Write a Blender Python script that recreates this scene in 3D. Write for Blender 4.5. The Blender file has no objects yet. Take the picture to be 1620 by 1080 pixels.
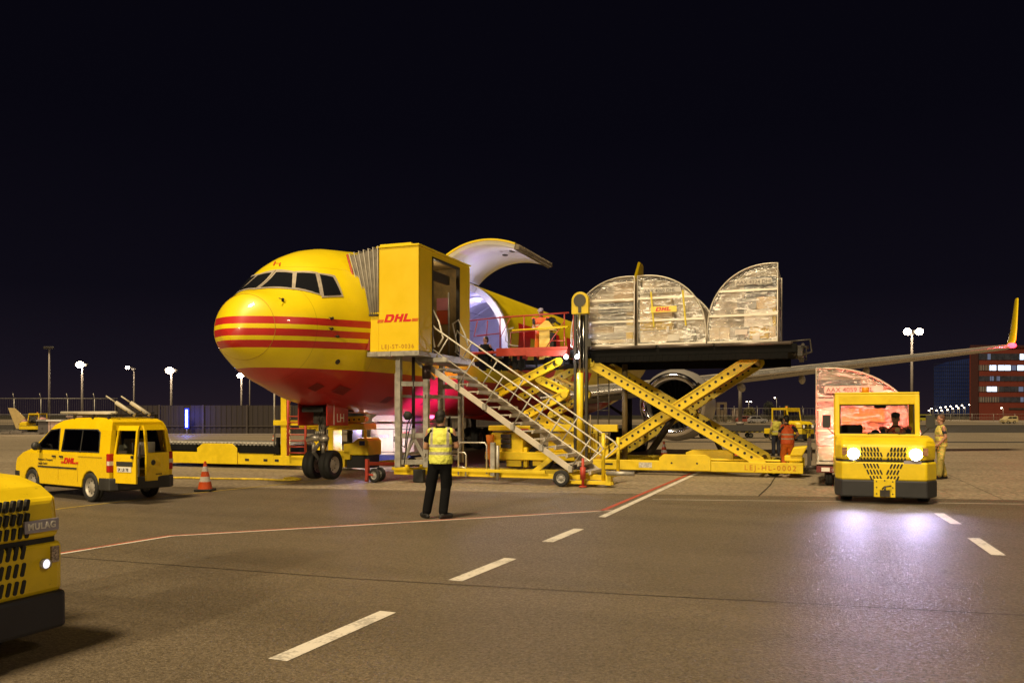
import bpy, bmesh, math, random
from mathutils import Vector, Matrix, noise
from mathutils.bvhtree import BVHTree
R = math.radians
PI = math.pi
scene = bpy.context.scene
COL = scene.collection
# ---------------------------------------------------------------- camera, sky, light, exposure
CAMH, HOR, FPX = 1.8, 656.0, 1300.0
cam = bpy.data.objects.new('camera', bpy.data.cameras.new('camera'))
COL.objects.link(cam)
cam.location = (0, 0, CAMH); cam.rotation_euler = (R(90), 0, 0)
cam.data.sensor_width = 36; cam.data.lens = 36*FPX/1620
cam.data.shift_y = (HOR-540)/1620
cam.data.clip_start = .1; cam.data.clip_end = 6000
scene.camera = cam

world = bpy.data.worlds.new("World"); scene.world = world; world.use_nodes = True
wn = world.node_tree; wn.nodes.clear()
out = wn.nodes.new('ShaderNodeOutputWorld'); bg = wn.nodes.new('ShaderNodeBackground')
tc = wn.nodes.new('ShaderNodeTexCoord'); sp = wn.nodes.new('ShaderNodeSeparateXYZ')
rp = wn.nodes.new('ShaderNodeValToRGB')
wn.links.new(tc.outputs['Generated'], sp.inputs[0]); wn.links.new(sp.outputs['Z'], rp.inputs[0])
wn.links.new(rp.outputs[0], bg.inputs[0]); wn.links.new(bg.outputs[0], out.inputs[0])
cr = rp.color_ramp                       # night sky, city glow low on the horizon
cr.elements[0].position = 0.0; cr.elements[0].color = (.018, .0115, .0175, 1)
cr.elements[1].position = 1.0; cr.elements[1].color = (.0018, .0015, .0038, 1)
for ps, c in ((.05, (.0105, .0078, .0140, 1)), (.14, (.0050, .0041, .0084, 1)), (.32, (.0028, .0024, .0056, 1))):
    e = cr.elements.new(ps); e.color = c
bg.inputs[1].default_value = .82

def lamp(kind, name, loc, energy, color, aim=None, size=.1, **kw):
    l = bpy.data.lights.new(name, kind); o = bpy.data.objects.new(name, l); COL.objects.link(o)
    o.location = loc; l.energy = energy; l.color = color
    if kind in ('POINT', 'SPOT'): l.shadow_soft_size = size
    if kind == 'AREA': l.size = size
    if aim is not None:
        o.rotation_euler = (Vector(aim)-Vector(loc)).to_track_quat('-Z', 'Y').to_euler()
    for k, v in kw.items(): setattr(l, k, v)
    return o
# the apron floodlights: their summed warm light as one sun lamp, plus unseen spots for masts out of frame, the left one frontal fill
sun = lamp('SUN', 'apron_floodlight_sum', (-15, -23, 54), 3.9, (1, .765, .45), aim=(0, 0, 0)); sun.data.angle = R(9)
lamp('SPOT', 'apron_mast_right', (34, -14, 30), 17000, (1, .77, .48), aim=(4, 20, 2), size=1.2, spot_size=R(100), spot_blend=.6)
lamp('SPOT', 'apron_mast_left', (-22, -26, 20), 62000, (1, .80, .48), aim=(-2, 24, 2), size=1.2, spot_size=R(100), spot_blend=.6)
vs = scene.view_settings
vs.view_transform = 'Standard'; vs.look = 'None'; vs.exposure = 0.0; vs.gamma = 1; vs.use_curve_mapping = False
cy = scene.cycles
cy.use_denoising = True
try: cy.denoiser = 'OPENIMAGEDENOISE'
except Exception: pass
cy.max_bounces = 8; cy.transparent_max_bounces = 16; cy.sample_clamp_indirect = 4
try: cy.use_light_tree = True
except Exception: pass

# ---------------------------------------------------------------- helpers
def GP(px, py, z=0.0):
    """ground (or height z) point that the photo shows at pixel px,py"""
    Y = FPX*(CAMH-z)/(py-HOR); return Vector(((px-810)/FPX*Y, Y, z))
AX = Vector((.9376, -.3477, 0)); AY = Vector((.3477, .9376, 0)); R0 = math.atan2(-.3477, .9376)
NOSE = Vector((-6.915, 18.98, 0))
def W(p, t, z=0): return NOSE + AX*p + AY*t + Vector((0, 0, z))

MATS = {}
def mat(name, col, rough=.5, metal=0., emit=None, es=0., var=.06, vs_=3., bump=0., bs=40., coat=0., spec=.5, rv=.08, chips=0.):
    if name in MATS: return MATS[name]
    m = bpy.data.materials.new(name); m.use_nodes = True; nt = m.node_tree; b = nt.nodes['Principled BSDF']
    b.inputs['Roughness'].default_value = rough; b.inputs['Metallic'].default_value = metal
    b.inputs['Coat Weight'].default_value = coat; b.inputs['Coat Roughness'].default_value = .12
    b.inputs['Specular IOR Level'].default_value = spec
    c = (*col, 1)
    if var > 0:
        t = nt.nodes.new('ShaderNodeTexCoord'); n = nt.nodes.new('ShaderNodeTexNoise')
        n.inputs['Scale'].default_value = vs_; n.inputs['Detail'].default_value = 5; n.inputs['Roughness'].default_value = .6
        nt.links.new(t.outputs['Object'], n.inputs['Vector'])
        r = nt.nodes.new('ShaderNodeMapRange'); r.inputs[1].default_value = .3; r.inputs[2].default_value = .7
        r.inputs[3].default_value = 1-var*1.6; r.inputs[4].default_value = 1+var*.7
        nt.links.new(n.outputs['Fac'], r.inputs[0])
        v = nt.nodes.new('ShaderNodeVectorMath'); v.operation = 'SCALE'; v.inputs[0].default_value = col
        fo = r.outputs[0]
        if chips:
            for sc_, lo_, hi_, dk_ in ((30, .66, .72, chips), (1.6, .50, .78, chips*.9)):
                n2 = nt.nodes.new('ShaderNodeTexNoise'); n2.inputs['Scale'].default_value = sc_; n2.inputs['Detail'].default_value = 6; nt.links.new(t.outputs['Object'], n2.inputs['Vector'])
                r3 = nt.nodes.new('ShaderNodeMapRange'); r3.inputs[1].default_value = lo_; r3.inputs[2].default_value = hi_; r3.inputs[3].default_value = 1; r3.inputs[4].default_value = 1-dk_; nt.links.new(n2.outputs['Fac'], r3.inputs[0])
                mm = nt.nodes.new('ShaderNodeMath'); mm.operation = 'MULTIPLY'; nt.links.new(fo, mm.inputs[0]); nt.links.new(r3.outputs[0], mm.inputs[1]); fo = mm.outputs[0]
        nt.links.new(fo, v.inputs['Scale']); nt.links.new(v.outputs[0], b.inputs['Base Color'])
        r2 = nt.nodes.new('ShaderNodeMapRange'); r2.inputs[1].default_value = .3; r2.inputs[2].default_value = .7
        r2.inputs[3].default_value = max(0.02, rough-rv); r2.inputs[4].default_value = min(1, rough+rv)
        nt.links.new(n.outputs['Fac'], r2.inputs[0]); nt.links.new(r2.outputs[0], b.inputs['Roughness'])
    else: b.inputs['Base Color'].default_value = c
    if bump > 0:
        t = nt.nodes.new('ShaderNodeTexCoord'); n = nt.nodes.new('ShaderNodeTexNoise'); n.inputs['Scale'].default_value = bs; n.inputs['Detail'].default_value = 3
        bp = nt.nodes.new('ShaderNodeBump'); bp.inputs['Strength'].default_value = bump; bp.inputs['Distance'].default_value = .02
        nt.links.new(t.outputs['Object'], n.inputs['Vector']); nt.links.new(n.outputs['Fac'], bp.inputs['Height']); nt.links.new(bp.outputs[0], b.inputs['Normal'])
    if emit: b.inputs['Emission Color'].default_value = (*emit, 1); b.inputs['Emission Strength'].default_value = es
    MATS[name] = m; return m
def glow(name, col, s): return mat(name, (.02, .02, .02), .5, emit=col, es=s, var=0)

YEL = mat('yellow_paint', (.83, .62, .003), .38, coat=.35, var=.05, vs_=1.6)
YELM = mat('machine_yellow', (.78, .57, .006), .48, coat=.1, var=.10, vs_=3, chips=.26)
RED = mat('red_paint', (.50, .022, .014), .4, var=.1)
REDR = mat('rail_red', (.42, .045, .025), .5, var=.15)
BLK = mat('black_rubber', (.018, .018, .018), .75, var=.3, vs_=6)
DRK = mat('dark_plastic', (.03, .029, .028), .55, var=.2)
DST = mat('dark_steel', (.06, .052, .045), .5, metal=.4, var=.3, vs_=5)
ALU = mat('aluminium', (.52, .49, .44), .38, metal=.7, var=.12, vs_=5)
GALV = mat('galvanised_steel', (.42, .40, .36), .5, metal=.55, var=.22, vs_=7)
GRY = mat('grey_paint', (.30, .29, .27), .5, var=.1)
WHT = mat('white_paint', (.74, .72, .68), .45, var=.06)
CRM = mat('cream_paint', (.66, .58, .46), .5, var=.1)
LOGO = mat('logo_red', (.62, .01, .012), .45, var=0)
TXT = mat('sign_red', (.55, .05, .01), .5, var=0)
TXD = mat('sign_dark', (.04, .03, .03), .5, var=0)
GLS = mat('dark_glass', (.012, .013, .016), .06, var=0, spec=.8)
SKIN = mat('skin', (.42, .22, .14), .55, var=.08, vs_=8)
HAIR = mat('hair_dark', (.012, .009, .007), .6, var=.3, vs_=20, bump=.5, bs=60)
TRO = mat('black_cloth', (.005, .005, .006), .95, spec=.15, var=.3, vs_=6, bump=.5, bs=9)
NAVY = mat('navy_cloth', (.016, .018, .035), .8, var=.3, vs_=6, bump=.5, bs=9)
CLEAR = bpy.data.materials.new('clear_glass'); CLEAR.use_nodes = True
def _clear(m, tint=(.55, .56, .55), f=.12):
    nt = m.node_tree; nt.nodes.clear(); o = nt.nodes.new('ShaderNodeOutputMaterial')
    a = nt.nodes.new('ShaderNodeBsdfTransparent'); a.inputs[0].default_value = (*tint, 1)
    g = nt.nodes.new('ShaderNodeBsdfGlossy'); g.inputs['Roughness'].default_value = .03
    x = nt.nodes.new('ShaderNodeMixShader'); fr = nt.nodes.new('ShaderNodeFresnel'); fr.inputs[0].default_value = 1.5
    nt.links.new(fr.outputs[0], x.inputs[0]); nt.links.new(a.outputs[0], x.inputs[1]); nt.links.new(g.outputs[0], x.inputs[2]); nt.links.new(x.outputs[0], o.inputs[0])
_clear(CLEAR)

class MB:
    def __init__(s): s.bm = bmesh.new()
    def face(s, pts):
        try: return s.bm.faces.new([s.bm.verts.new(p) for p in pts])
        except ValueError: return None
    def box(s, c, d, rot=None):
        c = Vector(c); x, y, z = d[0]/2, d[1]/2, d[2]/2
        M = rot.to_3x3() if rot is not None else Matrix.Identity(3)
        v = [s.bm.verts.new(c + M @ Vector((a*x, b*y, e*z))) for a in (-1, 1) for b in (-1, 1) for e in (-1, 1)]
        for f in ((0, 1, 3, 2), (4, 6, 7, 5), (0, 4, 5, 1), (2, 3, 7, 6), (0, 2, 6, 4), (1, 5, 7, 3)): s.bm.faces.new([v[i] for i in f])
        return s
    def b2(s, a, b):   # box from corner to corner
        return s.box([(a[i]+b[i])/2 for i in range(3)], [abs(b[i]-a[i]) for i in range(3)])
    def beam(s, a, b, w, h, up=(0, 0, 1)):
        a, b = Vector(a), Vector(b); d = (b-a); L = d.length; d.normalize(); up = Vector(up)
        if abs(d.dot(up)) > .99: up = Vector((0, 1, 0))
        x = d.cross(up).normalized(); z = x.cross(d).normalized()
        M = Matrix((x, d, z)).transposed()
        return s.box((a+b)/2, (w, L, h), M)
    def cyl(s, a, b, r, r2=None, n=12, caps=True):
        a, b = Vector(a), Vector(b); r2 = r if r2 is None else r2; d = (b-a).normalized()
        u = d.orthogonal().normalized(); v = d.cross(u)
        r1s = [s.bm.verts.new(a + (u*math.cos(2*PI*i/n)+v*math.sin(2*PI*i/n))*r) for i in range(n)]
        r2s = [s.bm.verts.new(b + (u*math.cos(2*PI*i/n)+v*math.sin(2*PI*i/n))*r2) for i in range(n)]
        for i in range(n):
            f = s.bm.faces.new((r1s[i], r1s[(i+1) % n], r2s[(i+1) % n], r2s[i])); f.smooth = True
        if caps:
            s.bm.faces.new(r1s[::-1]); s.bm.faces.new(r2s)
        return s
    def tube(s, pts, r, n=8):
        pts = [Vector(p) for p in pts]; rings = []; u = None
        for i, p in enumerate(pts):
            d = ((pts[min(i+1, len(pts)-1)]-p).normalized() + (p-pts[max(i-1, 0)]).normalized())
            d = d.normalized() if d.length > 1e-6 else Vector((0, 0, 1))
            u = (d.orthogonal() if u is None else (u-d*u.dot(d))).normalized(); v = d.cross(u)
            rr = r[i] if isinstance(r, (list, tuple)) else r
            rings.append([p + (u*math.cos(2*PI*k/n)+v*math.sin(2*PI*k/n))*rr for k in range(n)])
        return s.loft(rings)
    def loft(s, rings, cap=True, closed=True, smooth=True):
        vr = [[s.bm.verts.new(p) for p in r] for r in rings]; n = len(vr[0])
        for a, b in zip(vr[:-1], vr[1:]):
            for i in range(n if closed else n-1):
                j = (i+1) % n
                f = s.bm.faces.new((a[i], a[j], b[j], b[i])); f.smooth = smooth
        if cap:
            s.bm.faces.new(vr[0][::-1]); s.bm.faces.new(vr[-1])
        return s
    def lathe(s, prof, c, axis, n=32, smooth=True):
        c = Vector(c); d = Vector(axis).normalized(); u = d.orthogonal().normalized(); v = d.cross(u)
        rings = [[c + d*h + (u*math.cos(2*PI*k/n)+v*math.sin(2*PI*k/n))*max(r, 1e-4) for k in range(n)] for r, h in prof]
        return s.loft(rings, cap=False, smooth=smooth)
    def ell(s, c, r, n=16, m=10, M=None):
        c = Vector(c); rings = []
        for i in range(1, m):
            a = PI*i/m
            rings.append([c + ((M or Matrix.Identity(3)) @ Vector((r[0]*math.sin(a)*math.cos(2*PI*k/n), r[1]*math.sin(a)*math.sin(2*PI*k/n), r[2]*math.cos(a)))) for k in range(n)])
        return s.loft(rings)
    def prism(s, poly, d0, d1, fn):   # poly of (a,b), fn(a,b,d)->xyz
        f0 = [s.bm.verts.new(fn(a, b, d0)) for a, b in poly]; f1 = [s.bm.verts.new(fn(a, b, d1)) for a, b in poly]; n = len(poly)
        s.bm.faces.new(f0[::-1]); s.bm.faces.new(f1)
        for i in range(n): s.bm.faces.new((f0[i], f0[(i+1) % n], f1[(i+1) % n], f1[i]))
        return s
    def build(s, name, m, parent=None, bevel=0, smooth=None, recalc=True, seg=2):
        if recalc: bmesh.ops.recalc_face_normals(s.bm, faces=s.bm.faces[:])
        me = bpy.data.meshes.new(name)
        if smooth:
            for f in s.bm.faces: f.smooth = True
        s.bm.to_mesh(me); s.bm.free(); me.materials.append(m)
        o = bpy.data.objects.new(name, me); COL.objects.link(o)
        if parent is not None: o.parent = parent
        if bevel > 0:
            md = o.modifiers.new('bevel', 'BEVEL'); md.width = bevel; md.segments = seg; md.limit_method = 'ANGLE'; md.angle_limit = R(40)
            md.harden_normals = False
        return o
def tag(o, label, cat, group=None, kind=None):
    if label: o['label'] = label
    if cat: o['category'] = cat
    if group: o['group'] = group
    if kind: o['kind'] = kind
    return o
def thing(name, label, cat, loc=(0, 0, 0), rz=0., group=None):
    o = bpy.data.objects.new(name, None); COL.objects.link(o); o.location = loc; o.rotation_euler = (0, 0, rz)
    o.empty_display_size = .2
    return tag(o, label, cat, group)
def struct(o): o['kind'] = 'structure'; return o
KIDS = None
def dup(o, loc=None, rz=None, label=None, parent=None):
    c = o.copy(); COL.objects.link(c)
    if parent is not None: c.parent = parent
    for ch in [q for q in COL.objects if q.parent == o]: dup(ch, parent=c)
    if loc is not None: c.location = loc
    if rz is not None: c.rotation_euler = (0, 0, rz)
    if label: c['label'] = label
    return c
def wheel(parent, c, r, w, axis, rimmat=None, name='wheel', rr=.58, n=32):
    axis = Vector(axis).normalized(); ri = r*rr
    t = MB(); t.lathe([(ri, -w*.42), (r*.9, -w*.5), (r*.975, -w*.42), (r, -w*.25), (r, -w*.06), (r*.985, -w*.055), (r*.985, w*.055), (r, w*.06), (r, w*.25), (r*.975, w*.42), (r*.9, w*.5), (ri, w*.42), (ri*.97, w*.2), (ri*.97, -w*.2), (ri, -w*.42)], c, axis, n)
    o = t.build(name, BLK, parent)
    for sgn in (1, -1):
        m = MB(); m.lathe([(ri*.99, sgn*w*.40), (ri*.9, sgn*w*.34), (ri*.82, sgn*w*.16), (ri*.45, sgn*w*.22), (ri*.36, sgn*w*.33), (0.001, sgn*w*.36)], c, axis, n)
        cc = Vector(c); u = axis.orthogonal().normalized(); v = axis.cross(u)
        m.build('rim', rimmat or GALV, o)
        h = MB()
        for k in range(8):
            a = 2*PI*k/8; q = cc + (u*math.cos(a)+v*math.sin(a))*ri*.64 + axis*sgn*w*.19
            h.cyl(q, q+axis*sgn*w*.025, ri*.085, n=8)
        h.build('rim_holes', BLK, o)
    return o
def quadsurf(mb, o, u, v, pts, d=.004):
    n = u.cross(v).normalized()
    f0 = [o+u*a+v*b for a, b in pts]; f1 = [p+n*d for p in f0]; k = len(pts)
    V0 = [mb.bm.verts.new(p) for p in f0]; V1 = [mb.bm.verts.new(p) for p in f1]
    mb.bm.faces.new(V1); mb.bm.faces.new(V0[::-1])
    for i in range(k): mb.bm.faces.new((V0[i], V0[(i+1) % k], V1[(i+1) % k], V1[i]))
def logo(parent, o, u, v, h, m=None, bars=True, name='logo'):
    """slanted red three-letter logo with the flanking bars; o = lower left, h = letter height"""
    o, u, v = Vector(o), Vector(u).normalized(), Vector(v).normalized(); mb = MB(); sh = .36
    def P(pts): quadsurf(mb, o, u, v, [((a+b*sh)*h, b*h) for a, b in pts])
    ou = [(0, 0), (1.0, 0), (1.25, .3), (1.25, .72), (1.02, 1), (0, 1)]; inn = [(.38, .24), (.8, .24), (.87, .36), (.87, .66), (.8, .74), (.38, .74)]
    for i in range(6): j = (i+1) % 6; P([ou[i], ou[j], inn[j], inn[i]])
    x = 1.42; P([(x, 0), (x+.38, 0), (x+.38, 1), (x, 1)]); P([(x+.38, .38), (x+.74, .38), (x+.74, .66), (x+.38, .66)]); P([(x+.74, 0), (x+1.12, 0), (x+1.12, 1), (x+.74, 1)])
    x = 2.7; P([(x, 0), (x+.38, 0), (x+.38, 1), (x, 1)]); P([(x+.38, 0), (x+1.1, 0), (x+1.1, .28), (x+.38, .28)])
    if bars:
        for b0 in (0, .14, .28)[:3]:
            P([(-1.0, b0), (-.14, b0), (-.14, b0+.08), (-1.0, b0+.08)]); P([(3.94, b0), (4.8, b0), (4.8, b0+.08), (3.94, b0+.08)])
    return mb.build(name, m or LOGO, parent)
def text(parent, s, o, u, v, size, m, name='lettering', ext=.002, align='LEFT', spacing=1.0, bold=0.0):
    cu = bpy.data.curves.new('t', 'FONT'); cu.body = s; cu.size = size; cu.extrude = ext; cu.align_x = align; cu.space_character = spacing; cu.offset = bold; cu.resolution_u = 3
    t = bpy.data.objects.new('t', cu); COL.objects.link(t)
    dg = bpy.context.evaluated_depsgraph_get(); me = bpy.data.meshes.new_from_object(t.evaluated_get(dg))
    bpy.data.objects.remove(t); bpy.data.curves.remove(cu)
    u, v = Vector(u).normalized(), Vector(v).normalized(); n = u.cross(v)
    M = Matrix((u, v, n)).transposed().to_4x4(); M.translation = Vector(o)+n*(ext+.001); me.transform(M)
    me.name = name; me.materials.clear(); me.materials.append(m)
    ob = bpy.data.objects.new(name, me); COL.objects.link(ob); ob.parent = parent
    return ob
# ---------------------------------------------------------------- ground
def ground_mat(name, c1, c2, rough, speck, fine, big, jx=None, jy=None, jc=.35, spec=.35, rot=R0, bump=.25, vein=0.):
    m = bpy.data.materials.new(name); m.use_nodes = True; nt = m.node_tree; b = nt.nodes['Principled BSDF']; L = nt.links.new
    tc = nt.nodes.new('ShaderNodeTexCoord'); mp = nt.nodes.new('ShaderNodeMapping'); mp.inputs['Rotation'].default_value = (0, 0, -rot)
    L(tc.outputs['Object'], mp.inputs[0])
    def noi(sc, det=4, ro=.6):
        n = nt.nodes.new('ShaderNodeTexNoise'); n.inputs['Scale'].default_value = sc; n.inputs['Detail'].default_value = det; n.inputs['Roughness'].default_value = ro
        L(mp.outputs[0], n.inputs['Vector']); return n.outputs['Fac']
    def mr(s, a, b_, c, d):
        r = nt.nodes.new('ShaderNodeMapRange'); r.inputs[1].default_value = a; r.inputs[2].default_value = b_; r.inputs[3].default_value = c; r.inputs[4].default_value = d
        L(s, r.inputs[0]); return r.outputs[0]
    def ma(op, a, b_):
        n = nt.nodes.new('ShaderNodeMath'); n.operation = op
        for i, q in enumerate((a, b_)):
            if isinstance(q, (int, float)): n.inputs[i].default_value = q
            elif q is not None: L(q, n.inputs[i])
        return n.outputs[0]
    mix = nt.nodes.new('ShaderNodeMix'); mix.data_type = 'RGBA'; mix.inputs[6].default_value = (*c1, 1); mix.inputs[7].default_value = (*c2, 1)
    L(mr(noi(big, 5, .65), .36, .64, 0, 1), mix.inputs[0])
    f = mr(noi(speck, 2, .7), .3, .7, .52, 1.55); f2 = mr(noi(fine, 3, .8), .3, .7, .8, 1.2); f = ma('MULTIPLY', f, f2)
    st = nt.nodes.new('ShaderNodeTexNoise'); st.inputs['Scale'].default_value = 1; st.inputs['Detail'].default_value = 4
    m2 = nt.nodes.new('ShaderNodeMapping'); m2.inputs['Scale'].default_value = (.09, 1.1, 1); L(mp.outputs[0], m2.inputs[0]); L(m2.outputs[0], st.inputs['Vector'])
    f = ma('MULTIPLY', f, mr(st.outputs['Fac'], .35, .68, 1.08, .86))
    if jx:
        s = nt.nodes.new('ShaderNodeSeparateXYZ'); L(mp.outputs[0], s.inputs[0])
        for ax, per in (('X', jx), ('Y', jy)):
            fr = ma('FRACT', ma('DIVIDE', s.outputs[ax], per), None); d = ma('ABSOLUTE', ma('SUBTRACT', fr, .5), None)
            j = ma('LESS_THAN', d, .014/per); f = ma('MULTIPLY', f, mr(j, 0, 1, 1, jc))
            cell = ma('FLOOR', ma('DIVIDE', s.outputs[ax], per), None); w = nt.nodes.new('ShaderNodeTexWhiteNoise'); w.noise_dimensions = '1D'; L(cell, w.inputs['W'])
            f = ma('MULTIPLY', f, mr(w.outputs['Value'], 0, 1, .93, 1.05))
    v = nt.nodes.new('ShaderNodeVectorMath'); v.operation = 'SCALE'; L(mix.outputs[2], v.inputs[0]); L(f, v.inputs['Scale']); L(v.outputs[0], b.inputs['Base Color'])
    if vein:
        so = nt.nodes.new('ShaderNodeTexVoronoi'); so.inputs['Scale'].default_value = .55; L(mp.outputs[0], so.inputs['Vector']); so.inputs['Randomness'].default_value = 1
        f = ma('MULTIPLY', f, mr(so.outputs['Distance'], .03, .12, vein, 1))
        t2 = nt.nodes.new('ShaderNodeTexNoise'); t2.inputs['Scale'].default_value = 1; t2.inputs['Detail'].default_value = 2
        m3 = nt.nodes.new('ShaderNodeMapping'); m3.inputs['Rotation'].default_value = (0, 0, .35); m3.inputs['Scale'].default_value = (2.2, .035, 1); L(tc.outputs['Object'], m3.inputs[0]); L(m3.outputs[0], t2.inputs['Vector'])
        f = ma('MULTIPLY', f, mr(t2.outputs['Fac'], .60, .70, 1, .91)); L(f, v.inputs['Scale'])
    L(mr(noi(speck*.7, 2), .3, .7, rough-.14, rough+.12), b.inputs['Roughness']); b.inputs['Specular IOR Level'].default_value = spec
    bp = nt.nodes.new('ShaderNodeBump'); bp.inputs['Strength'].default_value = bump; bp.inputs['Distance'].default_value = .012
    L(noi(speck*1.3, 2), bp.inputs['Height']); L(bp.outputs[0], b.inputs['Normal'])
    return m
ASPH = ground_mat('asphalt', (.108, .086, .060), (.122, .098, .070), .52, 42, 150, .25, spec=.5, bump=.9, vein=.72)
CONC = ground_mat('concrete', (.215, .176, .124), (.250, .208, .150), .6, 9, 60, .14, 7.5, 7.5, spec=.4, bump=.2, vein=.7)
TAXI = ground_mat('taxiway_asphalt', (.045, .04, .036), (.055, .05, .044), .7, 9, 60, .1)
GRASS = ground_mat('dry_ground', (.018, .017, .010), (.026, .022, .013), .95, 2, 30, .05)
def line_mat(name, c):
    m = bpy.data.materials.new(name); m.use_nodes = True; nt = m.node_tree; b = nt.nodes['Principled BSDF']; L = nt.links.new
    tc = nt.nodes.new('ShaderNodeTexCoord'); n = nt.nodes.new('ShaderNodeTexNoise'); n.inputs['Scale'].default_value = 28; n.inputs['Detail'].default_value = 4; L(tc.outputs['Object'], n.inputs['Vector'])
    n2 = nt.nodes.new('ShaderNodeTexNoise'); n2.inputs['Scale'].default_value = 3; L(tc.outputs['Object'], n2.inputs['Vector'])
    a = nt.nodes.new('ShaderNodeMath'); a.operation = 'ADD'; L(n.outputs['Fac'], a.inputs[0]); L(n2.outputs['Fac'], a.inputs[1])
    r = nt.nodes.new('ShaderNodeValToRGB'); r.color_ramp.elements[0].position = .40; r.color_ramp.elements[0].color = (*[q*.55+.03 for q in c], 1); r.color_ramp.elements[1].position = .5; r.color_ramp.elements[1].color = (*c, 1)
    h = nt.nodes.new('ShaderNodeMath'); h.operation = 'MULTIPLY'; h.inputs[1].default_value = .5; L(a.outputs[0], h.inputs[0])
    L(h.outputs[0], r.inputs[0]); L(r.outputs[0], b.inputs['Base Color']); b.inputs['Roughness'].default_value = .65
    return m
LW = line_mat('line_white', (.62, .58, .52)); LR = line_mat('line_red', (.42, .07, .035)); LY = line_mat('line_yellow', (.50, .36, .03))
SEAM = mat('joint_bitumen', (.022, .018, .015), .7, var=.3)
def sheet(name, pts, z, m):
    mb = MB(); mb.face([(p[0], p[1], z) for p in pts]); return struct(mb.build(name, m))
sheet('ground', [(-3000, -300), (3000, -300), (3000, 3500), (-3000, 3500)], -.02, GRASS)
sheet('concrete_apron', [(-400, -120), (600, -120), (600, 330), (-400, 330)], -.012, CONC)
a, b = GP(300, 769), GP(1600, 789.5); d = (b-a).normalized(); a2, b2 = a-d*160, b+d*160
sheet('asphalt_road', [(-160, -100), (160, -100), (b2.x, b2.y), (a2.x, a2.y)], -.008, ASPH)
sheet('taxiway', [(-200, 84), (400, 84), (420, 150), (-200, 150)], -.008, TAXI)
sheet('taxiway', [(-200, 178), (400, 178), (420, 186), (-200, 186)], -.008, TAXI)
sheet('taxiway', [(8, 54.6), (300, 40), (300, 42.5), (8, 57)], -.008, TAXI)
def strip(name, p, q, w, m, z=-.004, side=0.):
    p, q = Vector(p), Vector(q); n = Vector((-(q-p).y, (q-p).x, 0)).normalized()
    return sheet(name, [p+n*(side-w/2), q+n*(side-w/2), q+n*(side+w/2), p+n*(side+w/2)], z, m)
for (x0, y0, x1, y1, w) in ((439, 1042, 614, 966, .17), (720, 917, 808, 882, .17), (866, 856, 916, 835.5, .17), (1485, 811, 1513, 828, .17), (1540, 850, 1580, 877, .17)):
    strip('lane_marking', GP(x0, y0), GP(x1, y1), w, LW)
def poly_line(name, pix, w, m, side=0., z=-.004):
    P = [GP(*q) for q in pix]; mb = MB(); L_, R_ = [], []
    for i, p in enumerate(P):
        d = ((P[min(i+1, len(P)-1)]-p).normalized()+(p-P[max(i-1, 0)]).normalized()).normalized(); n = Vector((-d.y, d.x, 0))
        L_.append(p+n*(side+w/2)); R_.append(p+n*(side-w/2))
    for i in range(len(P)-1): mb.face([(q.x, q.y, z) for q in (L_[i], R_[i], R_[i+1], L_[i+1])])
    return struct(mb.build(name, m))
poly_line('safety_line_white', [(-60, 899), (105, 873.5), (270, 847), (640, 825.5), (968, 806.5)], .07, LW)
poly_line('safety_line_red', [(-60, 899), (105, 873.5), (270, 847), (640, 825.5), (968, 806.5)], .06, LR, side=.067)
poly_line('stand_line_white', [(952, 817), (1108, 745.5)], .13, LW)
poly_line('stand_line_red', [(964, 808), (1108, 745.5)], .10, LR, side=.16)
poly_line('edge_line_white', [(1032, 789.2), (1320, 792.5), (1700, 797.5)], .05, LW)
poly_line('stand_line_yellow', [(60, 809), (97, 803.5), (275, 783), (350, 775), (474, 762.5), (520, 757)], .06, LY)
poly_line('asphalt_seam', [(-40, 868), (105, 880), (560, 914), (980, 938), (1290, 954), (1700, 976)], .018, SEAM)
poly_line('asphalt_seam', [(1200, 784), (1218, 767), (1232, 745)], .03, SEAM)

# ---------------------------------------------------------------- the cargo plane   local frame: x = port, y = aft, z = up, origin under the nose tip
plane = thing('cargo_airplane', 'large yellow and red cargo jet with its side cargo door swung open above the loader', 'airplane', NOSE, R0)
def lerp(tab, t):
    if t <= tab[0][0]: return tab[0][1]
    for (a, x), (b, y) in zip(tab[:-1], tab[1:]):
        if t <= b: return x+(y-x)*(t-a)/(b-a)
    return tab[-1][1]
def smooth_tab(tab, t):   # catmull-rom through the table
    n = len(tab)
    if t <= tab[0][0]: return tab[0][1]
    if t >= tab[-1][0]: return tab[-1][1]
    for i in range(n-1):
        if t <= tab[i+1][0]:
            x0, y0 = tab[i]; x1, y1 = tab[i+1]; h = x1-x0; u = (t-x0)/h
            m0 = (y1-tab[i-1][1])/(x1-tab[i-1][0])*h if i > 0 else (y1-y0)*1.5
            m1 = (tab[i+2][1]-y0)/(tab[i+2][0]-x0)*h if i < n-2 else (y1-y0)
            return (2*u**3-3*u**2+1)*y0+(u**3-2*u**2+u)*m0+(-2*u**3+3*u**2)*y1+(u**3-u**2)*m1
ZT = [(.588, 3.72), (.65, 4.035), (.79, 4.343), (1.09, 4.726), (1.59, 4.924), (2.09, 5.259), (2.79, 5.875), (3.79, 6.323), (5.09, 6.52), (6.59, 6.708), (8.39, 6.82), (10, 6.9), (34, 6.9), (44, 6.8), (50, 6.3)]
ZB = [(.588, 3.68), (.65, 3.489), (.79, 3.339), (1.09, 3.158), (1.59, 2.892), (2.09, 2.602), (2.79, 2.383), (3.79, 2.098), (5.09, 1.928), (6.59, 1.837), (8.39, 1.80), (10, 1.77), (30, 1.77), (36, 2.35), (44, 4.1), (50, 5.5)]
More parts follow.
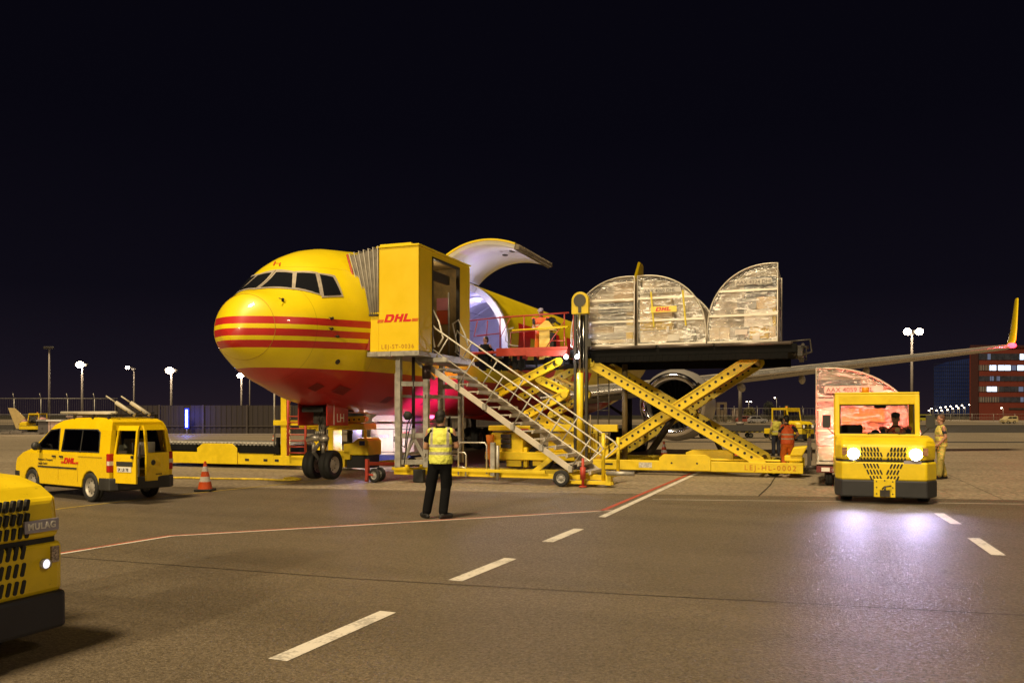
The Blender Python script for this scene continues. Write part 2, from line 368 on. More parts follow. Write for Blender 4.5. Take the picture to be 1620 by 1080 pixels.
HWD = [(.588, .03), (.65, .259), (.79, .475), (1.09, .872), (1.59, 1.273), (2.09, 1.504), (2.79, 1.743), (3.79, 2.085), (5.09, 2.235), (6.59, 2.293), (8.39, 2.314), (10, 2.32), (33, 2.32), (40, 1.9), (46, 1.1), (50, .35)]
ZC = [(0, 3.70), (1, 3.85), (3, 4.15), (6, 4.38), (8, 4.42), (34, 4.42), (44, 5.3), (50, 5.95)]
def ring(t, n=64, off=0.):
    zt, zb, w, zc = smooth_tab(ZT, t)-off, smooth_tab(ZB, t)+off, smooth_tab(HWD, t)-off, lerp(ZC, t)
    zc = min(max(zc, zb+.01), zt-.01); r = []
    for k in range(n):
        th = 2*PI*k/n; c, s_ = math.cos(th), math.sin(th)
        r.append(Vector((w*s_, t, zc+((zt-zc) if c > 0 else (zc-zb))*c)))
    return r
T_ST = [.588, .6, .615, .635, .66, .70, .75, .81, .88, .97, 1.08, 1.2, 1.34, 1.5, 1.7, 1.9, 2.1, 2.35, 2.6, 2.9, 3.25, 3.65, 4.1, 4.6, 5.1, 5.7, 6.4, 7.2, 8.1, 8.8, 9.5, 10.4, 11.3, 12.2, 13.2, 14, 16, 18, 20, 22, 24, 26, 28, 30, 32, 34, 36, 38, 40, 42, 44, 46, 48, 50]
NR = 64; K0, K1 = 5, 18; TD0, TD1 = 9.5, 13.2
fb = MB(); V = [[fb.bm.verts.new(p) for p in ring(t)] for t in T_ST]
for i in range(len(T_ST)-1):
    for k in range(NR):
        if T_ST[i] >= TD0-.01 and T_ST[i+1] <= TD1+.01 and K0 <= k < K1: continue
        f = fb.bm.faces.new((V[i][k], V[i][(k+1) % NR], V[i+1][(k+1) % NR], V[i+1][k])); f.smooth = True
fb.bm.faces.new(V[0][::-1]); fb.bm.faces.new(V[-1])
# livery: yellow, three red stripes forward, red belly
def livery():
    m = bpy.data.materials.new('fuselage_livery'); m.use_nodes = True; nt = m.node_tree; b = nt.nodes['Principled BSDF']; L = nt.links.new
    tc = nt.nodes.new('ShaderNodeTexCoord'); s = nt.nodes.new('ShaderNodeSeparateXYZ'); L(tc.outputs['Object'], s.inputs[0])
    def ma(op, a, b_=None):
        n = nt.nodes.new('ShaderNodeMath'); n.operation = op
        for i, q in enumerate((a, b_)):
            if isinstance(q, (int, float)): n.inputs[i].default_value = q
            elif q is not None: L(q, n.inputs[i])
        return n.outputs[0]
    z, t = s.outputs['Z'], s.outputs['Y']
    t4 = ma('MINIMUM', t, 4.0); zz = ma('SUBTRACT', z, ma('MULTIPLY', t4, .035))     # stripes rise slightly aft
    m_ = None
    for lo, hi in ((3.385, 3.56), (3.665, 3.84), (3.95, 4.13)):
        g = ma('MULTIPLY', ma('GREATER_THAN', zz, lo), ma('LESS_THAN', zz, hi)); m_ = g if m_ is None else ma('ADD', m_, g)
    m_ = ma('MULTIPLY', m_, ma('LESS_THAN', t, 9.3))
    belly = ma('MULTIPLY', ma('LESS_THAN', z, 2.97), ma('GREATER_THAN', t, 1.12)); belly = ma('MULTIPLY', belly, ma('LESS_THAN', t, 33))
    m_ = ma('MINIMUM', ma('ADD', m_, belly), 1.0)
    mix = nt.nodes.new('ShaderNodeMix'); mix.data_type = 'RGBA'; mix.inputs[6].default_value = (.85, .655, .003, 1); mix.inputs[7].default_value = (.52, .022, .016, 1); L(m_, mix.inputs[0])
    n = nt.nodes.new('ShaderNodeTexNoise'); n.inputs['Scale'].default_value = 1.4; n.inputs['Detail'].default_value = 6; L(tc.outputs['Object'], n.inputs['Vector'])
    r = nt.nodes.new('ShaderNodeMapRange'); r.inputs[1].default_value = .3; r.inputs[2].default_value = .7; r.inputs[3].default_value = .9; r.inputs[4].default_value = 1.04; L(n.outputs['Fac'], r.inputs[0])
    # panel joints every so often
    pj = ma('LESS_THAN', ma('ABSOLUTE', ma('SUBTRACT', ma('FRACT', ma('DIVIDE', ma('ADD', t, .9), 1.95)), .5)), .0035)
    pz = ma('LESS_THAN', ma('ABSOLUTE', ma('SUBTRACT', z, 5.62)), .006)
    pj = ma('MINIMUM', ma('ADD', pj, pz), 1.0)
    k = ma('MULTIPLY', r.outputs[0], ma('SUBTRACT', 1.0, ma('MULTIPLY', pj, .30)))
    v = nt.nodes.new('ShaderNodeVectorMath'); v.operation = 'SCALE'; L(mix.outputs[2], v.inputs[0]); L(k, v.inputs['Scale']); L(v.outputs[0], b.inputs['Base Color'])
    b.inputs['Roughness'].default_value = .40; b.inputs['Coat Weight'].default_value = .35; b.inputs['Coat Roughness'].default_value = .05
    return m
bmesh.ops.triangulate(fb.bm, faces=[f for f in fb.bm.faces if len(f.verts) == 4])
fus_bm = fb.bm.copy()
fus = fb.build('fuselage', livery(), plane)
bvh = BVHTree.FromBMesh(fus_bm); fus_bm.free()
Mp = Matrix.Translation(NOSE) @ Matrix.Rotation(R0, 4, 'Z'); Mi = Mp.inverted(); camL = Mi @ Vector((0, 0, CAMH))
def hit(px, py):
    d = (Mi.to_3x3() @ Vector(((px-810)/FPX, 1, (HOR-py)/FPX))).normalized()
    h = bvh.ray_cast(camL, d)
    return (h[0], h[1] if h[1].dot(d) < 0 else -h[1]) if h[0] is not None else None
def on_skin(corners, off, n=30, mirror=False):
    """a curved pane laid on the skin between four corners (local x,y,z near the surface)"""
    mb = MB(); A, B, C_, D = [Vector(c) for c in corners]; g = []
    cen = Vector((0, 0, 0))
    for i in range(n):
        row = []
        for j in range(n):
            u, v = i/(n-1), j/(n-1); p = A*(1-u)*(1-v)+B*u*(1-v)+C_*u*v+D*(1-u)*v
            q, nr, _, _ = bvh.find_nearest(p)
            if nr.dot(q-Vector((0, q.y+1.5, 4.3))) < 0: nr = -nr
            w = q+nr*off
            if mirror: w.x = -w.x
            row.append(mb.bm.verts.new(w))
        g.append(row)
    for i in range(n-1):
        for j in range(n-1):
            f = mb.bm.faces.new((g[i][j], g[i+1][j], g[i+1][j+1], g[i][j+1])); f.smooth = True
    return mb
FRM = mat('window_frame_metal', (.46, .40, .32), .45, metal=.2, var=.08)
WIN = [[(402, 456.5), (416.5, 434.5), (463, 433), (461.5, 456)],
       [(467, 455.5), (470, 432.5), (499, 434), (505.5, 465.5)],
       [(512, 468.5), (505.5, 435), (526, 439), (539.5, 467)]]
def cent_scale(q, s_, e):
    c = (sum(p[0] for p in q)/4, sum(p[1] for p in q)/4)
    return [(p[0]+(e if p[0] > c[0] else -e), p[1]+(e*.8 if p[1] > c[1] else -e*.8)) for p in q]
for wi, q in enumerate(WIN):
    cs = []; cf = []
    for p in q: h = hit(*p); cs.append(h[0] if h else Vector((0, 1.2, 5)))
    for p in cent_scale(q, 1, 3.4): h = hit(*p); cf.append(h[0] if h else Vector((0, 1.2, 5)))
    if wi == 0:      # the two windshield panes meet at the centre post
        for L_, e in ((cs, .07), (cf, .008)):
            for i_ in (0, 1): L_[i_].x = max(L_[i_].x, e) if L_[i_].x > -.4 else e
    for mir in (False, True):
        on_skin(cf, .016, mirror=mir).build('window_frame', FRM, plane)
        w = on_skin(cs, .026, mirror=mir).build('cockpit_window', GLS, plane)
PL = plane
# details on the nose
m = MB()
for (px, py) in ((447, 476), (523.5, 520), (533, 532), (524, 504)):
    h = hit(px, py)
    if h: m.cyl(h[0]-h[1]*.02, h[0]+h[1]*.07, .035, n=8); m.cyl(h[0]+h[1]*.06, h[0]+h[1]*.06+Vector((0, -.16, 0)), .012, n=6)
h = hit(534, 572)
if h: m.cyl(h[0]-h[1]*.05, h[0]+h[1]*.015, .07, n=14)
m.build('probe_studs', DST, PL)
mb = MB(); r_ = [p + (p-Vector((0, 1.12, 3.9))).normalized()*.002 for p in ring(1.12, 64)]; mb.tube(r_+[r_[0]], .005, 4); mb.build('radome_seam', mat('seam_dark', (.42, .26, .01), .6, var=0), PL)
h1, h2, h3 = hit(431, 420.5), hit(440, 421), hit(434, 414)
if h1 and h2 and h3: text(PL, 'H', h1[0]+h1[1]*.02, h2[0]-h1[0], h3[0]-h1[0], .48, TXT)
for (px, py, sw) in ((540, 617, .5), (612, 632, .4), (674, 636, .4), (500, 612, .3)):
    h = hit(px, py)
    if h:
        n_ = h[1]; u_ = Vector((0, 1, 0))-n_*n_.y; u_.normalize(); v_ = n_.cross(u_)
        mb = MB(); quadsurf(mb, h[0]+n_*.006, u_, v_, [(-sw/2, -.16), (sw/2, -.16), (sw/2, .16), (-sw/2, .16)]); mb.build('access_panel', mat('belly_panel', (.22, .012, .01), .5, var=.1), PL)
# cargo hold seen through the opening
HOLD = mat('hold_lining', (.58, .56, .62), .45, var=.05)
HT = [8.0, 8.8, 9.5, 10.4, 11.3, 12.2, 13.2, 14, 16, 18, 20]
mb = MB(); VI = [[mb.bm.verts.new(p) for p in ring(t, NR, .24)] for t in HT]
for i in range(len(HT)-1):
    for k in range(NR):
        if HT[i] >= TD0-.01 and HT[i+1] <= TD1+.01 and K0 <= k < K1: continue
        if 19 <= k < 45: continue
        mb.bm.faces.new((VI[i][k], VI[i][(k+1) % NR], VI[i+1][(k+1) % NR], VI[i+1][k])).smooth = True
for i in (0, -1): mb.bm.faces.new([VI[i][k] for k in list(range(45, 64))+list(range(0, 20))])
mb.build('cargo_hold', HOLD, PL, recalc=False)
mb = MB(); mb.b2((-2.12, 8.02, 3.86), (2.3, 19.98, 3.93)); mb.build('hold_floor', mat('hold_floor', (.22, .21, .22), .5, metal=.3), PL)
mb = MB()                               # pale jamb between skin and lining
def jamb(path_o, path_i):
    for (a_, b_), (c_, d_) in zip(zip(path_o[:-1], path_o[1:]), zip(path_i[:-1], path_i[1:])): mb.face([a_, b_, d_, c_])
for t in (TD0, TD1):
    ro, ri = ring(t), ring(t, NR, .24)
    so = 1 if t == TD1 else -1
    jamb([ro[k] for k in range(K0, K1+1)], [ri[k] for k in range(K0, K1+1)])
    # raised frame band round the opening
    band = [p+(p-Vector((0, t, 4.4))).normalized()*.02 for p in ro[K0:K1+1]]
    for q0, q1 in zip(band[:-1], band[1:]):
        mb.face([q0, q1, q1+Vector((0, -.34*0+so*.0-.0, 0))+Vector((0, so*.14, 0)), q0+Vector((0, so*.14, 0))])
    for k in range(K0, K1): # deep lining band on the inside, catches the hold light
        a_, b_ = ri[k], ri[k+1]; mb.face([a_, b_, b_+Vector((0, so*.25, 0)), a_+Vector((0, so*.25, 0))])
for k in (K0, K1):
    mb.face([ring(TD0)[k], ring(TD1)[k], ring(TD1, NR, .24)[k], ring(TD0, NR, .24)[k]])
mb.build('door_jamb', mat('jamb_white', (.78, .77, .78), .4, var=.03), PL, recalc=False)
mb = MB()
for t in (10.4, 11.8, 14.5, 16.5): mb.ell((-.3, t, 6.60), (.09, .30, .03))
mb.build('ceiling_light_pattern', glow('hold_light', (.80, .76, 1.0), 8), PL)
for t, e in ((10.6, 75), (13.0, 70), (16.5, 60)):
    lamp('POINT', 'hold_lamp', W(-.3, t, 6.1), e, (.60, .52, 1.0), size=.25)
lamp('POINT', 'door_fill_lamp', W(1.7, 11.4, 5.3), 110, (.85, .78, 1.0), size=.2)  # added fill without a fitting, brightens the open door's underside and jamb
mb = MB()
for t in (14.4, 15.8, 17.2, 18.6):
    r_ = ring(t, NR, .26); mb.tube([r_[k] for k in list(range(46, 64))+list(range(0, 19))], .025, 5)
for k in (50, 54, 58, 6, 12): mb.tube([ring(t, NR, .255)[k] for t in (8.1, 12, 13.4, 16, 19.9)] if k > 20 else [ring(t, NR, .255)[k] for t in (13.5, 16, 19.9)], .015, 4)
mb.build('hold_ribs', mat('rib_paint', (.45, .44, .50), .5, var=0), PL)
# the big open door
HG = Vector((.98, 0, 6.66)); ang = R(78)
def swing(p):
    dx, dz = p.x-HG.x, p.z-HG.z; return Vector((HG.x+dx*math.cos(ang)-dz*math.sin(ang), p.y, HG.z+dx*math.sin(ang)+dz*math.cos(ang)))
def arc(t, off): return [swing(Vector((p.x, t, p.z))) for p in ring(11, 128, off)[2*K0:2*K1+1]]
D0, D1 = TD0+.03, TD1-.03
def shell(o1, o2, name, m, t0=D0, t1=D1):
    mb = MB(); a0, a1, b0, b1 = arc(t0, o1), arc(t1, o1), arc(t0, o2), arc(t1, o2)
    S = [[mb.bm.verts.new(p) for p in l] for l in (a0, a1, b1, b0)]
    for i in range(len(a0)-1):
        for q in range(4): mb.bm.faces.new((S[q][i], S[q][i+1], S[(q+1) % 4][i+1], S[(q+1) % 4][i])).smooth = q in (0, 2)
    mb.bm.faces.new([S[q][0] for q in range(4)]); mb.bm.faces.new([S[q][-1] for q in range(4)][::-1])
    return mb.build(name, m, PL)
door = shell(0, .05, 'cargo_door', YEL)
dl = shell(.053, .17, 'door_lining', mat('door_lining', (.72, .70, .70), .45, var=.05), D0+.06, D1-.06); dl.parent = door
tip = arc(11, .02)[-1]; tip2 = arc(11, .17)[-1]; mid = (tip+tip2)/2
dirn = (arc(11, .1)[-1]-arc(11, .1)[-3]).normalized()
mb = MB()
for k in range(22):
    t = D0+.1+k*(D1-D0-.2)/21
    mb.box((mid.x+dirn.x*.08, t, mid.z+dirn.z*.08), (.17, .05, .16), Matrix.Rotation(R(12), 4, 'Y'))
mb.cyl((mid.x+dirn.x*.16, D0+.03, mid.z+dirn.z*.16), (mid.x+dirn.x*.16, D1-.03, mid.z+dirn.z*.16), .028)
mb.cyl((mid.x+dirn.x*.02, D0+.03, mid.z-.11), (mid.x+dirn.x*.02, D1-.03, mid.z-.11), .028)
mb.build('latch_beam', mat('latch_brown', (.20, .16, .11), .5, metal=.3, var=.3), door)
al = arc(11, .175)
for i_, t in ((22, 10.7), (17, 11.5)):
    mb = MB(); mb.ell(al[i_]+Vector((0, t-11, 0)), (.10, .16, .04)); mb.build('latch_recess', mat('recess', (.10, .09, .09), .5), door)
mb = MB()
for t in (D0+.5, D1-.35):
    mb.cyl((.98, t-.16, 6.64), (.98, t+.16, 6.64), .06)
mb.build('door_hinge_pattern', mat('actuator', (.6, .6, .64), .35, metal=.5), door)
# red lettering slabs on the side behind the opening
def skin_patch(name, t0, t1, z0, z1, m, shear=.0, off=.012):
    mb = MB(); n = 10; g = []
    for i in range(n+1):
        row = []
        for j in range(n+1):
            z = z0+(z1-z0)*j/n; t = t0+(t1-t0)*i/n+shear*(z-z0); q, nr, _, _ = bvh.find_nearest(Vector((2.5, t, z)))
            if nr.x < 0: nr = -nr
            row.append(mb.bm.verts.new(q+nr*off))
        g.append(row)
    for i in range(n):
        for j in range(n): mb.bm.faces.new((g[i][j], g[i+1][j], g[i+1][j+1], g[i][j+1])).smooth = True
    return mb.build(name, m, PL)
for (a_, b_, c_, d_) in ((13.75, 15.1, 3.3, 5.5), (15.1, 16.4, 3.3, 3.85), (15.1, 16.4, 4.9, 5.5), (16.4, 17.4, 3.3, 5.5), (18.0, 19.1, 3.3, 5.5), (19.1, 20.2, 4.1, 4.7), (20.2, 21.3, 3.3, 5.5), (21.9, 23.0, 3.3, 5.5), (23.0, 25.0, 3.3, 3.9)):
    skin_patch('logo', a_, b_, c_, d_, LOGO, shear=.45)
# nose gear
def gear_parts():
    m = MB(); m.cyl((0, 4.5, .45), (0, 4.5, 1.95), .075); m.cyl((0, 4.5, .95), (0, 4.5, 2.1), .11, n=16)
    m.cyl((-.30, 4.5, .42), (.30, 4.5, .42), .05); m.beam((-.0, 4.36, 1.0), (0, 4.05, .78), .09, .05); m.beam((0, 4.05, .78), (0, 4.42, .5), .09, .05)
    m.cyl((-.06, 4.5, 1.4), (-.05, 5.5, 2.0), .045); m.cyl((.06, 4.5, 1.4), (.05, 5.5, 2.0), .045)
    m.build('strut', mat('gear_metal', (.34, .33, .31), .4, metal=.6, var=.25, vs_=8), PL)
    m = MB(); m.ell((-.14, 4.34, 1.16), (.17, .12, .11)); m.ell((.16, 4.34, 1.14), (.15, .12, .11)); m.cyl((-.42, 4.38, 1.1), (-.05, 4.38, 1.18), .09); m.cyl((-.16, 4.3, 1.02), (-.16, 4.3, .8), .05); m.cyl((.16, 4.3, 1.02), (.16, 4.3, .74), .055)
    for k in range(5): m.cyl((-.12+.06*k, 4.36, 1.25), (-.14+.07*k, 4.36, 1.35), .025, n=6)
    m.build('steering_cylinder', ALU, PL)
    random.seed(5); m = MB()
    for k in range(16):
        x = random.uniform(-.22, .22); y = 4.5+random.uniform(-.18, .12); z = random.uniform(1.2, 1.9)
        m.tube([(x, y, z), (x+random.uniform(-.1, .1), y-.05, z-.18), (x*.5, y, z-.36)], .012, 5)
    m.b2((-.2, 4.35, 1.55), (.2, 4.6, 1.88)); m.build('hose', DST, PL)
gear_parts()
RIM = mat('rim_ivory', (.62, .57, .48), .45, metal=.1, var=.1)
for sx in (-.27, .27): wheel(PL, (sx, 4.5, .405), .405, .33, (1, 0, 0), RIM)
mb = MB(); mb.b2((.44, 4.0, 1.5), (.48, 5.08, 2.12)); gd = mb.build('gear_door', RED, PL, bevel=.01)
text(gd, 'LH', (.482, 4.46, 1.60), (0, 1, 0), (0, 0, 1), .34, mat('letter_white', (.75, .72, .66), .5, var=0))
mb = MB(); mb.b2((.482, 4.32, 1.52), (.488, 4.345, 2.1)); mb.build('door_stripe', mat('letter_white', (0, 0, 0)), gd)
mb = MB(); mb.b2((-.48, 4.0, 1.5), (-.44, 5.08, 2.12)); mb.build('gear_door', RED, PL, bevel=.01)
mb = MB(); mb.b2((-.34, 4.0, 1.88), (.34, 5.6, 2.02)); mb.build('wheel_well', BLK, PL)
# wings
WGM = mat('wing_grey', (.52, .48, .42), .42, metal=.3, var=.12, vs_=2)
WLE = mat('wing_leading_edge', (.66, .63, .58), .28, metal=.8, var=.05)
def wsec(p, s_):
    LE = 17.3+.66*(p-2.2); TE = 26.6+.02*(p-2.2) if p < 7.6 else 26.7+.43*(p-7.6); c = TE-LE; z = 2.35+.135*(p-1.5)
    th = .135*c*.62
    prof = [(0, 0), (.02, .28), (.08, .50), (.2, .68), (.4, .7), (.7, .42), (1, .03), (1, -.03), (.7, -.22), (.4, -.38), (.2, -.38), (.08, -.28), (.02, -.17)]
    return [Vector((s_*p, LE+a_*c, z+b_*th+.0)) for a_, b_ in prof]
PS = [1.2, 2.2, 4, 6, 7.6, 10, 13, 16, 19, 21.4, 21.9]
for s_ in (1, -1):
    m = MB(); m.loft([wsec(p, s_) for p in PS], smooth=True); wing = m.build('wing', WGM, PL)
    m = MB()
    for a_, b_ in zip(PS[:-1], PS[1:]): pass
    m.loft([[q+Vector((0, -.012, 0))+(q-wsec(p, s_)[4])*.004 for q in (wsec(p, s_)[2], wsec(p, s_)[1], wsec(p, s_)[0], wsec(p, s_)[12], wsec(p, s_)[11])] for p in PS[1:]], cap=False, closed=False)
    m.build('leading_edge', WLE, wing)
    for p in (5.4, 9.6, 12.4, 15.4): # flap track fairings
        q = wsec(p, s_); c = q[6].y-q[0].y; m = MB(); m.ell((s_*p, q[0].y+c*.82, q[9].z-.12), (.16, c*.3, .22)); m.build('flap_fairing', WGM, wing)
    tp = wsec(21.9, s_); m = MB(); rings = []
    for k, (dx, dz, sh, sc) in enumerate(((0, 0, 0, 1), (.14, .10, .1, .9), (.25, .32, .25, .75), (.38, .95, .65, .6), (.62, 2.45, 1.55, .34), (.64, 2.55, 1.7, .25))):
        r0 = []
        for q in tp:
            u_ = (q-tp[0]); rot = min(1, dz/.32)*R(78)
            r0.append(tp[0]+Vector((s_*(dx-u_.z*math.sin(rot)*sc), u_.y*sc+sh, dz+u_.z*math.cos(rot)*sc)))
        rings.append(r0)
    m.loft(rings); m.build('winglet', YEL, wing)
    # engine
    ex, ey, ez = s_*7.6, 18.0, 2.22
    prof = [(1.02, .10), (1.06, .03), (1.14, 0), (1.23, .03), (1.30, .14), (1.42, .5), (1.50, 1.1), (1.50, 1.9), (1.42, 2.8), (1.22, 3.9), (1.16, 3.9), (1.05, 3.0)]
    m = MB(); m.lathe(prof[4:], (ex, ey, ez), (0, 1, 0), 48); m.lathe([(1.02, .10), (1.0, .5), (1.04, 1.1)], (ex, ey, ez), (0, 1, 0), 48)
    eng = m.build('engine', mat('nacelle_grey', (.42, .40, .37), .35, metal=.3, var=.1), PL, recalc=False)
    m = MB(); m.lathe(prof[:5], (ex, ey, ez), (0, 1, 0), 48); m.build('intake_lip', mat('lip_metal', (.75, .73, .72), .16, metal=1, var=.03), eng, recalc=False)
    m = MB(); m.cyl((ex, ey+1.1, ez), (ex, ey+1.14, ez), 1.05, n=40); m.build('intake_back', BLK, eng)
    m = MB()
    for k in range(30):
        a_ = 2*PI*k/30; r_, tg = Vector((math.cos(a_), 0, math.sin(a_))), Vector((-math.sin(a_), 0, math.cos(a_))); C0 = Vector((ex, ey+.72, ez))
        p0 = C0+r_*.28; p1 = C0+r_*1.0+tg*.12
        m.face([p0-tg*.02+Vector((0, -.1, 0)), p1-tg*.05+Vector((0, -.02, 0)), p1+tg*.09+Vector((0, .2, 0)), p0+tg*.04+Vector((0, .12, 0))])
    m.build('fan_blades', mat('fan_metal', (.10, .10, .105), .35, metal=.8, var=.1), eng, recalc=False)
    m = MB(); m.lathe([(.001, -.42), (.12, -.3), (.22, -.1), (.29, .1)], (ex, ey+.7, ez), (0, 1, 0), 24); m.build('spinner', DST, eng)
    m = MB(); m.lathe([(.95, 3.2), (.7, 4.4), (.55, 4.9), (.3, 5.2), (.001, 5.7)], (ex, ey, ez), (0, 1, 0), 32); m.build('exhaust', DST, eng)
    m = MB(); m.loft([[Vector((ex+a_, y, z)) for a_, z in ((-.02, z0), (.02, z0), (w_, z1), (-w_, z1))] for y, z0, z1, w_ in ((ey+1.2, ez+1.62, ez+1.3, .1), (ey+2.4, ez+1.68, ez+1.2, .17), (ey+4.5, ez+1.45, ez+.9, .18), (ey+6.5, ez+1.2, ez+.8, .1))], smooth=False); m.build('pylon', WGM, PL)
    # main gear
    gx, gy = s_*4.25, 25.4
    m = MB(); m.cyl((gx, gy, .7), (gx, gy, 2.6), .14); m.cyl((gx, gy-.7, .55), (gx, gy+.7, .55), .11); m.cyl((gx, gy, 1.6), (gx-s_*1.1, gy, 2.3), .07); m.cyl((gx, gy, 1.2), (gx, gy-.9, 2.3), .06)
    for dy in (-.66, .66): m.cyl((gx-.6, gy+dy, .56), (gx+.6, gy+dy, .56), .07)
    m.build('main_gear_strut', DST, PL)
    for dy in (-.66, .66):
        for dx in (-.52, .52): wheel(PL, (gx+dx, gy+dy, .56), .56, .42, (1, 0, 0), GRY, n=24)
m = MB(); m.ell((21.95, 30.35, 5.16), (.20, .16, .13), 12, 8); m.build('navigation_light', glow('nav_red', (1, .02, .035), 14), PL)
lamp('POINT', 'navigation_lamp', W(22.1, 29.8, 5.3), 110, (1, .05, .08), size=.08)
# fairing at the wing root, belly of the centre section
m = MB(); m.loft([[Vector((w_*math.cos(a_), t, zc+h_*math.sin(a_))) for a_ in [2*PI*k/24 for k in range(24)]] for t, w_, zc, h_ in ((15.2, 1.2, 2.3, .55), (17, 2.25, 2.3, .72), (20, 2.62, 2.3, .84), (25, 2.62, 2.3, .84), (28, 2.2, 2.4, .7), (30, 1.0, 2.4, .5))]); m.build('wing_fairing', RED, PL)
# tail
m = MB()
def fin_sec(z, t0, t1, th): return [Vector((x, t, z)) for t, x in ((t0, 0), (t0+(t1-t0)*.15, th), (t0+(t1-t0)*.5, th), (t1, 0), (t0+(t1-t0)*.5, -th), (t0+(t1-t0)*.15, -th))]
m.loft([fin_sec(6.6, 40, 49, .25), fin_sec(13.75, 48.3, 50.4, .10)], smooth=False); m.build('tail_fin', YEL, PL)
for s_ in (1, -1):
    m = MB(); m.loft([[Vector((s_*p, t, z)) for t, z in ((t0, z0), (t0+.5, z0+.12), (t1, z0), (t0+.5, z0-.12))] for p, t0, t1, z0 in ((.6, 43.5, 48.2, 5.7), (8.4, 48.2, 50, 6.4))], smooth=False); m.build('tailplane', WGM, PL)
# red beacon under the belly, and an added violet spot that tints the skin
m = MB(); m.ell((0, 11.5, 1.75), (.10, .12, .09), 12, 8); m.build('belly_beacon', glow('beacon_red', (1, .05, .15), 12), PL)
lamp('SPOT', 'belly_tint_spot', W(2.9, 7.9, .4), 1500, (.40, .09, 1.0), aim=W(1.2, 8.7, 2.4), size=.12, spot_size=R(80), spot_blend=1)
# ---------------------------------------------------------------- covered passenger stairs at the front door
P0, T0 = 5.0, 5.2
st = thing('boarding_stairs', 'mobile aluminium boarding stairs with a yellow cabin docked at the front door of the jet', 'boarding stairs', W(P0, T0), R0)
def Q(p, t, z): return Vector((p-P0, t-T0, z))
CP0, CP1, CT0, CT1, CZ0, CZ1 = 2.02, 3.45, 3.65, 7.0, 3.46, 6.17
lamp('POINT', 'cabin_fill_lamp', W(2.8, 5.6, 5.7), 14, (1, .8, .5), size=.1)  # added fill without a fitting, lifts the dark cabin interior
ins = mat('cabin_lining', (.30, .21, .09), .6, var=.3)
m = MB(); th = .06
m.b2(Q(2.28, CT0, CZ0), Q(CP1, CT0+th, CZ1)); m.b2(Q(CP0, CT0, CZ0), Q(2.28, CT0+th, 4.5))             # front sheet
m.b2(Q(CP1-th, CT0+th, CZ0), Q(CP1, 4.46, CZ1)); m.b2(Q(CP1-th, 6.2, CZ0), Q(CP1, CT1-th, CZ1)); m.b2(Q(CP1-th, 4.46, 6.02), Q(CP1, 6.2, CZ1))
m.b2(Q(CP0, CT1-th, CZ0), Q(CP1, CT1, CZ1))
cab = m.build('cabin', mat('cabin_yellow', (.82, .575, .003), .42, coat=.1, var=.05, vs_=1.2), st, bevel=.012)
m = MB(); m.b2(Q(CP0+.2, CT0-.03, CZ1+.003), Q(CP1+.03, CT1+.03, CZ1+.05)); m.build('roof', YEL, cab, bevel=.01)
m = MB(); m.b2(Q(1.95, 4.3, CZ1+.06), Q(2.9, 6.6, CZ1+.25)); m.build('roof_hatch', YEL, cab, bevel=.01)
m = MB(); m.b2(Q(1.6, CT0+.065, CZ0-.12), Q(CP1-.065, CT1-.065, CZ0-.003)); m.build('floor', DST, cab)
m = MB(); m.b2(Q(CP0, CT0+.065, CZ0), Q(CP1-.065, CT0+.09, CZ1-.01)); m.b2(Q(CP1-.09, CT0+.1, CZ0), Q(CP1-.065, 4.45, CZ1-.01)); m.b2(Q(CP0, CT1-.09, CZ0), Q(CP1-.065, CT1-.065, CZ1-.01)); m.b2(Q(CP0, 3.75, CZ1-.05), Q(CP1-.065, CT1-.1, CZ1-.012)); m.build('lining', ins, cab)
m = MB()
for t in (4.44, 6.18): m.b2(Q(CP1-.08, t, CZ0), Q(CP1+.02, t+.05, 6.02))
m.b2(Q(CP1-.08, 4.49, 5.97), Q(CP1+.02, 6.18, 6.02)); m.b2(Q(CP1-.3, 4.7, 5.5), Q(CP1-.2, 6.0, 5.75)); m.build('door_frame', DST, cab)
# aircraft door and notices inside
m = MB(); m.b2(Q(2.40, 5.0, 3.7), Q(2.44, 6.05, 5.5)); m.build('aircraft_door_view', mat('door_grey', (.10, .08, .06), .5), cab)
m = MB(); m.b2(Q(2.42, CT1-.12, 4.92), Q(2.80, CT1-.095, 5.28)); m.build('notice_board', mat('notice_pink', (.55, .20, .30), .6, var=.1), cab)
m = MB(); m.b2(Q(2.42, CT1-.12, 4.5), Q(2.78, CT1-.095, 4.90)); m.build('notice_board', mat('notice_red', (.45, .06, .02), .6), cab)
m = MB(); m.tube([Q(3.2, 4.6, 3.5), Q(3.2, 4.6, 5.2), Q(3.0, 5.0, 5.6)], .025); m.tube([Q(3.2, 6.05, 3.5), Q(3.2, 6.05, 5.3)], .025); m.tube([Q(2.6, 4.8, 5.6), Q(2.9, 5.3, 5.1), Q(3.0, 5.8, 4.3)], .02); m.build('grab_rail', GALV, cab)
logo(cab, Q(2.44, CT0-.001, 4.22), (1, 0, 0), (0, 0, 1), .205)
text(cab, 'LEJ-ST-0036', Q(3.32, CT0-.001, 3.53), (1, 0, 0), (0, 0, 1), .155, mat('stencil_brown', (.42, .17, .01), .6, var=0), align='RIGHT', spacing=1.25)
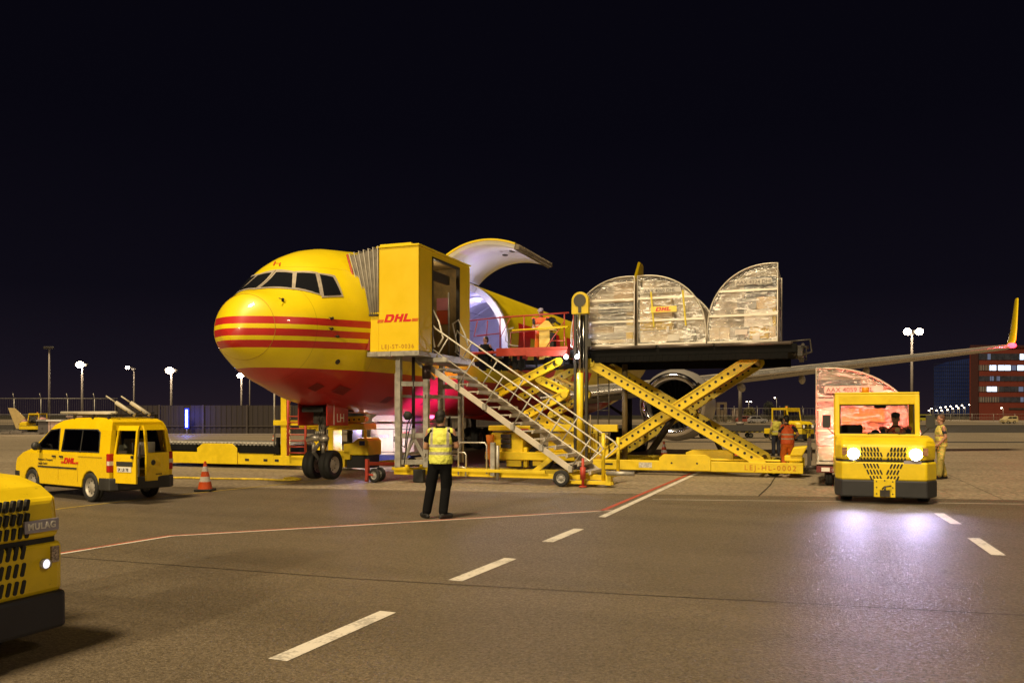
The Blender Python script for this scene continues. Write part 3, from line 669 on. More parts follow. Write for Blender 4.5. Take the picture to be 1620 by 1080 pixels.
# bellows
BEL = mat('bellows_canvas', (.34, .31, .26), .8, var=.25, vs_=5)
m = MB(); n = 12
def bel(k, top):
    u = k/n; z = (.05 if k % 2 else -.05)
    return Q(1.42+u*.86, CT0+.02+z, 6.03+.14*u) if top else Q(1.92+u*.36, CT0+.02+z*.5, 4.42+.08*u)
for k in range(n):
    m.face([bel(k, 0), bel(k+1, 0), bel(k+1, 1), bel(k, 1)])
for k in range(n):
    a_, b_ = bel(k, 1), bel(k+1, 1); off = Vector((0, 3.2, 0)); z1 = (.05 if k % 2 else -.05); m.face([a_, b_, b_+off, a_+off])
    a_, b_ = bel(k, 0)+Vector((0, 3.2, 0)), bel(k, 1)+Vector((0, 3.2, 0)); m.face([a_, bel(k+1, 0)+Vector((0, 3.2, 0)), bel(k+1, 1)+Vector((0, 3.2, 0)), b_])
o = m.build('bellows', BEL, st); sd = o.modifiers.new('s', 'SOLIDIFY'); sd.thickness = .012
m = MB()
for k in range(0, n+1, 2): m.tube([bel(k, 0)+Vector((0, -.02, 0)), bel(k, 1)+Vector((0, -.02, .05)), bel(k, 1)+Vector((0, 3.2, .05))], .016, 5)
m.build('bellows_rib', mat('rib_beige', (.42, .39, .33), .6, var=.1), st)
m = MB(); m.tube([bel(0, 0)+Vector((-.03, -.04, -.1)), bel(0, 1)+Vector((-.05, -.04, .03))], .03, 6); m.b2(Q(1.93, CT0-.02, 3.5), Q(2.015, CT0+.03, 4.45)); m.build('red_seal', REDR, st)
m = MB(); m.b2(Q(1.9, CT0-.05, 4.40), Q(2.28, CT0+.2, 4.45)); m.build('bellows_tray', DST, st)
# platform and legs
m = MB(); m.b2(Q(1.95, CT0-.03, 3.33), Q(CP1+.03, CT1+.03, 3.455))
for p in (2.2, 2.6, 3.0, 3.35): m.b2(Q(p, CT0-.05, 3.32), Q(p+.05, CT0-.031, 3.46))
m.b2(Q(3.0, 4.4, 3.2), Q(3.9, 6.3, 3.32)); m.build('platform', GALV, st, bevel=.008)
m = MB()
for (p, t) in ((2.72, 3.95), (2.72, 6.6)): m.b2(Q(p-.07, t-.07, .42), Q(p+.07, t+.07, 3.33)); m.b2(Q(p-.105, t-.05, .40), Q(p-.072, t+.05, 2.9))
for (p, t) in ((3.38, 4.25), (3.38, 6.5)): m.b2(Q(p-.07, t-.07, .42), Q(p+.07, t+.07, 3.0))
for t in (3.97, 6.6):
    for z in (2.62, 1.25, .55): m.beam(Q(2.78, t, z), Q(3.34, t+.28 if t < 5 else t-.1, z), .06, .13)
for p in (2.72, 3.38):
    for z in (2.3, .75): m.beam(Q(p, 4.1, z), Q(p, 6.5, z), .06, .08)
m.build('leg_frame', GALV, st, bevel=.006)
m = MB(); m.beam(Q(3.0, 4.3, 3.3), Q(3.5, 4.5, 2.75), .05, .08); m.build('brace', GALV, st)
m = MB(); m.beam(Q(3.06, 4.12, 1.2), Q(2.72, 4.1, .45), .05, .09); m.beam(Q(3.06, 4.12, 1.2), Q(3.42, 4.3, .45), .05, .09); m.cyl(Q(3.06, 4.12, 1.15), Q(3.06, 4.12, 1.45), .06); m.build('brace', GALV, st)
m = MB(); m.cyl(Q(3.06, 4.12, 1.4), Q(3.06, 4.12, 3.35), .045); m.cyl(Q(3.38, 4.25, 2.75), Q(3.38, 4.25, 3.1), .12); m.build('hydraulic_ram', mat('ram_dark', (.035, .02, .02), .35, metal=.6), st)
m = MB(); m.tube([Q(2.82, 3.9, 1.0), Q(2.95, 3.85, .95), Q(3.0, 3.9, 1.6), Q(3.15, 3.9, 1.75), Q(3.0, 3.9, 1.2), Q(2.9, 3.9, .5)], .016, 6); m.ell(Q(2.98, 3.95, 1.78), (.12, .1, .12)); m.build('cable', BLK, st)
# yellow base frame with wheels
m = MB()
m.b2(Q(2.15, 4.72, .16), Q(8.15, 4.82, .29)); m.b2(Q(2.15, 6.28, .16), Q(8.15, 6.38, .29)); m.b2(Q(2.2, 4.5, .30), Q(6.6, 4.58, .38))
for p in (2.2, 3.3, 5.3, 6.9, 8.0): m.b2(Q(p, 4.83, .17), Q(p+.11, 6.27, .28))
m.b2(Q(7.0, 4.58, .06), Q(8.35, 4.70, .15)); m.b2(Q(8.16, 4.55, .05), Q(8.30, 4.8, .32)); m.b2(Q(2.55, 4.6, .29), Q(2.65, 4.7, .55)); m.b2(Q(3.0, 4.6, .29), Q(3.08, 4.7, .5))
m.beam(Q(6.1, 4.8, .24), Q(6.75, 4.85, .75), .09, .13)
m.build('base_frame', YELM, st, bevel=.008)
m = MB(); m.cyl(Q(8.08, 4.66, .1), Q(8.08, 4.66, 1.35), .045); m.cyl(Q(8.08, 6.3, .2), Q(8.08, 6.3, 1.2), .045); m.build('corner_post', YELM, st)
for (p, t) in ((7.05, 4.45), (7.05, 6.5), (2.6, 6.7)): wheel(st, Q(p, t, .21), .21, .14, (0, 1, 0), GRY, n=20)
m = MB(); m.b2(Q(2.95, 4.3, .0), Q(3.25, 4.48, .34)); m.build('wheel_chock_box', BLK, st, bevel=.02)
m = MB(); m.cyl(Q(7.62, 4.42, .0), Q(7.62, 4.42, .72), .035); m.cyl(Q(7.62, 4.42, .2), Q(7.62, 4.42, .5), .07); m.cyl(Q(7.62, 4.42, 0), Q(7.62, 4.42, .03), .1); m.build('stabiliser_jack', REDR, st)
m = MB(); m.cyl(Q(8.2, 4.5, .36), Q(8.9, 4.5, .36), .055); m.build('stub_pipe', GALV, st)
# looped guard rails on the base
CHR = mat('satin_rail', (.60, .57, .52), .3, metal=.6, var=.05)
def arch(pts): m.tube(pts, .024, 8)
m = MB(); arch([Q(4.15, 4.6, .2), Q(4.15, 4.6, 1.0), Q(4.2, 4.6, 1.07), Q(4.9, 4.6, 1.07), Q(4.96, 4.6, 1.0), Q(4.96, 4.6, .25)]); arch([Q(4.15, 4.6, .42), Q(4.36, 4.6, .4), Q(4.36, 4.6, .16)]); arch([Q(4.17, 4.6, .80), Q(4.33, 4.6, .80), Q(4.37, 4.6, .74), Q(4.37, 4.6, .4)])
m.build('guard_rail', CHR, st)
m = MB(); m.b2(Q(5.08, 4.55, .2), Q(5.2, 4.65, 1.08)); m.cyl(Q(5.27, 4.6, .1), Q(5.27, 4.6, 1.0), .045); m.cyl(Q(3.6, 4.6, .16), Q(3.6, 4.6, .72), .03); m.build('frame_post', GALV, st)
# flight
def sz(p, o=0.): return 3.29-.672*(p-3.1)+o
NT, FT = 4.55, 6.0
m = MB()
for t, pe_ in ((NT, 7.3), (FT, 7.75)): m = MB(); m.beam(Q(3.2, t, sz(3.2, -.06 if t < 5 else .04)), Q(pe_, t, sz(pe_, -.06 if t < 5 else .04)), .07, .15); m.build('stringer', mat('stringer_alu', (.60, .54, .45), .5, metal=.2, var=.1), st, bevel=.008)
m = MB(); k = 0
nst = 14
for i in range(nst):
    p = 3.55+i*.305; z = sz(p, .02); m.b2(Q(p-.02, NT+.04, z), Q(p+.24, FT-.04, z+.035)); m.b2(Q(p+.215, NT+.04, z-.05), Q(p+.24, FT-.04, z)); 
m.build('treads', mat('tread_grid', (.42, .38, .32), .6, metal=0., var=.3, vs_=12), st)
m = MB()
for i in range(nst):
    p = 3.55+i*.305; z = sz(p, .02)
    m.b2(Q(p+.245, NT+.04, z-.03), Q(p+.268, FT-.04, z+.05))
m.build('tread_edges', mat('tread_edge', (.62, .57, .48), .5, var=.1), st)
sl = Vector((1, 0, -.672)).normalized(); pn = Vector((.565, 0, .825)).normalized()
RAILM = mat('handrail', (.68, .64, .55), .35, metal=.3, var=.05)
for t in (NT-.07, FT+.07):
    m = MB()
    A_ = Q(3.2, t, sz(3.2)); E_ = Q(7.75, t, sz(7.75))
    for i in range(6):
        b_ = Q(3.35+i*.78, t, sz(3.35+i*.78, -.1)); m.cyl(b_, b_+pn*1.02, .021, n=8)
        m.box(b_+pn*.05, (.1, .05, .16))
    m.build('baluster', GALV, st)
    m = MB()
    b0 = Q(3.35, t, sz(3.35, -.1)); b1 = Q(3.35+5*.78, t, sz(3.35+5*.78, -.1)); 
    top0, top1 = b0+pn*1.0-sl*.45, b1+pn*1.0+sl*.25
    m.tube([Q(3.42, t, 3.62), Q(3.4, t, 4.05), top0-sl*.1+Vector((0, 0, .05)), top0, top1, top1+Vector((.10, 0, -.12)), b1+pn*.5+sl*.3, b1+pn*.5+sl*.12, b0+pn*.5-sl*.3, Q(3.42, t, 3.62)], .024, 8)
    m.build('handrail', RAILM, st)
m = MB(); m.tube([Q(3.5, NT-.05, 3.6), Q(3.32, NT-.05, 4.5), Q(3.45, NT-.05, 4.62), Q(3.62, NT-.05, 4.3), Q(3.75, NT-.05, 3.85), Q(3.6, NT-.05, 3.62)], .026, 8); m.tube([Q(3.5, FT+.05, 3.6), Q(3.32, FT+.05, 4.4), Q(3.5, FT+.05, 4.5), Q(3.7, FT+.05, 4.1), Q(3.8, FT+.05, 3.75)], .026, 8); m.build('landing_frame', RAILM, st)

# ---------------------------------------------------------------- the main deck loader
P0, T0 = 9.0, 11.1
ld = thing('deck_loader', 'yellow scissor lift deck loader, raised to the side cargo door, loaded with containers', 'loader', W(P0, T0), R0)
NEAR, FAR = 9.55, 12.75
def join_into(o, h):
    me = o.data; me.materials.append(h.data.materials[0]); bm = bmesh.new(); bm.from_mesh(me); n0 = len(bm.faces); bm.from_mesh(h.data); bm.faces.ensure_lookup_table()
    for f in bm.faces[n0:]: f.material_index = 1
    bm.to_mesh(me); bm.free(); bpy.data.objects.remove(h)
def perf_arm(parent, a, b, w, h, holes=14, name='scissor_arm', mt=None, r=.042, hside=-1, lo=.08, hi=.92):
    a, b = Vector(a), Vector(b); d = (b-a).normalized(); L = (b-a).length; mb = MB()
    mb.beam(a, b, w, h)
    up = Vector((1, 0, 0)) if abs(d.z) > .99 else Vector((0, 0, 1)); x = d.cross(up).normalized(); zz = x.cross(d).normalized()
    for e in (-1, 1): mb.beam(a+zz*e*(h/2+.015), b+zz*e*(h/2+.015), w+.07, .03)
    mb.cyl(a-x*(w/2+.06), a+x*(w/2+.06), h*.55, n=18); mb.cyl(b-x*(w/2+.06), b+x*(w/2+.06), h*.55, n=18)
    o = mb.build(name, mt or YELM, parent)
    hb = MB()
    side = x if x.y*hside > 0 else -x
    for k in range(holes):
        c = a+d*L*(lo+(hi-lo)*k/(holes-1))+side*(w/2); hb.cyl(c-side*.01, c+side*.004, r, n=10)
    h_ = hb.build('hole_pattern', BLK, o); join_into(o, h_)
    return o
dk = mat('deck_dark', (.007, .007, .007), .85, spec=.15, var=.3)
m = MB()
m.b2(Q(5.78, NEAR, 3.60), Q(12.55, FAR, 3.86)); m.build('deck', dk, ld, bevel=.01)
m = MB(); ROLL = mat('deck_edge_grey', (.17, .14, .12), .4, metal=.5, var=.2)
for p0_, p1_ in ((5.9, 8.5), (8.6, 10.2), (10.25, 12.4)): m.cyl(Q(p0_, NEAR-.02, 3.87), Q(p1_, NEAR-.02, 3.87), .055, n=12)
m.b2(Q(5.9, FAR-.1, 3.87), Q(12.5, FAR, 3.95)); m.build('edge_roller', ROLL, ld)
m = MB()
for k in range(44): m.cyl(Q(6.0+k*.149, NEAR+.15, 3.885), Q(6.0+k*.149, FAR-.2, 3.885), .035, n=6)
m.build('roller_bed', ROLL, ld)
m = MB(); m.b2(Q(5.9, NEAR-.05, 3.42), Q(12.3, NEAR+.08, 3.595))
for k in range(32): m.b2(Q(6.1+k*.195, NEAR-.07, 3.44), Q(6.17+k*.195, NEAR-.051, 3.60))
m.b2(Q(5.9, FAR-.1, 3.35), Q(12.3, FAR+.05, 3.595)); m.build('deck_side_rail', dk, ld)
random.seed(2); m = MB()
for k in range(16): x = 12.35+random.random()*.4; y = NEAR+random.uniform(0, .5); m.cyl(Q(x, y, 3.55+random.random()*.3), Q(x+random.uniform(-.1, .15), y+random.uniform(.1, .3), 3.5+random.random()*.35), .045)
m.tube([Q(12.3, NEAR, 3.9), Q(12.9, NEAR, 3.95), Q(12.95, NEAR, 3.6), Q(12.7, NEAR, 3.5)], .03, 6); m.tube([Q(12.4, NEAR+.3, 3.8), Q(12.8, NEAR+.3, 3.75), Q(12.8, NEAR+.3, 3.4), Q(12.5, NEAR+.3, 3.45)], .025, 6)
m.b2(Q(12.56, NEAR+.1, 3.5), Q(12.7, FAR, 3.8)); m.build('end_stop', DST, ld)
# main scissors
for t, inner in ((9.62, 0), (12.55, 1)):
    perf_arm(ld, Q(6.45, t, 3.42), Q(11.55, t, .42), .14, .25, 24, hi=.95)
    perf_arm(ld, Q(11.35, t+.2, 3.50), Q(6.6, t+.2, .42), .14, .25, 24, hi=.95)
m = MB()
m.beam(Q(6.7, 10.1, 3.3), Q(11.4, 10.1, .5), .12, .2); m.beam(Q(11.2, 10.2, 3.3), Q(6.8, 10.2, .5), .12, .2)
for (p, z) in ((9.0, 1.92), (6.5, 3.4), (11.3, 3.45), (11.5, .45), (6.7, .45)): m.cyl(Q(p, 9.6, z), Q(p, 12.6, z), .07)
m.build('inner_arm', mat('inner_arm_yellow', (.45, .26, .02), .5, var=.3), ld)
m = MB(); m.cyl(Q(8.0, 11.1, .55), Q(8.9, 11.1, 1.9), .11); m.cyl(Q(8.9, 11.1, 1.9), Q(9.6, 11.1, 2.8), .06); m.cyl(Q(10.4, 10.6, .5), Q(9.9, 10.6, 1.6), .07); m.build('lift_ram', DST, ld)
# chassis
m = MB()
m.b2(Q(6.3, NEAR-.12, .12), Q(12.72, NEAR+.1, .42)); m.b2(Q(3.0, FAR-.1, .12), Q(12.72, FAR+.1, .42))
for p in (4.5, 7.5, 12.3): m.b2(Q(p, NEAR+.11, .16), Q(p+.3, FAR-.11, .38))
m.b2(Q(2.9, NEAR-.02, .35), Q(6.29, NEAR+.16, .60))
m.build('chassis', YELM, ld, bevel=.015)
m = MB()
m.prism([(8.62, .14), (10.15, .14), (10.15, .52), (10.0, .62), (8.76, .62), (8.62, .5)], NEAR-.16, NEAR-.125, lambda a, b, d: Q(a, d, b)); m.prism([(9.35, .45), (10.75, .45), (10.75, .66), (10.55, .74), (9.55, .74), (9.35, .66)], NEAR+.3, NEAR+.8, lambda a, b, d: Q(a, d, b))
m.build('access_cover', YELM, ld, bevel=.012)
for p in (9.0, 9.75): m = MB(); m.cyl(Q(p, NEAR-.165, .36), Q(p, NEAR-.15, .36), .03); m.build('bolt', BLK, ld)
for p in (6.95, 3.4): m = MB(); m.b2(Q(p, NEAR-.125, .26), Q(p+.24, NEAR-.121, .32)); m.build('tie_down', BLK, ld)
m = MB(); m.b2(Q(8.0, NEAR-.124, .2), Q(8.4, NEAR-.121, .36)); m.build('notice_plate', mat('plate_white', (.6, .57, .5), .5, var=.3, vs_=20), ld)
text(ld, 'LEJ-HL-0002', Q(11.1, NEAR-.12, .20), (1, 0, 0), (0, 0, 1), .21, mat('stencil_orange', (.50, .15, .01), .6, var=0), spacing=1.35)
m = MB(); m.b2(Q(12.2, NEAR+.15, .45), Q(12.7, NEAR+.7, .62)); m.prism([(12.35, .62), (12.7, .62), (12.84, .9), (12.45, .86)], NEAR+.1, NEAR+.9, lambda a, b, d: Q(a, d, b)); m.b2(Q(9.2, NEAR+.12, .43), Q(12.1, NEAR+.2, .50)); m.build('rear_housing', YELM, ld, bevel=.03)
for p in (3.75, 11.9): 
    for t in (10.05, 12.5): wheel(ld, Q(p+.9 if p < 5 else p, t, .40 if p < 5 else .2), .44 if p < 5 else .22, .3, (0, 1, 0), YELM, n=28)
m = MB(); m.b2(Q(3.05, 9.7, .30), Q(4.15, 11.5, 1.22)); m.b2(Q(3.0, 9.55, 1.28), Q(4.7, 11.6, 1.45)); m.b2(Q(4.16, 9.7, .1), Q(4.3, 9.9, .75)); m.b2(Q(3.6, 9.62, .12), Q(4.12, 9.69, .6)); m.build('engine_housing', YELM, ld, bevel=.03)
m = MB()
for k in range(3): m.b2(Q(3.42, 9.60, .72+k*.16), Q(3.76, 9.695, .85+k*.16))
m.build('louvre', DST, ld)
m = MB(); m.prism([(2.98, 1.15), (3.22, 1.15), (3.2, .12), (3.1, .12)], 9.4, 9.55, lambda a, b, d: Q(a, d, b)); m.build('mud_flap', mat('orange_tarp', (.75, .22, .01), .5, var=.2), ld)
m = MB(); m.b2(Q(4.0, 9.54, 1.30), Q(4.4, 9.548, 1.36)); m.build('red_label', REDR, ld)
# bridge platform
m = MB(); m.b2(Q(3.3, NEAR-.05, 3.70), Q(5.72, NEAR+.03, 3.96)); m.b2(Q(4.35, NEAR-.08, 3.66), Q(5.72, NEAR-.051, 3.86)); m.b2(Q(2.35, NEAR+.03, 3.80), Q(3.3, NEAR+.1, 3.88)); m.build('bridge_side', REDR, ld, bevel=.01)
m = MB(); m.b2(Q(2.35, NEAR+.11, 3.42), Q(5.75, FAR, 3.56))
random.seed(4)
for k in range(40):
    p = random.uniform(2.6, 5.6); m.b2(Q(p, NEAR+.04, 3.2+random.random()*.3), Q(p+random.uniform(.04, .2), NEAR+.10, 3.5+random.random()*.25))
m.build('bridge_floor', dk, ld)
m = MB()
def rail(pts, r=.022): m.tube([Q(*p) for p in pts], r, 7)
rail([(3.3, NEAR, 4.96), (5.75, NEAR, 5.02)], .028); rail([(2.35, NEAR, 4.9), (3.3, NEAR, 4.96)])
for p in (3.42, 4.25, 5.6, 5.9): rail([(p, NEAR, 3.9), (p, NEAR, 5.0)])
rail([(3.42, NEAR, 4.3), (3.8, NEAR, 4.98)], .014); rail([(5.0, NEAR, 3.95), (5.6, NEAR, 4.75)], .016); rail([(5.15, NEAR, 4.15), (5.6, NEAR, 4.15)], .014); rail([(3.42, NEAR, 4.45), (2.6, NEAR, 4.4)], .018)
rail([(2.62, NEAR, 4.88), (2.5, NEAR, 4.38), (2.95, NEAR, 4.4), (2.98, NEAR, 4.88)], .018)
m.build('bridge_rail', REDR, ld)
m = MB(); rail([(2.6, FAR, 3.6), (2.6, FAR, 4.8), (4.0, FAR, 4.85)]); rail([(4.0, FAR, 3.6), (4.0, FAR, 4.85)])
m.build('bridge_rail', REDR, ld)
m = MB(); rail([(3.85, NEAR-.03, 4.52), (5.75, NEAR-.03, 4.58)], .035); m.build('boom_rail', YELM, ld)
m = MB(); rail([(3.9, NEAR-.02, 4.62), (3.65, NEAR-.02, 4.55), (3.62, NEAR-.02, 4.2), (3.8, NEAR-.02, 4.05), (4.05, NEAR-.02, 4.02)], .02); m.build('hose_loop', GALV, ld)
m = MB(); m.b2(Q(4.72, NEAR+.1, 3.58), Q(5.08, NEAR+.45, 4.5)); m.prism([(4.66, 4.5), (5.3, 4.5), (5.05, 4.8), (4.95, 4.82), (4.70, 4.62)], NEAR+.05, NEAR+.5, lambda a, b, d: Q(a, d, b)); cons = m.build('control_console', mat('console_cream', (.78, .56, .12), .45, var=.05), ld, bevel=.012)
m = MB(); m.b2(Q(5.081, NEAR+.12, 3.58), Q(5.2, NEAR+.42, 4.42)); m.tube([Q(5.0, NEAR+.1, 4.83), Q(5.14, NEAR+.1, 4.9), Q(5.35, NEAR+.05, 4.72), Q(5.45, NEAR+.05, 4.66)], .035, 7); m.ell(Q(5.15, NEAR+.15, 4.82), (.13, .1, .1)); m.build('joystick', BLK, cons)
# folded scissor below the bridge
for t in (9.65, 12.3):
    perf_arm(ld, Q(3.15, t, 2.42), Q(5.42, t, 3.50), .12, .2, 8)
    perf_arm(ld, Q(4.7, t+.1, 2.95), Q(5.6, t+.1, 2.52), .12, .2, 5, r=.045)
    perf_arm(ld, Q(5.6, t, 2.45), Q(4.3, t, 1.8), .12, .2, 6, r=.045)
    perf_arm(ld, Q(4.3, t+.15, 1.85), Q(5.9, t+.15, 1.15), .12, .2, 6, r=.045)
m = MB(); m.beam(Q(3.4, 10.1, 3.4), Q(5.6, 10.1, 2.3), .14, .22); m.beam(Q(4.2, 10.0, 2.9), Q(5.7, 10.0, 3.6), .12, .16)
m.tube([Q(5.2, 10.0, 3.0), Q(5.9, 10.0, 2.7), Q(5.95, 10.0, 2.2), Q(5.4, 10.0, 1.9)], .05, 7); m.build('inner_arm', mat('inner_arm_yellow', (0, 0, 0)), ld)
m = MB(); m.b2(Q(4.9, NEAR, 1.28), Q(7.3, NEAR+.15, 1.5)); m.b2(Q(5.0, NEAR+.2, .6), Q(6.9, NEAR+.5, 1.2)); m.build('cross_beam', YELM, ld, bevel=.01)
# operator mast
m = MB(); t = 9.22
m.b2(Q(6.0, t, .5), Q(6.08, t+.12, 4.95)); m.b2(Q(6.36, t, .5), Q(6.44, t+.12, 4.95)); m.b2(Q(6.09, t+.13, 3.4), Q(6.35, t+.16, 4.9)); m.b2(Q(6.44, t-.02, 3.9), Q(6.55, t+.12, 4.15)); m.build('mast_rail', mat('mast_dark', (.05, .045, .035), .4, metal=.5), ld)
m = MB(); m.cyl(Q(6.2, t-.02, 3.0), Q(6.2, t-.02, 4.95), .045); m.cyl(Q(6.3, t+.05, 2.0), Q(6.3, t+.05, 4.9), .02); m.build('mast_ram', mat('chrome_ram', (.5, .5, .52), .2, metal=1, var=0), ld)
m = MB(); m.cyl(Q(6.2, t, .25), Q(6.2, t, 3.1), .10, n=16); m.build('mast_tube', YELM, ld)
m = MB()
pr = [(-.27, -.36), (.27, -.36), (.27, .05)]+[(.27*math.cos(a_), .05+.27*math.sin(a_)) for a_ in [PI*k/12 for k in range(1, 12)]]+[(-.27, .05)]
m.prism(pr, t-.08, t+.12, lambda a, b, d: Q(6.22+a, d, 5.28+b)); hd = m.build('mast_head', YELM, ld, bevel=.015)
m = MB(); m.cyl(Q(6.22, t-.10, 5.33), Q(6.22, t-.081, 5.33), .195, n=28); m.b2(Q(6.17, t-.095, 4.95), Q(6.27, t-.081, 5.2)); m.build('sheave', mat('mast_dark', (0, 0, 0)), hd)
m = MB()
for k in range(9): m.cyl(Q(6.65, t+.5, .9+k*.26), Q(7.0, t+.5, .9+k*.26), .016, n=6)
for p in (6.65, 7.0): m.cyl(Q(p, t+.5, .6), Q(p, t+.5, 3.2), .02, n=6)
m.build('ladder', DST, ld)
m = MB(); m.cyl(Q(7.35, 10.4, .3), Q(7.35, 10.4, 3.4), .09); m.cyl(Q(6.5, NEAR-.2, .4), Q(6.5, NEAR-.2, 1.8), .02); m.cyl(Q(6.0, NEAR-.2, .4), Q(6.0, NEAR-.2, 2.4), .015); m.build('guide_post', mat('guide_brown', (.22, .16, .07), .5, var=.2), ld)
for (p, t_, z) in ((5.72, 9.35, 3.62), (6.13, 9.16, 3.60)):
    m = MB(); m.ell(Q(p, t_-.03, z), (.06, .04, .06), 12, 8); m.build('work_lamp', glow('work_lamp_white', (.85, .83, 1.0), 55), ld)
    m = MB(); m.cyl(Q(p, t_+.0, z), Q(p, t_+.1, z), .085, n=14); m.build('lamp_housing', DST, ld)
lamp('POINT', 'loader_work_lamp', W(5.7, 9.15, 3.6), 45, (.80, .78, 1.0), size=.07)
lamp('POINT', 'under_deck_lamp', W(4.2, 11.2, 2.9), 30, (.82, .75, 1.0), size=.1)

# ---------------------------------------------------------------- contoured air cargo containers
def cargo_mat():
    m = bpy.data.materials.new('cargo_boxes'); m.use_nodes = True; nt = m.node_tree; b = nt.nodes['Principled BSDF']; L = nt.links.new
    g = nt.nodes.new('ShaderNodeNewGeometry'); r = nt.nodes.new('ShaderNodeValToRGB'); r.color_ramp.interpolation = 'CONSTANT'
    cs = [(.42, .28, .14), (.74, .70, .62), (.22, .21, .20), (.08, .08, .085), (.76, .71, .60), (.34, .33, .31), (.48, .34, .17), (.80, .78, .74), (.58, .48, .34), (.62, .42, .05)]
    r.color_ramp.elements[0].color = (*cs[0], 1); r.color_ramp.elements[1].position = .1; r.color_ramp.elements[1].color = (*cs[1], 1)
    for i in range(2, 10): e = r.color_ramp.elements.new(i/10); e.color = (*cs[i], 1)
    L(g.outputs['Random Per Island'], r.inputs[0]); L(r.outputs[0], b.inputs['Base Color']); b.inputs['Roughness'].default_value = .7
    return m
CARGO = cargo_mat()
def wrap_mat(name, tint, amt=.40, sc=(9, 9, 34)):
    m = bpy.data.materials.new(name); m.use_nodes = True; nt = m.node_tree; nt.nodes.clear(); L = nt.links.new; N = nt.nodes.new
    o = N('ShaderNodeOutputMaterial'); tc = N('ShaderNodeTexCoord'); mp = N('ShaderNodeMapping'); mp.inputs['Scale'].default_value = sc; L(tc.outputs['Object'], mp.inputs[0])
    mp.inputs['Rotation'].default_value = (.15, .25, .1)
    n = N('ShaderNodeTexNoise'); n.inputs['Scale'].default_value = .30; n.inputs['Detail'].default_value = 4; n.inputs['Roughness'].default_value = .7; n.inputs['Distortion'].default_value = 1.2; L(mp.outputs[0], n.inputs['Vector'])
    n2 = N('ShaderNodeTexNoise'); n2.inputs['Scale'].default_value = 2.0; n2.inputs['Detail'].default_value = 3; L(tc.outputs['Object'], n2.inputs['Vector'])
    r = N('ShaderNodeMapRange'); r.inputs[1].default_value = .525; r.inputs[2].default_value = .60; r.inputs[3].default_value = .04; r.inputs[4].default_value = amt*1.1; L(n.outputs['Fac'], r.inputs[0])  # white streaks mixed into the film as painted highlights
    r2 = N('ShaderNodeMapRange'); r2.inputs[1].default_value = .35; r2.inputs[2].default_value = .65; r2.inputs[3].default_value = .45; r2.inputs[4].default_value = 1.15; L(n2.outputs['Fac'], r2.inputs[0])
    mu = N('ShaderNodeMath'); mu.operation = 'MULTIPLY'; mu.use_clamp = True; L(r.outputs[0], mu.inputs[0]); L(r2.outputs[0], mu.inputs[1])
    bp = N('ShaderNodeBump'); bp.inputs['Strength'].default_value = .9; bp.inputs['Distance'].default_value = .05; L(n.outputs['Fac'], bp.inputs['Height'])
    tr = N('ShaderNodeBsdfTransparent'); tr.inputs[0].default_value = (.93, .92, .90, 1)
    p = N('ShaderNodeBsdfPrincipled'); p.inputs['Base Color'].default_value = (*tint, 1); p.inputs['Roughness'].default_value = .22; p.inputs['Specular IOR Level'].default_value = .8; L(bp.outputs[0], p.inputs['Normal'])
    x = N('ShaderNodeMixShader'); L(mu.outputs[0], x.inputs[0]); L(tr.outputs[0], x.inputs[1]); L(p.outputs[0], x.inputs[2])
    gl = N('ShaderNodeBsdfGlossy'); gl.inputs['Roughness'].default_value = .16; gl.inputs[0].default_value = (1, 1, 1, 1); L(bp.outputs[0], gl.inputs['Normal'])
    x2 = N('ShaderNodeMixShader'); x2.inputs[0].default_value = .14; L(x.outputs[0], x2.inputs[1]); L(gl.outputs[0], x2.inputs[2]); L(x2.outputs[0], o.inputs[0])
    return m
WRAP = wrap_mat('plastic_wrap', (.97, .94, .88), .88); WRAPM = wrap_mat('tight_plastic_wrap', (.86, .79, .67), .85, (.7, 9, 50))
ALF = mat('container_edge', (.62, .57, .48), .4, metal=.3, var=.12)
def prof(w, h, left, n=16, inset=0.):
    """outline: vertical back edge, flat bit on top, quarter curve down to the far lower corner"""
    pts = [(inset, inset), (inset, h-inset), (w*.12, h-inset)]
    for k in range(1, n+1):
        a_ = PI/2*k/n; pts.append((w*.12+(w*.88-inset)*math.sin(a_)**1.0, inset+(h-2*inset)*(.12+.88*math.cos(a_)**.86) if k < n else inset+.12*h))
    pts.append((w-inset, inset))
    if left: pts = [(w-a_, b_) for a_, b_ in pts][::-1]
    return pts
def inside(w, h, left, a_, b_):
    a_ = w-a_ if left else a_
    if a_ < 0 or a_ > w or b_ < 0 or b_ > h: return False
    if a_ < w*.12: return True
    s_ = min(1, (a_-w*.12)/(w*.88)); return b_ < h*(.12+.88*max(0, 1-s_*s_)**.43)
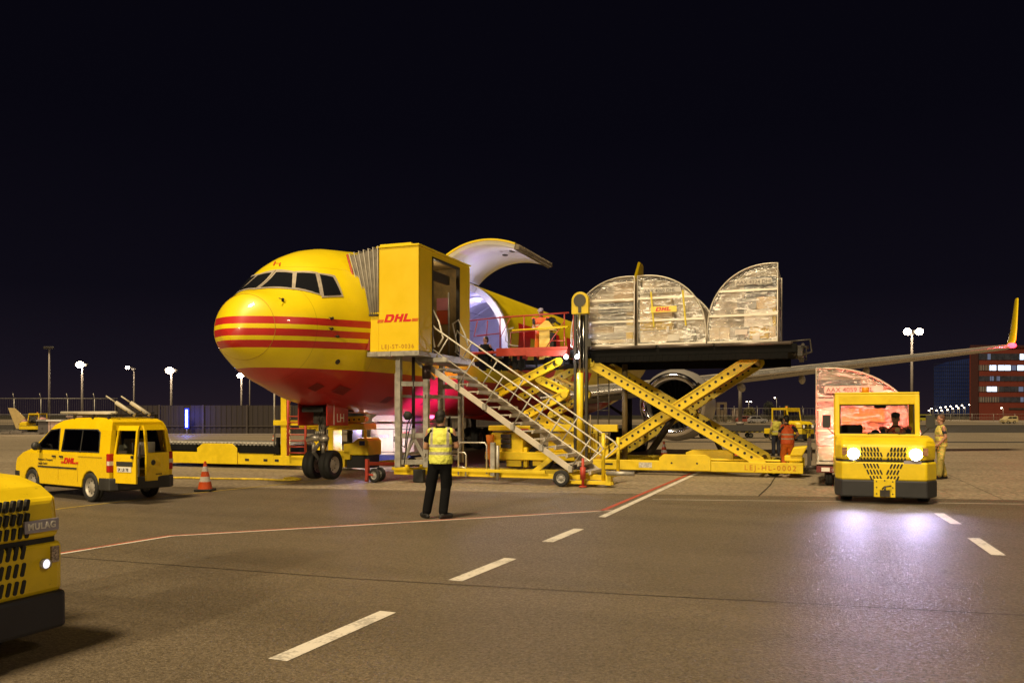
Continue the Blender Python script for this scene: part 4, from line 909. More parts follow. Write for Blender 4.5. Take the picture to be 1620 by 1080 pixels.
def container(name, label, loc, w, h, d, left, seed, lab, wrapm=WRAP, straps=False, group='plastic wrapped air cargo containers', labcol=None, band=True):
    c = thing(name, label, 'cargo container', loc, R0, group); random.seed(seed)
    m = MB(); z = .10
    while z < h-.1:                                       # stacked parcels behind the film, near face
        rh = random.choice((.12, .2, .3) if wrapm is WRAPM else (.22, .36, .5, .6)); x = .05
        while x < w-.08:
            rw = random.choice((.8, 1.3, 1.7) if wrapm is WRAPM else (.3, .55, .8, 1.0)); rw = min(rw, w-.05-x); g = random.uniform(.03, .14)
            if all(inside(w-.06, h-.06, left, qx, qz) for qx, qz in ((x+.01, z+rh), (x+rw-.01, z+rh), (x+.01, z), (x+rw-.01, z))): m.b2((x+.006, g, z+.006), (x+rw-.006, g+.45, z+rh-.006))
            x += rw
        z += rh
    m.build('parcels', CARGO, c)
    m = MB(); m.prism(prof(w-.10, h-.10, left), .5, d-.05, lambda a_, b_, e: Vector((a_+.05, e, b_+.05))); m.build('load_core', mat('load_core', (.44, .36, .26), .7, var=.4, vs_=2.5), c)
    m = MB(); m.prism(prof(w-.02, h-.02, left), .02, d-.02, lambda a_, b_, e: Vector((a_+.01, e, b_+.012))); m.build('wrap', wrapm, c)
    pr = prof(w, h, left); m = MB()
    for e in (0, d): m.tube([Vector((a_, e, b_+.01)) for a_, b_ in pr]+[Vector((pr[0][0], e, pr[0][1]+.01))], .022, 6)
    for (a_, b_) in (pr[0], pr[-1], pr[1], pr[8]): m.cyl((a_, 0, b_+.01), (a_, d, b_+.01), .02, n=6)
    m.b2((0, -.02, -.0), (w, d, .055)); m.build('edge_frame', ALF, c)
    if band:
        m = MB()
        for zz in (h*.66, h*.34):
            xe = [q for q in [k*.02 for k in range(int(w/.02)+1)] if inside(w, h, left, q, zz)]; m.b2((min(xe)+.02, -.012, zz), (max(xe)-.02, .012, zz+.06))
        m.build('cross_band', ALF, c)
    xl = w*.08 if not left else w*.40
    m = MB(); xw = .56*w if not left else .52*w; m.b2((xl, -.018, h*.745), (xl+xw, .010, h*.815)); m.build('number_board', mat('board_grey', (.60, .56, .50), .5, var=.15), c)
    text(c, lab, (xl+.04, -.018, h*.753), (1, 0, 0), (0, 0, 1), .145*h/2.1, labcol or mat('number_grey', (.05, .04, .035), .6, var=0), name='number_lettering')
    return c
CZ = 3.93
c1 = container('cargo_container', 'plastic wrapped container nearest the open aircraft door, curved side towards the jet', W(5.80, 9.62, CZ), 2.02, 2.12, 2.9, True, 3, 'AAX 4121 DHL', WRAPM)
[bpy.data.objects.remove(o) for o in [q for q in COL.objects if q.parent == c1 and q.name.startswith(('number_lettering', 'number_board'))]]
c2 = container('cargo_container', 'middle plastic wrapped container on the raised deck with yellow straps and logo banner', W(7.92, 9.62, CZ), 2.06, 2.12, 2.9, False, 8, 'AAX 4060 DHL')
c3 = container('cargo_container', 'plastic wrapped container at the outer end of the raised deck, flat side outward', W(10.02, 9.62, CZ), 2.0, 2.26, 2.9, True, 15, 'AAX 4224 DHL')
m = MB()
for x in (.42, 1.38): m.beam((x, -.03, 1.62), (x+.09, -.03, .55), .014, .05, up=(1, 0, 0))
m.build('strap', mat('strap_yellow', (.72, .58, .03), .6, var=.1), c2)
m = MB(); m.b2((.42, -.05, .98), (1.20, -.032, 1.16)); bn = m.build('banner', YEL, c2); logo(bn, (.56, -.05, 1.015), (1, 0, 0), (0, 0, 1), .12, bars=False)
m = MB(); m.b2((.93, -.035, .10), (1.27, -.02, .30)); m.b2((.9, -.035, .36), (.97, -.02, .55)); m.build('paper_label', mat('paper', (.66, .62, .56), .7, var=.1), c2)
m = MB(); m.b2((.8, -.035, .22), (1.15, -.02, .38)); m.b2((1.3, -.035, .05), (1.5, -.02, .2)); m.build('paper_label', mat('paper', (0, 0, 0)), c3)
# ---------------------------------------------------------------- baggage tractors   local: x = its left..right across the nose, -y = forward (towards the viewer when unrotated)
def slot_rows(mb, x0, x1, z0, rows, pitch, hgt, dz, y, lean, skip=None, shr=0.):
    for r_ in range(rows):
        z = z0-r_*dz; n = int((x1-x0-2*shr*r_)/pitch)
        for k in range(n):
            x = x0+shr*r_+pitch*(k+.5); mid = (x0+x1)/2
            if skip and skip(x-mid, r_): continue
            s_ = lean*(-1 if x < mid and lean > 0 else 1)*(1 if lean > 0 else -1); w = pitch*.26; pts = []
            for a_ in range(8):
                t = PI*a_/7; pts.append((x+s_*hgt/2+w*math.cos(t), z+hgt/2-w+w*math.sin(t)))
            for a_ in range(8):
                t = PI+PI*a_/7; pts.append((x-s_*hgt/2+w*math.cos(t), z-hgt/2+w+w*math.sin(t)))
            mb.prism(pts, y, y+.03, lambda p, q, e: Vector((p, e, q)))
def tug(name, label, loc, rz, front_only=False, lights=8., ghost=False):
    g = thing(name, label, 'baggage tractor', loc, rz, 'yellow baggage tractors')
    hw = .96
    m = MB()      # lower body with chamfered corners
    foot = [(-hw, .30), (-hw+.12, 0), (hw-.22, 0), (hw, .42), (hw, 2.9), (-hw, 2.9)]
    cyv = .22 if not front_only else .05; czv = .42 if not front_only else .07
    foot[2] = (hw-cyv, 0); foot[3] = (hw, czv)
    m.prism(foot, .46, .84, lambda a, b, z: Vector((a, b, z)))
    m.build('body', YELM if not front_only else YELM, g, bevel=.035)
    foot2 = [(-hw, .30), (-hw+.12, .01), (hw-.02-cyv, .01), (hw-.02, czv), (hw-.02, .98), (-hw, .98)]
    m = MB()
    a0 = [Vector((a, b, .875)) for a, b in foot2]; a1 = [Vector((a, b+(.04 if b < .4 else 0), 1.17)) for a, b in foot2]
    a2 = [Vector((a*.985, b+(.16 if b < .4 else 0.), 1.26)) for a, b in foot2]; a3 = [Vector((a*.95, b+(.34 if b < .4 else .0), 1.33 if b < .5 else 1.37)) for a, b in foot2]
    m.loft([a0, a1, a2, a3], smooth=False); m.build('hood', YELM, g, bevel=.05, seg=3)
    m = MB(); m.prism([(a*.985, b+.02) for a, b in foot2], .84, .878, lambda a, b, z: Vector((a, b, z))); m.build('hood_gap', BLK, g)
    fb_ = [(-hw-.01, .33), (-hw+.115, -.04), (hw+.01-cyv, -.04), (hw+.01, czv), (hw+.01, 1.1), (-hw-.01, 1.1)]
    m = MB(); m.prism(fb_, .12 if not front_only else .19, .47, lambda a, b, z: Vector((a, b, z))); m.build('bumper', mat('bumper_grey', (.022, .022, .026), .6, var=.2), g, bevel=.03)
    cx = -.04
    m = MB(); m.b2((cx-.2, -.075, .13), (cx+.2, -.03, .50)); hp = m.build('hitch_plate', YELM, g, bevel=.01)
    m = MB(); m.b2((cx-.09, -.16, .15), (cx+.09, -.076, .28)); m.cyl((cx, -.12, .14), (cx, -.12, .36), .02); m.tube([(cx-.05, -.1, .3), (cx, -.13, .35), (cx+.12, -.12, .37)], .015, 6)
    for q in ((-.15, .2), (.15, .2), (-.15, .45), (.15, .45), (0, .47), (-.15, .33), (.15, .33)): m.cyl((cx+q[0], -.082, q[1]), (cx+q[0], -.07, q[1]), .014, n=8)
    m.build('coupling', DST, hp)
    if front_only:
        m = MB(); slot_rows(m, -.66, .66, 1.14, 3, .055, .085, .10, .005, -.14, None, 0); m.build('upper_grille', BLK, g)
        m = MB(); slot_rows(m, -.66, .66, .80, 3, .058, .10, .125, -.008, -.16, None, 0); m.build('lower_grille', BLK, g)
    m = MB(); slot_rows(m, cx-.46, cx+.46, 1.10, 3, .062, .085, .105, .005, .22, lambda x, r_: abs(x) < .07-.02*r_, .0)
    for k in range(3): pass
    (m.build('upper_grille', BLK, g) if not front_only else m.bm.free())
    m = MB(); slot_rows(m, cx-.40, cx+.40, .76, 3, .062, .10, .125, -.008, .28, lambda x, r_: abs(x) < .10-.045*r_, .06); (m.build('lower_grille', BLK, g) if not front_only else m.bm.free())
    hx, hz = (.58, 1.0) if not front_only else (hw-.20-cx, .69); lr = .105 if not front_only else .032
    for s_ in (-1, 1):
        x = cx+s_*hx if s_ > 0 or not front_only else -hw+.25; y = -.006 if not front_only else -.012
        m = MB(); m.cyl((x, y+.02, hz), (x, y-.012, hz), lr, n=24); m.build('headlight', glow('headlight_white' if not front_only else 'parking_light', (.92, .88, 1.0), 90 if not front_only else 1.3), g)
        m = MB(); m.lathe([(lr*1.07, .0), (lr*1.18, -.02), (lr*1.18, .03)], (x, y-.006, hz), (0, 1, 0), 24); m.build('lamp_bezel', CHR, g)
        m = MB(); (m.b2((x+s_*.12, y-.012, hz-.02), (x+s_*.22, y+.02, hz+.13)) if not front_only else m.b2((x+s_*.055, y-.006, hz-.0), (x+s_*.12, y+.02, hz+.12))); m.build('indicator', mat('indicator_glass', (.35, .18, .10), .15, var=.4, vs_=30) if not front_only else mat('lens_pale', (.45, .36, .30), .12, var=.6, vs_=60), g)
        if not front_only:
            o_ = lamp('SPOT', 'headlamp_beam', g.matrix_world @ Vector((0, 0, 0)), 240, (.66, .56, 1.0), size=.06, spot_size=R(76), spot_blend=1)
            o_.parent = g; o_.location = (x, -.06, hz); o_.rotation_euler = (-R(87), 0, R(5))
    # cab
    z0, z1, c0, c1 = 1.36, 2.24, -hw+.0, hw-.24
    yb, yt = 1.0, 1.12
    m = MB()
    def fr(a, b, w=.07, h=.07): m.beam(a, b, w, h)
    for x in (c0+.05, c1-.05): fr((x, yb, z0), (x, yt, z1), .10, .09); fr((x, 2.25, .8), (x, 2.25, z1), .10, .09); fr((x, yt, z1-.05), (x, 2.3, z1-.05), .08, .1)
    m.b2((c0, yt-.05, z1-.22), (c1, yt+.03, z1)); m.b2((c0, yb-.06, z0-.06), (c1, yb+.04, z0+.03)); m.b2((c0, yt-.04, z1), (c1, 2.32, z1+.05))
    m.build('cab', YELM, g, bevel=.02)
    m = MB(); m.face([(c0+.10, yb+.01, z0+.03), (c1-.10, yb+.01, z0+.03), (c1-.10, yt-.01, z1-.22), (c0+.10, yt-.01, z1-.22)]); m.build('windscreen', CLEAR, g)
    m = MB()
    for a, b in (((c0+.10, yb, z0+.035), (c1-.10, yb, z0+.035)), ((c0+.10, yt-.02, z1-.225), (c1-.10, yt-.02, z1-.225)), ((c0+.105, yb, z0+.03), (c0+.105, yt-.02, z1-.22)), ((c1-.105, yb, z0+.03), (c1-.105, yt-.02, z1-.22))): m.cyl(a, b, .016, n=6)
    m.build('windscreen_seal', BLK, g)
    m = MB()
    for x in (-.30, .30): m.cyl((x, yb-.03, z0+.02), (x+.02, yb-.06, z0+.06), .02); m.beam((x, yb-.05, z0+.05), (x+.26, yb-.03, z0-.01), .02, .02)
    m.build('wiper', BLK, g)
    m = MB(); m.b2((cx-.12, yt+.02, z1-.30), (cx+.12, yt+.05, z1-.22)); m.build('mirror_inside', BLK, g)
    for s_, x in ((-1, c0), (1, c1+.02)):
        m = MB(); m.tube([(x, yb+.05, z0+.0), (x+s_*.12, yb-.02, z0+.12), (x+s_*.16, yb-.04, z0+.2)], .012, 6); m.box((x+s_*.17, yb-.05, z0+.30), (.17, .06, .28)); m.build('mirror', DRK, g, bevel=.02)
    m = MB(); m.b2((c0+.14, 1.75, .85), (c0+.60, 1.9, 1.58)); m.b2((c0+.14, 1.4, .85), (c0+.60, 1.75, 1.0)); m.build('seat', BLK, g, bevel=.06, seg=3)
    m = MB(); m.b2((c1-.66, 1.80, .85), (c1-.18, 1.95, 1.40)); m.b2((c1-.66, 1.4, .85), (c1-.18, 1.80, .96)); m.build('seat', BLK, g, bevel=.06, seg=3)
    sw = Vector((c1-.42, 1.22, 1.38)); m = MB(); rg = []
    for k in range(25): a_ = 2*PI*k/24; rg.append(sw+Vector((.2*math.cos(a_), .09*math.sin(a_), .18*math.sin(a_))))
    m.tube(rg, .013, 6); m.cyl(sw, sw+Vector((0, -.2, -.3)), .025); m.cyl(sw-Vector((.19, 0, 0)), sw+Vector((.19, 0, 0)), .012, n=6); m.build('steering_wheel', BLK, g)
    m = MB(); m.b2((c0+.12, 1.02, 1.2), (c1-.12, 1.14, 1.375)); m.ell((cx-.1, 1.1, 1.42), (.08, .05, .06)); m.build('dashboard', BLK, g)
    if not front_only:
        m = MB(); m.cyl((cx-.28, 1.5, z1+.04), (cx-.28, 1.5, z1+.17), .075, n=16); m.build('warning_beacon', mat('beacon_amber', (.7, .25, .01), .3, var=0), g)
        m = MB(); m.cyl((cx+.33, 1.06, z0+.12), (cx+.33, 1.07, z0+.12), .05, n=16); m.build('sticker', mat('sticker_cream', (.6, .5, .25), .5), g)
        m = MB()
        for x in (c0+.10, c1-.10): m.cyl((x, yb-.09, z0-.09), (x, yb-.06, z0-.09), .035, n=12)
        m.build('indicator', mat('indicator_orange', (.6, .16, .02), .3, var=0), g)
        m = MB()
        for x in (-.75, .62): m.cyl((x, 2.93, .75), (x, 2.95, .75), .05, n=12)
        m.build('tail_lamp', glow('tail_red', (1, .02, .01), 10), g)
    m = MB(); m.b2((hw-.36 if front_only else cx+.36, -.006 if front_only else .0, .93 if front_only else .815), (hw-.075 if front_only else cx+.68, .012 if front_only else .02, 1.02 if front_only else .875))
    if front_only:
        pl = m.build('name_plate', mat('plate_lilac', (.32, .30, .36), .4, var=.2, vs_=20), g)
        text(pl, 'MULAG', (hw-.34, -.007, .955), (1, 0, 0), (0, 0, 1), .066, mat('letter_white', (0, 0, 0)), bold=.002, spacing=1.1)
    else: m.build('name_plate', mat('plate_lilac', (.32, .30, .36), .4), g)
    for x in (-.74, .74):
        for y in (.62, 2.35): wheel(g, (x, y, .27), .27, .22, (1, 0, 0), GRY, n=20)
    return g
tugR = tug('baggage_tractor', 'yellow baggage tractor driving forward with both headlights on and a driver at the wheel', (7.62, 16.72, 0), R0)
lamp('SPOT', 'tail_lamp_glow', Vector((7.62, 16.72, 0))+AX*-.75+AY*3.05+Vector((0, 0, .95)), 520, (1, .11, .08), aim=Vector((7.62, 16.72, 0))+AX*-.4+AY*4.6+Vector((0, 0, 1.8)), size=.1, spot_size=R(105), spot_blend=.7)
lamp('SPOT', 'tail_lamp_glow', Vector((7.62, 16.72, 0))+AX*.62+AY*3.05+Vector((0, 0, .95)), 430, (1, .12, .09), aim=Vector((7.62, 16.72, 0))+AX*.9+AY*4.6+Vector((0, 0, 1.8)), size=.1, spot_size=R(105), spot_blend=.7)
# foreground tractor: nose points to +p, far front corner at photo pixel (100, 1030)
corner = Vector((-3.44, 6.3, 0))
rzL = R0+R(90)          # -y local -> +p
def rot(v, a): return Vector((v.x*math.cos(a)-v.y*math.sin(a), v.x*math.sin(a)+v.y*math.cos(a), v.z))
tugL = tug('baggage_tractor', 'yellow baggage tractor of which only the slotted nose shows in the near corner', corner-rot(Vector((.93, 0, 0)), rzL), rzL, front_only=True)

# ---------------------------------------------------------------- towed dolly with the red lit container
dq = Vector((7.74, 20.9, 0))
dly = thing('pallet_dolly', 'low dark red pallet dolly behind the tractor carrying the red lit container', 'trailer', dq, R0)
m = MB(); m.b2((0, .0, .40), (2.45, 3.3, .50)); m.b2((0, -.02, .34), (2.45, .0, .50)); m.build('frame', mat('dolly_red', (.16, .02, .02), .5, var=.2), dly, bevel=.01)
m = MB()
for y in (.3, .9, 1.5, 2.1, 2.7): m.cyl((.05, y, .52), (2.4, y, .52), .03, n=8)
m.build('rollers', GALV, dly)
for x in (.3, 2.15):
    for y in (.35, 2.9): wheel(dly, (x, y, .19), .19, .16, (1, 0, 0), GRY, n=16)
m = MB(); m.beam((1.0, -.02, .35), (.7, -1.2, .32), .07, .06); m.cyl((-.25, .1, .46), (.0, .1, .46), .05); m.b2((-.22, .2, .5), (-.12, .4, 1.2)); m.b2((-.2, .6, .6), (-.1, .7, .95)); m.build('drawbar', DST, dly)
m = MB(); m.b2((.12, -.04, .37), (.32, -.022, .47)); m.build('reflector', WHT, dly)
text(dly, '0088 02', (.36, -.022, .375), (1, 0, 0), (0, 0, 1), .11, mat('number_pale', (.45, .38, .36), .6, var=0))
c4 = container('cargo_container', 'film wrapped container glowing red in tail light on the dolly behind the driving tractor', dq+Vector((0, 0, .55)), 2.42, 2.42, 3.1, False, 21, 'AAX 4059 DHL')

# ---------------------------------------------------------------- service van
VY = mat('van_yellow', (.82, .56, .003), .3, coat=.6, var=.04)
van = thing('service_van', 'small yellow service van with one rear door open and poles on its roof', 'van', (0, 0, 0), 0)
van.scale = (.84, .91, .955)
hd_ = math.atan2(.557, -.83)              # heading
van.rotation_euler = (0, 0, hd_-PI/2)    # local +y = heading, x = right side, -x = left
rwl = GP(147, 793)
vx = Vector((math.cos(hd_-PI/2), math.sin(hd_-PI/2), 0)); vy = Vector((-vx.y, vx.x, 0))
van.location = rwl+vx*.76*.84
HW_ = .84
def xw(z): return HW_-(max(0, z-.98))*.17-(max(0, z-1.62))*.35
# side outline (y, z), rear axle y=0, front axle y=2.62
YR, YF = -.80, 3.42
def archp(cy_, r_=.37, z0=.30, n=9): return [(cy_-r_*math.cos(PI*k/(n-1)), .30+r_*math.sin(PI*k/(n-1))) for k in range(n)]
side = [(YR, .30)]+archp(0)+archp(2.62)+[(YF-.06, .30), (YF, .45), (YF, .70), (YF-.06, .86), (YF-.35, 1.0), (2.75, 1.08), (2.55, 1.14)]
top = [(1.75, 1.66), (1.45, 1.76), (.9, 1.82), (0, 1.83), (-.5, 1.80), (-.66, 1.74), (YR+.06, 1.55), (YR, 1.0)]
outl = side+top
m = MB(); n = len(outl)
# body as skin of side faces + strip, rear opening left free
Lf = [m.bm.verts.new((-xw(z), y, z)) for y, z in outl]; Rt = [m.bm.verts.new((xw(z), y, z)) for y, z in outl]
i_top0 = len(side)-1
for i in range(n):
    j = (i+1) % n
    if i in (n-1, n-2): continue                      # rear face: built below round the doorway
    m.bm.faces.new((Lf[i], Lf[j], Rt[j], Rt[i]))
WINS = [[(2.42, 1.10), (2.36, 1.18), (1.86, 1.53), (1.45, 1.57), (1.38, 1.10)], [(1.24, 1.08), (1.22, 1.56), (-.18, 1.56), (-.30, 1.50), (-.36, 1.08)]]
def holed(outer, holes):
    cu = bpy.data.curves.new('c', 'CURVE'); cu.dimensions = '2D'; cu.fill_mode = 'BOTH'
    for pl_ in [outer]+holes:
        sp_ = cu.splines.new('POLY'); sp_.points.add(len(pl_)-1); sp_.use_cyclic_u = True
        for q_, (a, b) in zip(sp_.points, pl_): q_.co = (a, b, 0, 1)
    t = bpy.data.objects.new('c', cu); COL.objects.link(t); me = bpy.data.meshes.new_from_object(t.evaluated_get(bpy.context.evaluated_depsgraph_get()))
    r_ = ([tuple(v.co)[:2] for v in me.vertices], [list(p.vertices) for p in me.polygons]); bpy.data.objects.remove(t); bpy.data.curves.remove(cu); return r_
fv, ff = holed(outl, WINS)
for s_ in (-1, 1):
    vv = [m.bm.verts.new((s_*xw(z), y, z)) for y, z in fv]
    for q_ in ff:
        try: m.bm.faces.new([vv[i] for i in q_])
        except ValueError: pass
bmesh.ops.remove_doubles(m.bm, verts=m.bm.verts[:], dist=.0005)
body = m.build('body', VY, van, bevel=.018)
VGL = bpy.data.materials.new('van_glass'); VGL.use_nodes = True; _clear(VGL, (.78, .79, .77))
def vb(mname, mtl, lst, par=van, bev=.0):
    m = MB()
    for a, b in lst: m.b2(a, b)
    return m.build(mname, mtl, par, bevel=bev)
# rear frame round the doorway (doorway x -.66...66, z .42..1.66)
def rear_y(z): return YR if z < 1.0 else YR+(z-1.0)/(.55)*.06 if z < 1.55 else YR+.06+(z-1.55)/.19*.08
m = MB()
zs = [.30, .42, 1.0, 1.55, 1.66, 1.74]
for a, b in zip(zs[:-1], zs[1:]):
    for s_ in (-1, 1):
        inn0, inn1 = (.0, .0) if (b <= .42 or a >= 1.66) else (xw(a)-.12, xw(b)-.12)
        m.face([(s_*xw(a), rear_y(a), a), (s_*inn0, rear_y(a), a), (s_*inn1, rear_y(b), b), (s_*xw(b), rear_y(b), b)])
m.build('rear_frame', VY, van)
vb('interior', mat('van_interior', (.22, .20, .17), .7, var=.3), [((-.72, -.7, .33), (.72, 1.2, .37)), ((-.74, -.72, .40), (-.71, 2.3, 1.05)), ((.71, -.72, .40), (.74, 2.3, 1.05)), ((-.6, -.6, 1.735), (.6, 1.7, 1.745)), ((-.75, 2.2, .5), (.75, 2.45, 1.08)), ((-.6, 1.3, .4), (-.15, 1.8, .8)), ((.15, 1.3, .4), (.6, 1.8, .8))])
vb('seat', mat('seat_grey', (.10, .10, .10), .8), [((-.6, 1.22, .8), (-.15, 1.36, 1.38)), ((.15, 1.22, .8), (.6, 1.36, 1.38)), ((-.48, 1.24, 1.40), (-.27, 1.33, 1.56)), ((.27, 1.24, 1.40), (.48, 1.33, 1.56))], bev=.03)
vb('equipment', mat('equipment_pale', (.42, .42, .36), .6, var=.4, vs_=6), [((-.5, .2, .4), (.3, .8, 1.2)), ((-.6, -.35, 1.0), (-.3, .0, 1.3)), ((.1, -.2, 1.0), (.5, .1, 1.35))], bev=.02)
vb('shelf', mat('van_shelf', (.42, .40, .36), .6), [((-.1, -.68, .95), (.62, -.3, .98)), ((-.1, -.68, .68), (.62, -.3, .71)), ((.0, -.66, .37), (.03, -.3, 1.25)), ((-.62, -.6, .42), (-.15, -.2, .52)), ((.1, -.6, 1.0), (.5, -.35, 1.28)), ((-.5, -.5, .8), (-.2, -.2, 1.1)), ((-.35, -.66, .44), (.0, -.5, .6))])
def door(sgn, hinge_x, angle, nm):
    """rear door panel, hinged on its outer edge"""
    hx_, hy_ = hinge_x, YR-.012; w = abs(hinge_x)-.005
    def D(u, z, o=0.):   # u from hinge toward centre, o outward
        y0 = rear_y(z)-YR; v = Vector((-sgn*u, y0-o, 0)); a = -sgn*angle*-1
        v = Vector((v.x*math.cos(a)-v.y*math.sin(a), v.x*math.sin(a)+v.y*math.cos(a), 0)); return Vector((hx_+v.x, hy_+v.y, z))
    m = MB(); zz = [.44, 1.0, 1.06, 1.55, 1.655]; tk = .05
    g0 = [[D(u-(0 if z < 1.06 else (z-1.0)*.12*(1 if u < .1 else 0))*-1, z, 0) for u in (0, .07, w-.06, w)] for z in zz]
    g1 = [[p+(D(0, 1, tk)-D(0, 1, 0)) for p in r_] for r_ in g0]
    def q(a, b, c, d): m.face([a, b, c, d])
    for i in range(4):
        for j in range(3):
            if i == 2 and j == 1: 
                continue
            q(g1[i][j], g1[i][j+1], g1[i+1][j+1], g1[i+1][j]); q(g0[i][j], g0[i][j+1], g0[i+1][j+1], g0[i+1][j])
    for j in (0, 3):
        for i in range(4): q(g0[i][j], g1[i][j], g1[i+1][j], g0[i+1][j])
    for i in (0, 4):
        for j in range(3): q(g0[i][j], g1[i][j], g1[i][j+1], g0[i][j+1])
    o = m.build(nm, VY, van)
    m = MB(); m.face([D(.06, 1.05, tk+.004), D(w-.05, 1.05, tk+.004), D(w-.05, 1.56, tk+.004), D(.09, 1.56, tk+.004)]); m.build('window', VGL, o)
    return o, D
dL, DL = door(-1, -.70, R(80), 'rear_door'); dR, DR = door(1, .70, R(8), 'rear_door')
def on_door(D, u0, u1, z0, z1, o, nm, mtl, par):
    m = MB(); a, b, c, d = D(u0, z0, o), D(u1, z0, o), D(u1, z1, o), D(u0, z1, o); k = (D(0, 1, .012)-D(0, 1, 0)); m.loft([[a, b, c, d], [a+k, b+k, c+k, d+k]], smooth=False); return m.build(nm, mtl, par)
on_door(DL, .10, .60, .80, .90, .052, 'plate_recess', DRK, dL)
pl_ = on_door(DL, .13, .56, .68, .79, .053, 'number_plate', WHT, dL)
text(pl_, 'SK LB 78', DL(.15, .70, .068), (DL(.5, .7)-DL(0, .7)), (0, 0, 1), .09, TXD)
m = MB(); c_ = DR(.5, .84, .055); c2_ = DR(.5, .84, .07); m.cyl(c_, c2_, .06, n=20); m.build('emblem', DRK, dR)
text(dR, 'EXPRESS', DR(.42, .56, .056), (DR(0, .56)-DR(.5, .56)), (0, 0, 1), .05, TXD)
m = MB(); m.tube([DL(.62, 1.05, .07), DL(.58, 1.3, .07)], .012, 5); m.b2(DL(.6, 1.0, .06)-Vector((.03, .03, .03)), DL(.6, 1.0, .06)+Vector((.03, .03, .03))); m.build('wiper', BLK, dL)
# side glass, both sides
def side_glass(pts, s_, nm='side_window', mtl=GLS, off=.006, par=None):
    m = MB(); m.face([(s_*(xw(z)+off), y, z) for y, z in pts]); o = m.build(nm, mtl, par or van); 
    sd = o.modifiers.new('s', 'SOLIDIFY'); sd.thickness = .006; sd.offset = 0; return o
for s_ in (-1, 1):
    for wq in WINS:
        side_glass(wq, s_, 'side_window', VGL, -.004)
        mm = MB(); pp_ = [Vector((s_*(xw(z)+.002), y, z)) for y, z in wq]; mm.tube(pp_+[pp_[0]], .018, 6); mm.build('window_seal', BLK, van)
    side_glass([(.44, 1.06), (.44, 1.57), (.40, 1.57), (.40, 1.06)], s_, 'window_post', BLK, .010)
    side_glass([(2.3, .72), (2.3, .685), (.55, .685), (.55, .72)], s_, 'rub_strip', DRK, .012)
    side_glass([(.5, .98), (.5, .965), (-.5, .965), (-.5, .98)], s_, 'slide_rail', mat('seam_dark', (0, 0, 0)), .005)
    for y in (1.38, 2.36, .52): side_glass([(y, .42), (y, 1.06), (y-.012, 1.06), (y-.012, .42)], s_, 'door_gap', mat('seam_dark', (0, 0, 0)), .004)
    for y in (1.48, 1.15):
        m = MB(); m.b2((s_*(HW_+.002), y, .93), (s_*(HW_+.03), y+.15, .97)); m.build('door_handle', DRK, van, bevel=.008)
    m = MB(); z_ = .86
    m.b2((s_*(HW_-.11), YR-.018, .66), (s_*(HW_+.012), YR+.12, 1.06)); tl = m.build('tail_light', mat('tail_glass_red', (.40, .012, .01), .15, var=0), van, bevel=.02)
    m = MB(); m.b2((s_*(HW_-.10), YR-.021, .81), (s_*(HW_+.015), YR+.08, .90)); m.build('reversing_light', mat('lamp_white', (.7, .62, .55), .2, var=0), tl)
    m = MB(); m.ell((s_*(HW_+.13), 2.18, 1.17), (.11, .09, .10)); m.cyl((s_*(HW_-.02), 2.2, 1.12), (s_*(HW_+.08), 2.18, 1.14), .035); m.build('mirror', DRK, van)
m = MB(); m.loft([[Vector((s_*xw(z)*k, y, z)) for s_, y, z, k in ((-1, 2.49, 1.17, .9), (1, 2.49, 1.17, .9))], [Vector((s_*xw(z)*k, y, z)) for s_, y, z, k in ((-1, 1.80, 1.63, .88), (1, 1.80, 1.63, .88))]], cap=False, closed=False, smooth=False)
o = m.build('windscreen', VGL, van); o.location = (0, .012, .012)
m = MB(); m.loft([[Vector((a, b, z)) for a, b in ((-HW_-.02, -.38), (-HW_-.03, YR-.02), (-HW_+.15, YR-.11), (HW_-.15, YR-.11), (HW_+.03, YR-.02), (HW_+.02, -.38), (HW_-.1, -.38), (HW_-.1, YR+.0), (-HW_+.1, YR+.0), (-HW_+.1, -.38))] for z in (.27, .34, .50, .54)], smooth=False); m.build('rear_bumper', DRK, van, bevel=.03)
m = MB(); m.b2((-HW_-.01, YF-.25, .27), (HW_+.01, YF+.06, .60)); m.build('front_bumper', DRK, van, bevel=.06)
m = MB()
for cy_ in (0, 2.62):
    for s_ in (-1, 1):
        p_ = [(cy_-.355*math.cos(PI*k/12), .29+.355*math.sin(PI*k/12)) for k in range(13)]
        m.face([(s_*(HW_-.02), y, z) for y, z in p_]) if False else None
m.b2((-.60, -.42, .22), (.60, 3.1, .31)); m.build('underbody', BLK, van)
m = MB()
for cy_ in (0, 2.62):
    for s_ in (-1, 1): m.b2((s_*.50, cy_-.38, .30), (s_*(HW_-.18), cy_+.38, .69))
m.build('wheel_housing', BLK, van)
for cy_ in (0, 2.62):
    for s_ in (-1, 1):
        wheel(van, (s_*.75, cy_, .315), .315, .20, (1, 0, 0), mat('steel_rim', (.42, .39, .34), .4, metal=.4, var=.1), rr=.66)
mU = Vector((0, -1, 0))
logo(van, (-HW_-.004, 1.12, .80), (0, -1, 0), (0, 0, 1), .13)
text(van, 'Network & Transport', (-HW_-.003, 2.30, .84), (0, -1, 0), (0, 0, 1), .075, TXD); text(van, 'Leipzig GmbH', (-HW_-.003, 2.30, .75), (0, -1, 0), (0, 0, 1), .075, TXD)
m = MB()
for y in (.2, 1.0, -.45): m.beam((-.66, y, 1.88), (.66, y, 1.88), .05, .03); m.b2((-.66, y-.03, 1.80), (-.60, y+.03, 1.88)); m.b2((.60, y-.03, 1.80), (.66, y+.03, 1.88))
m.build('roof_rack', DST, van)
m = MB(); m.cyl((-.55, 1.75, 1.935), (-.50, -.55, 1.935), .03); m.cyl((-.60, .9, 1.91), (-.60, -.5, 1.91), .02); m.build('roof_tube', mat('tube_beige', (.50, .45, .34), .5, var=.1), van)
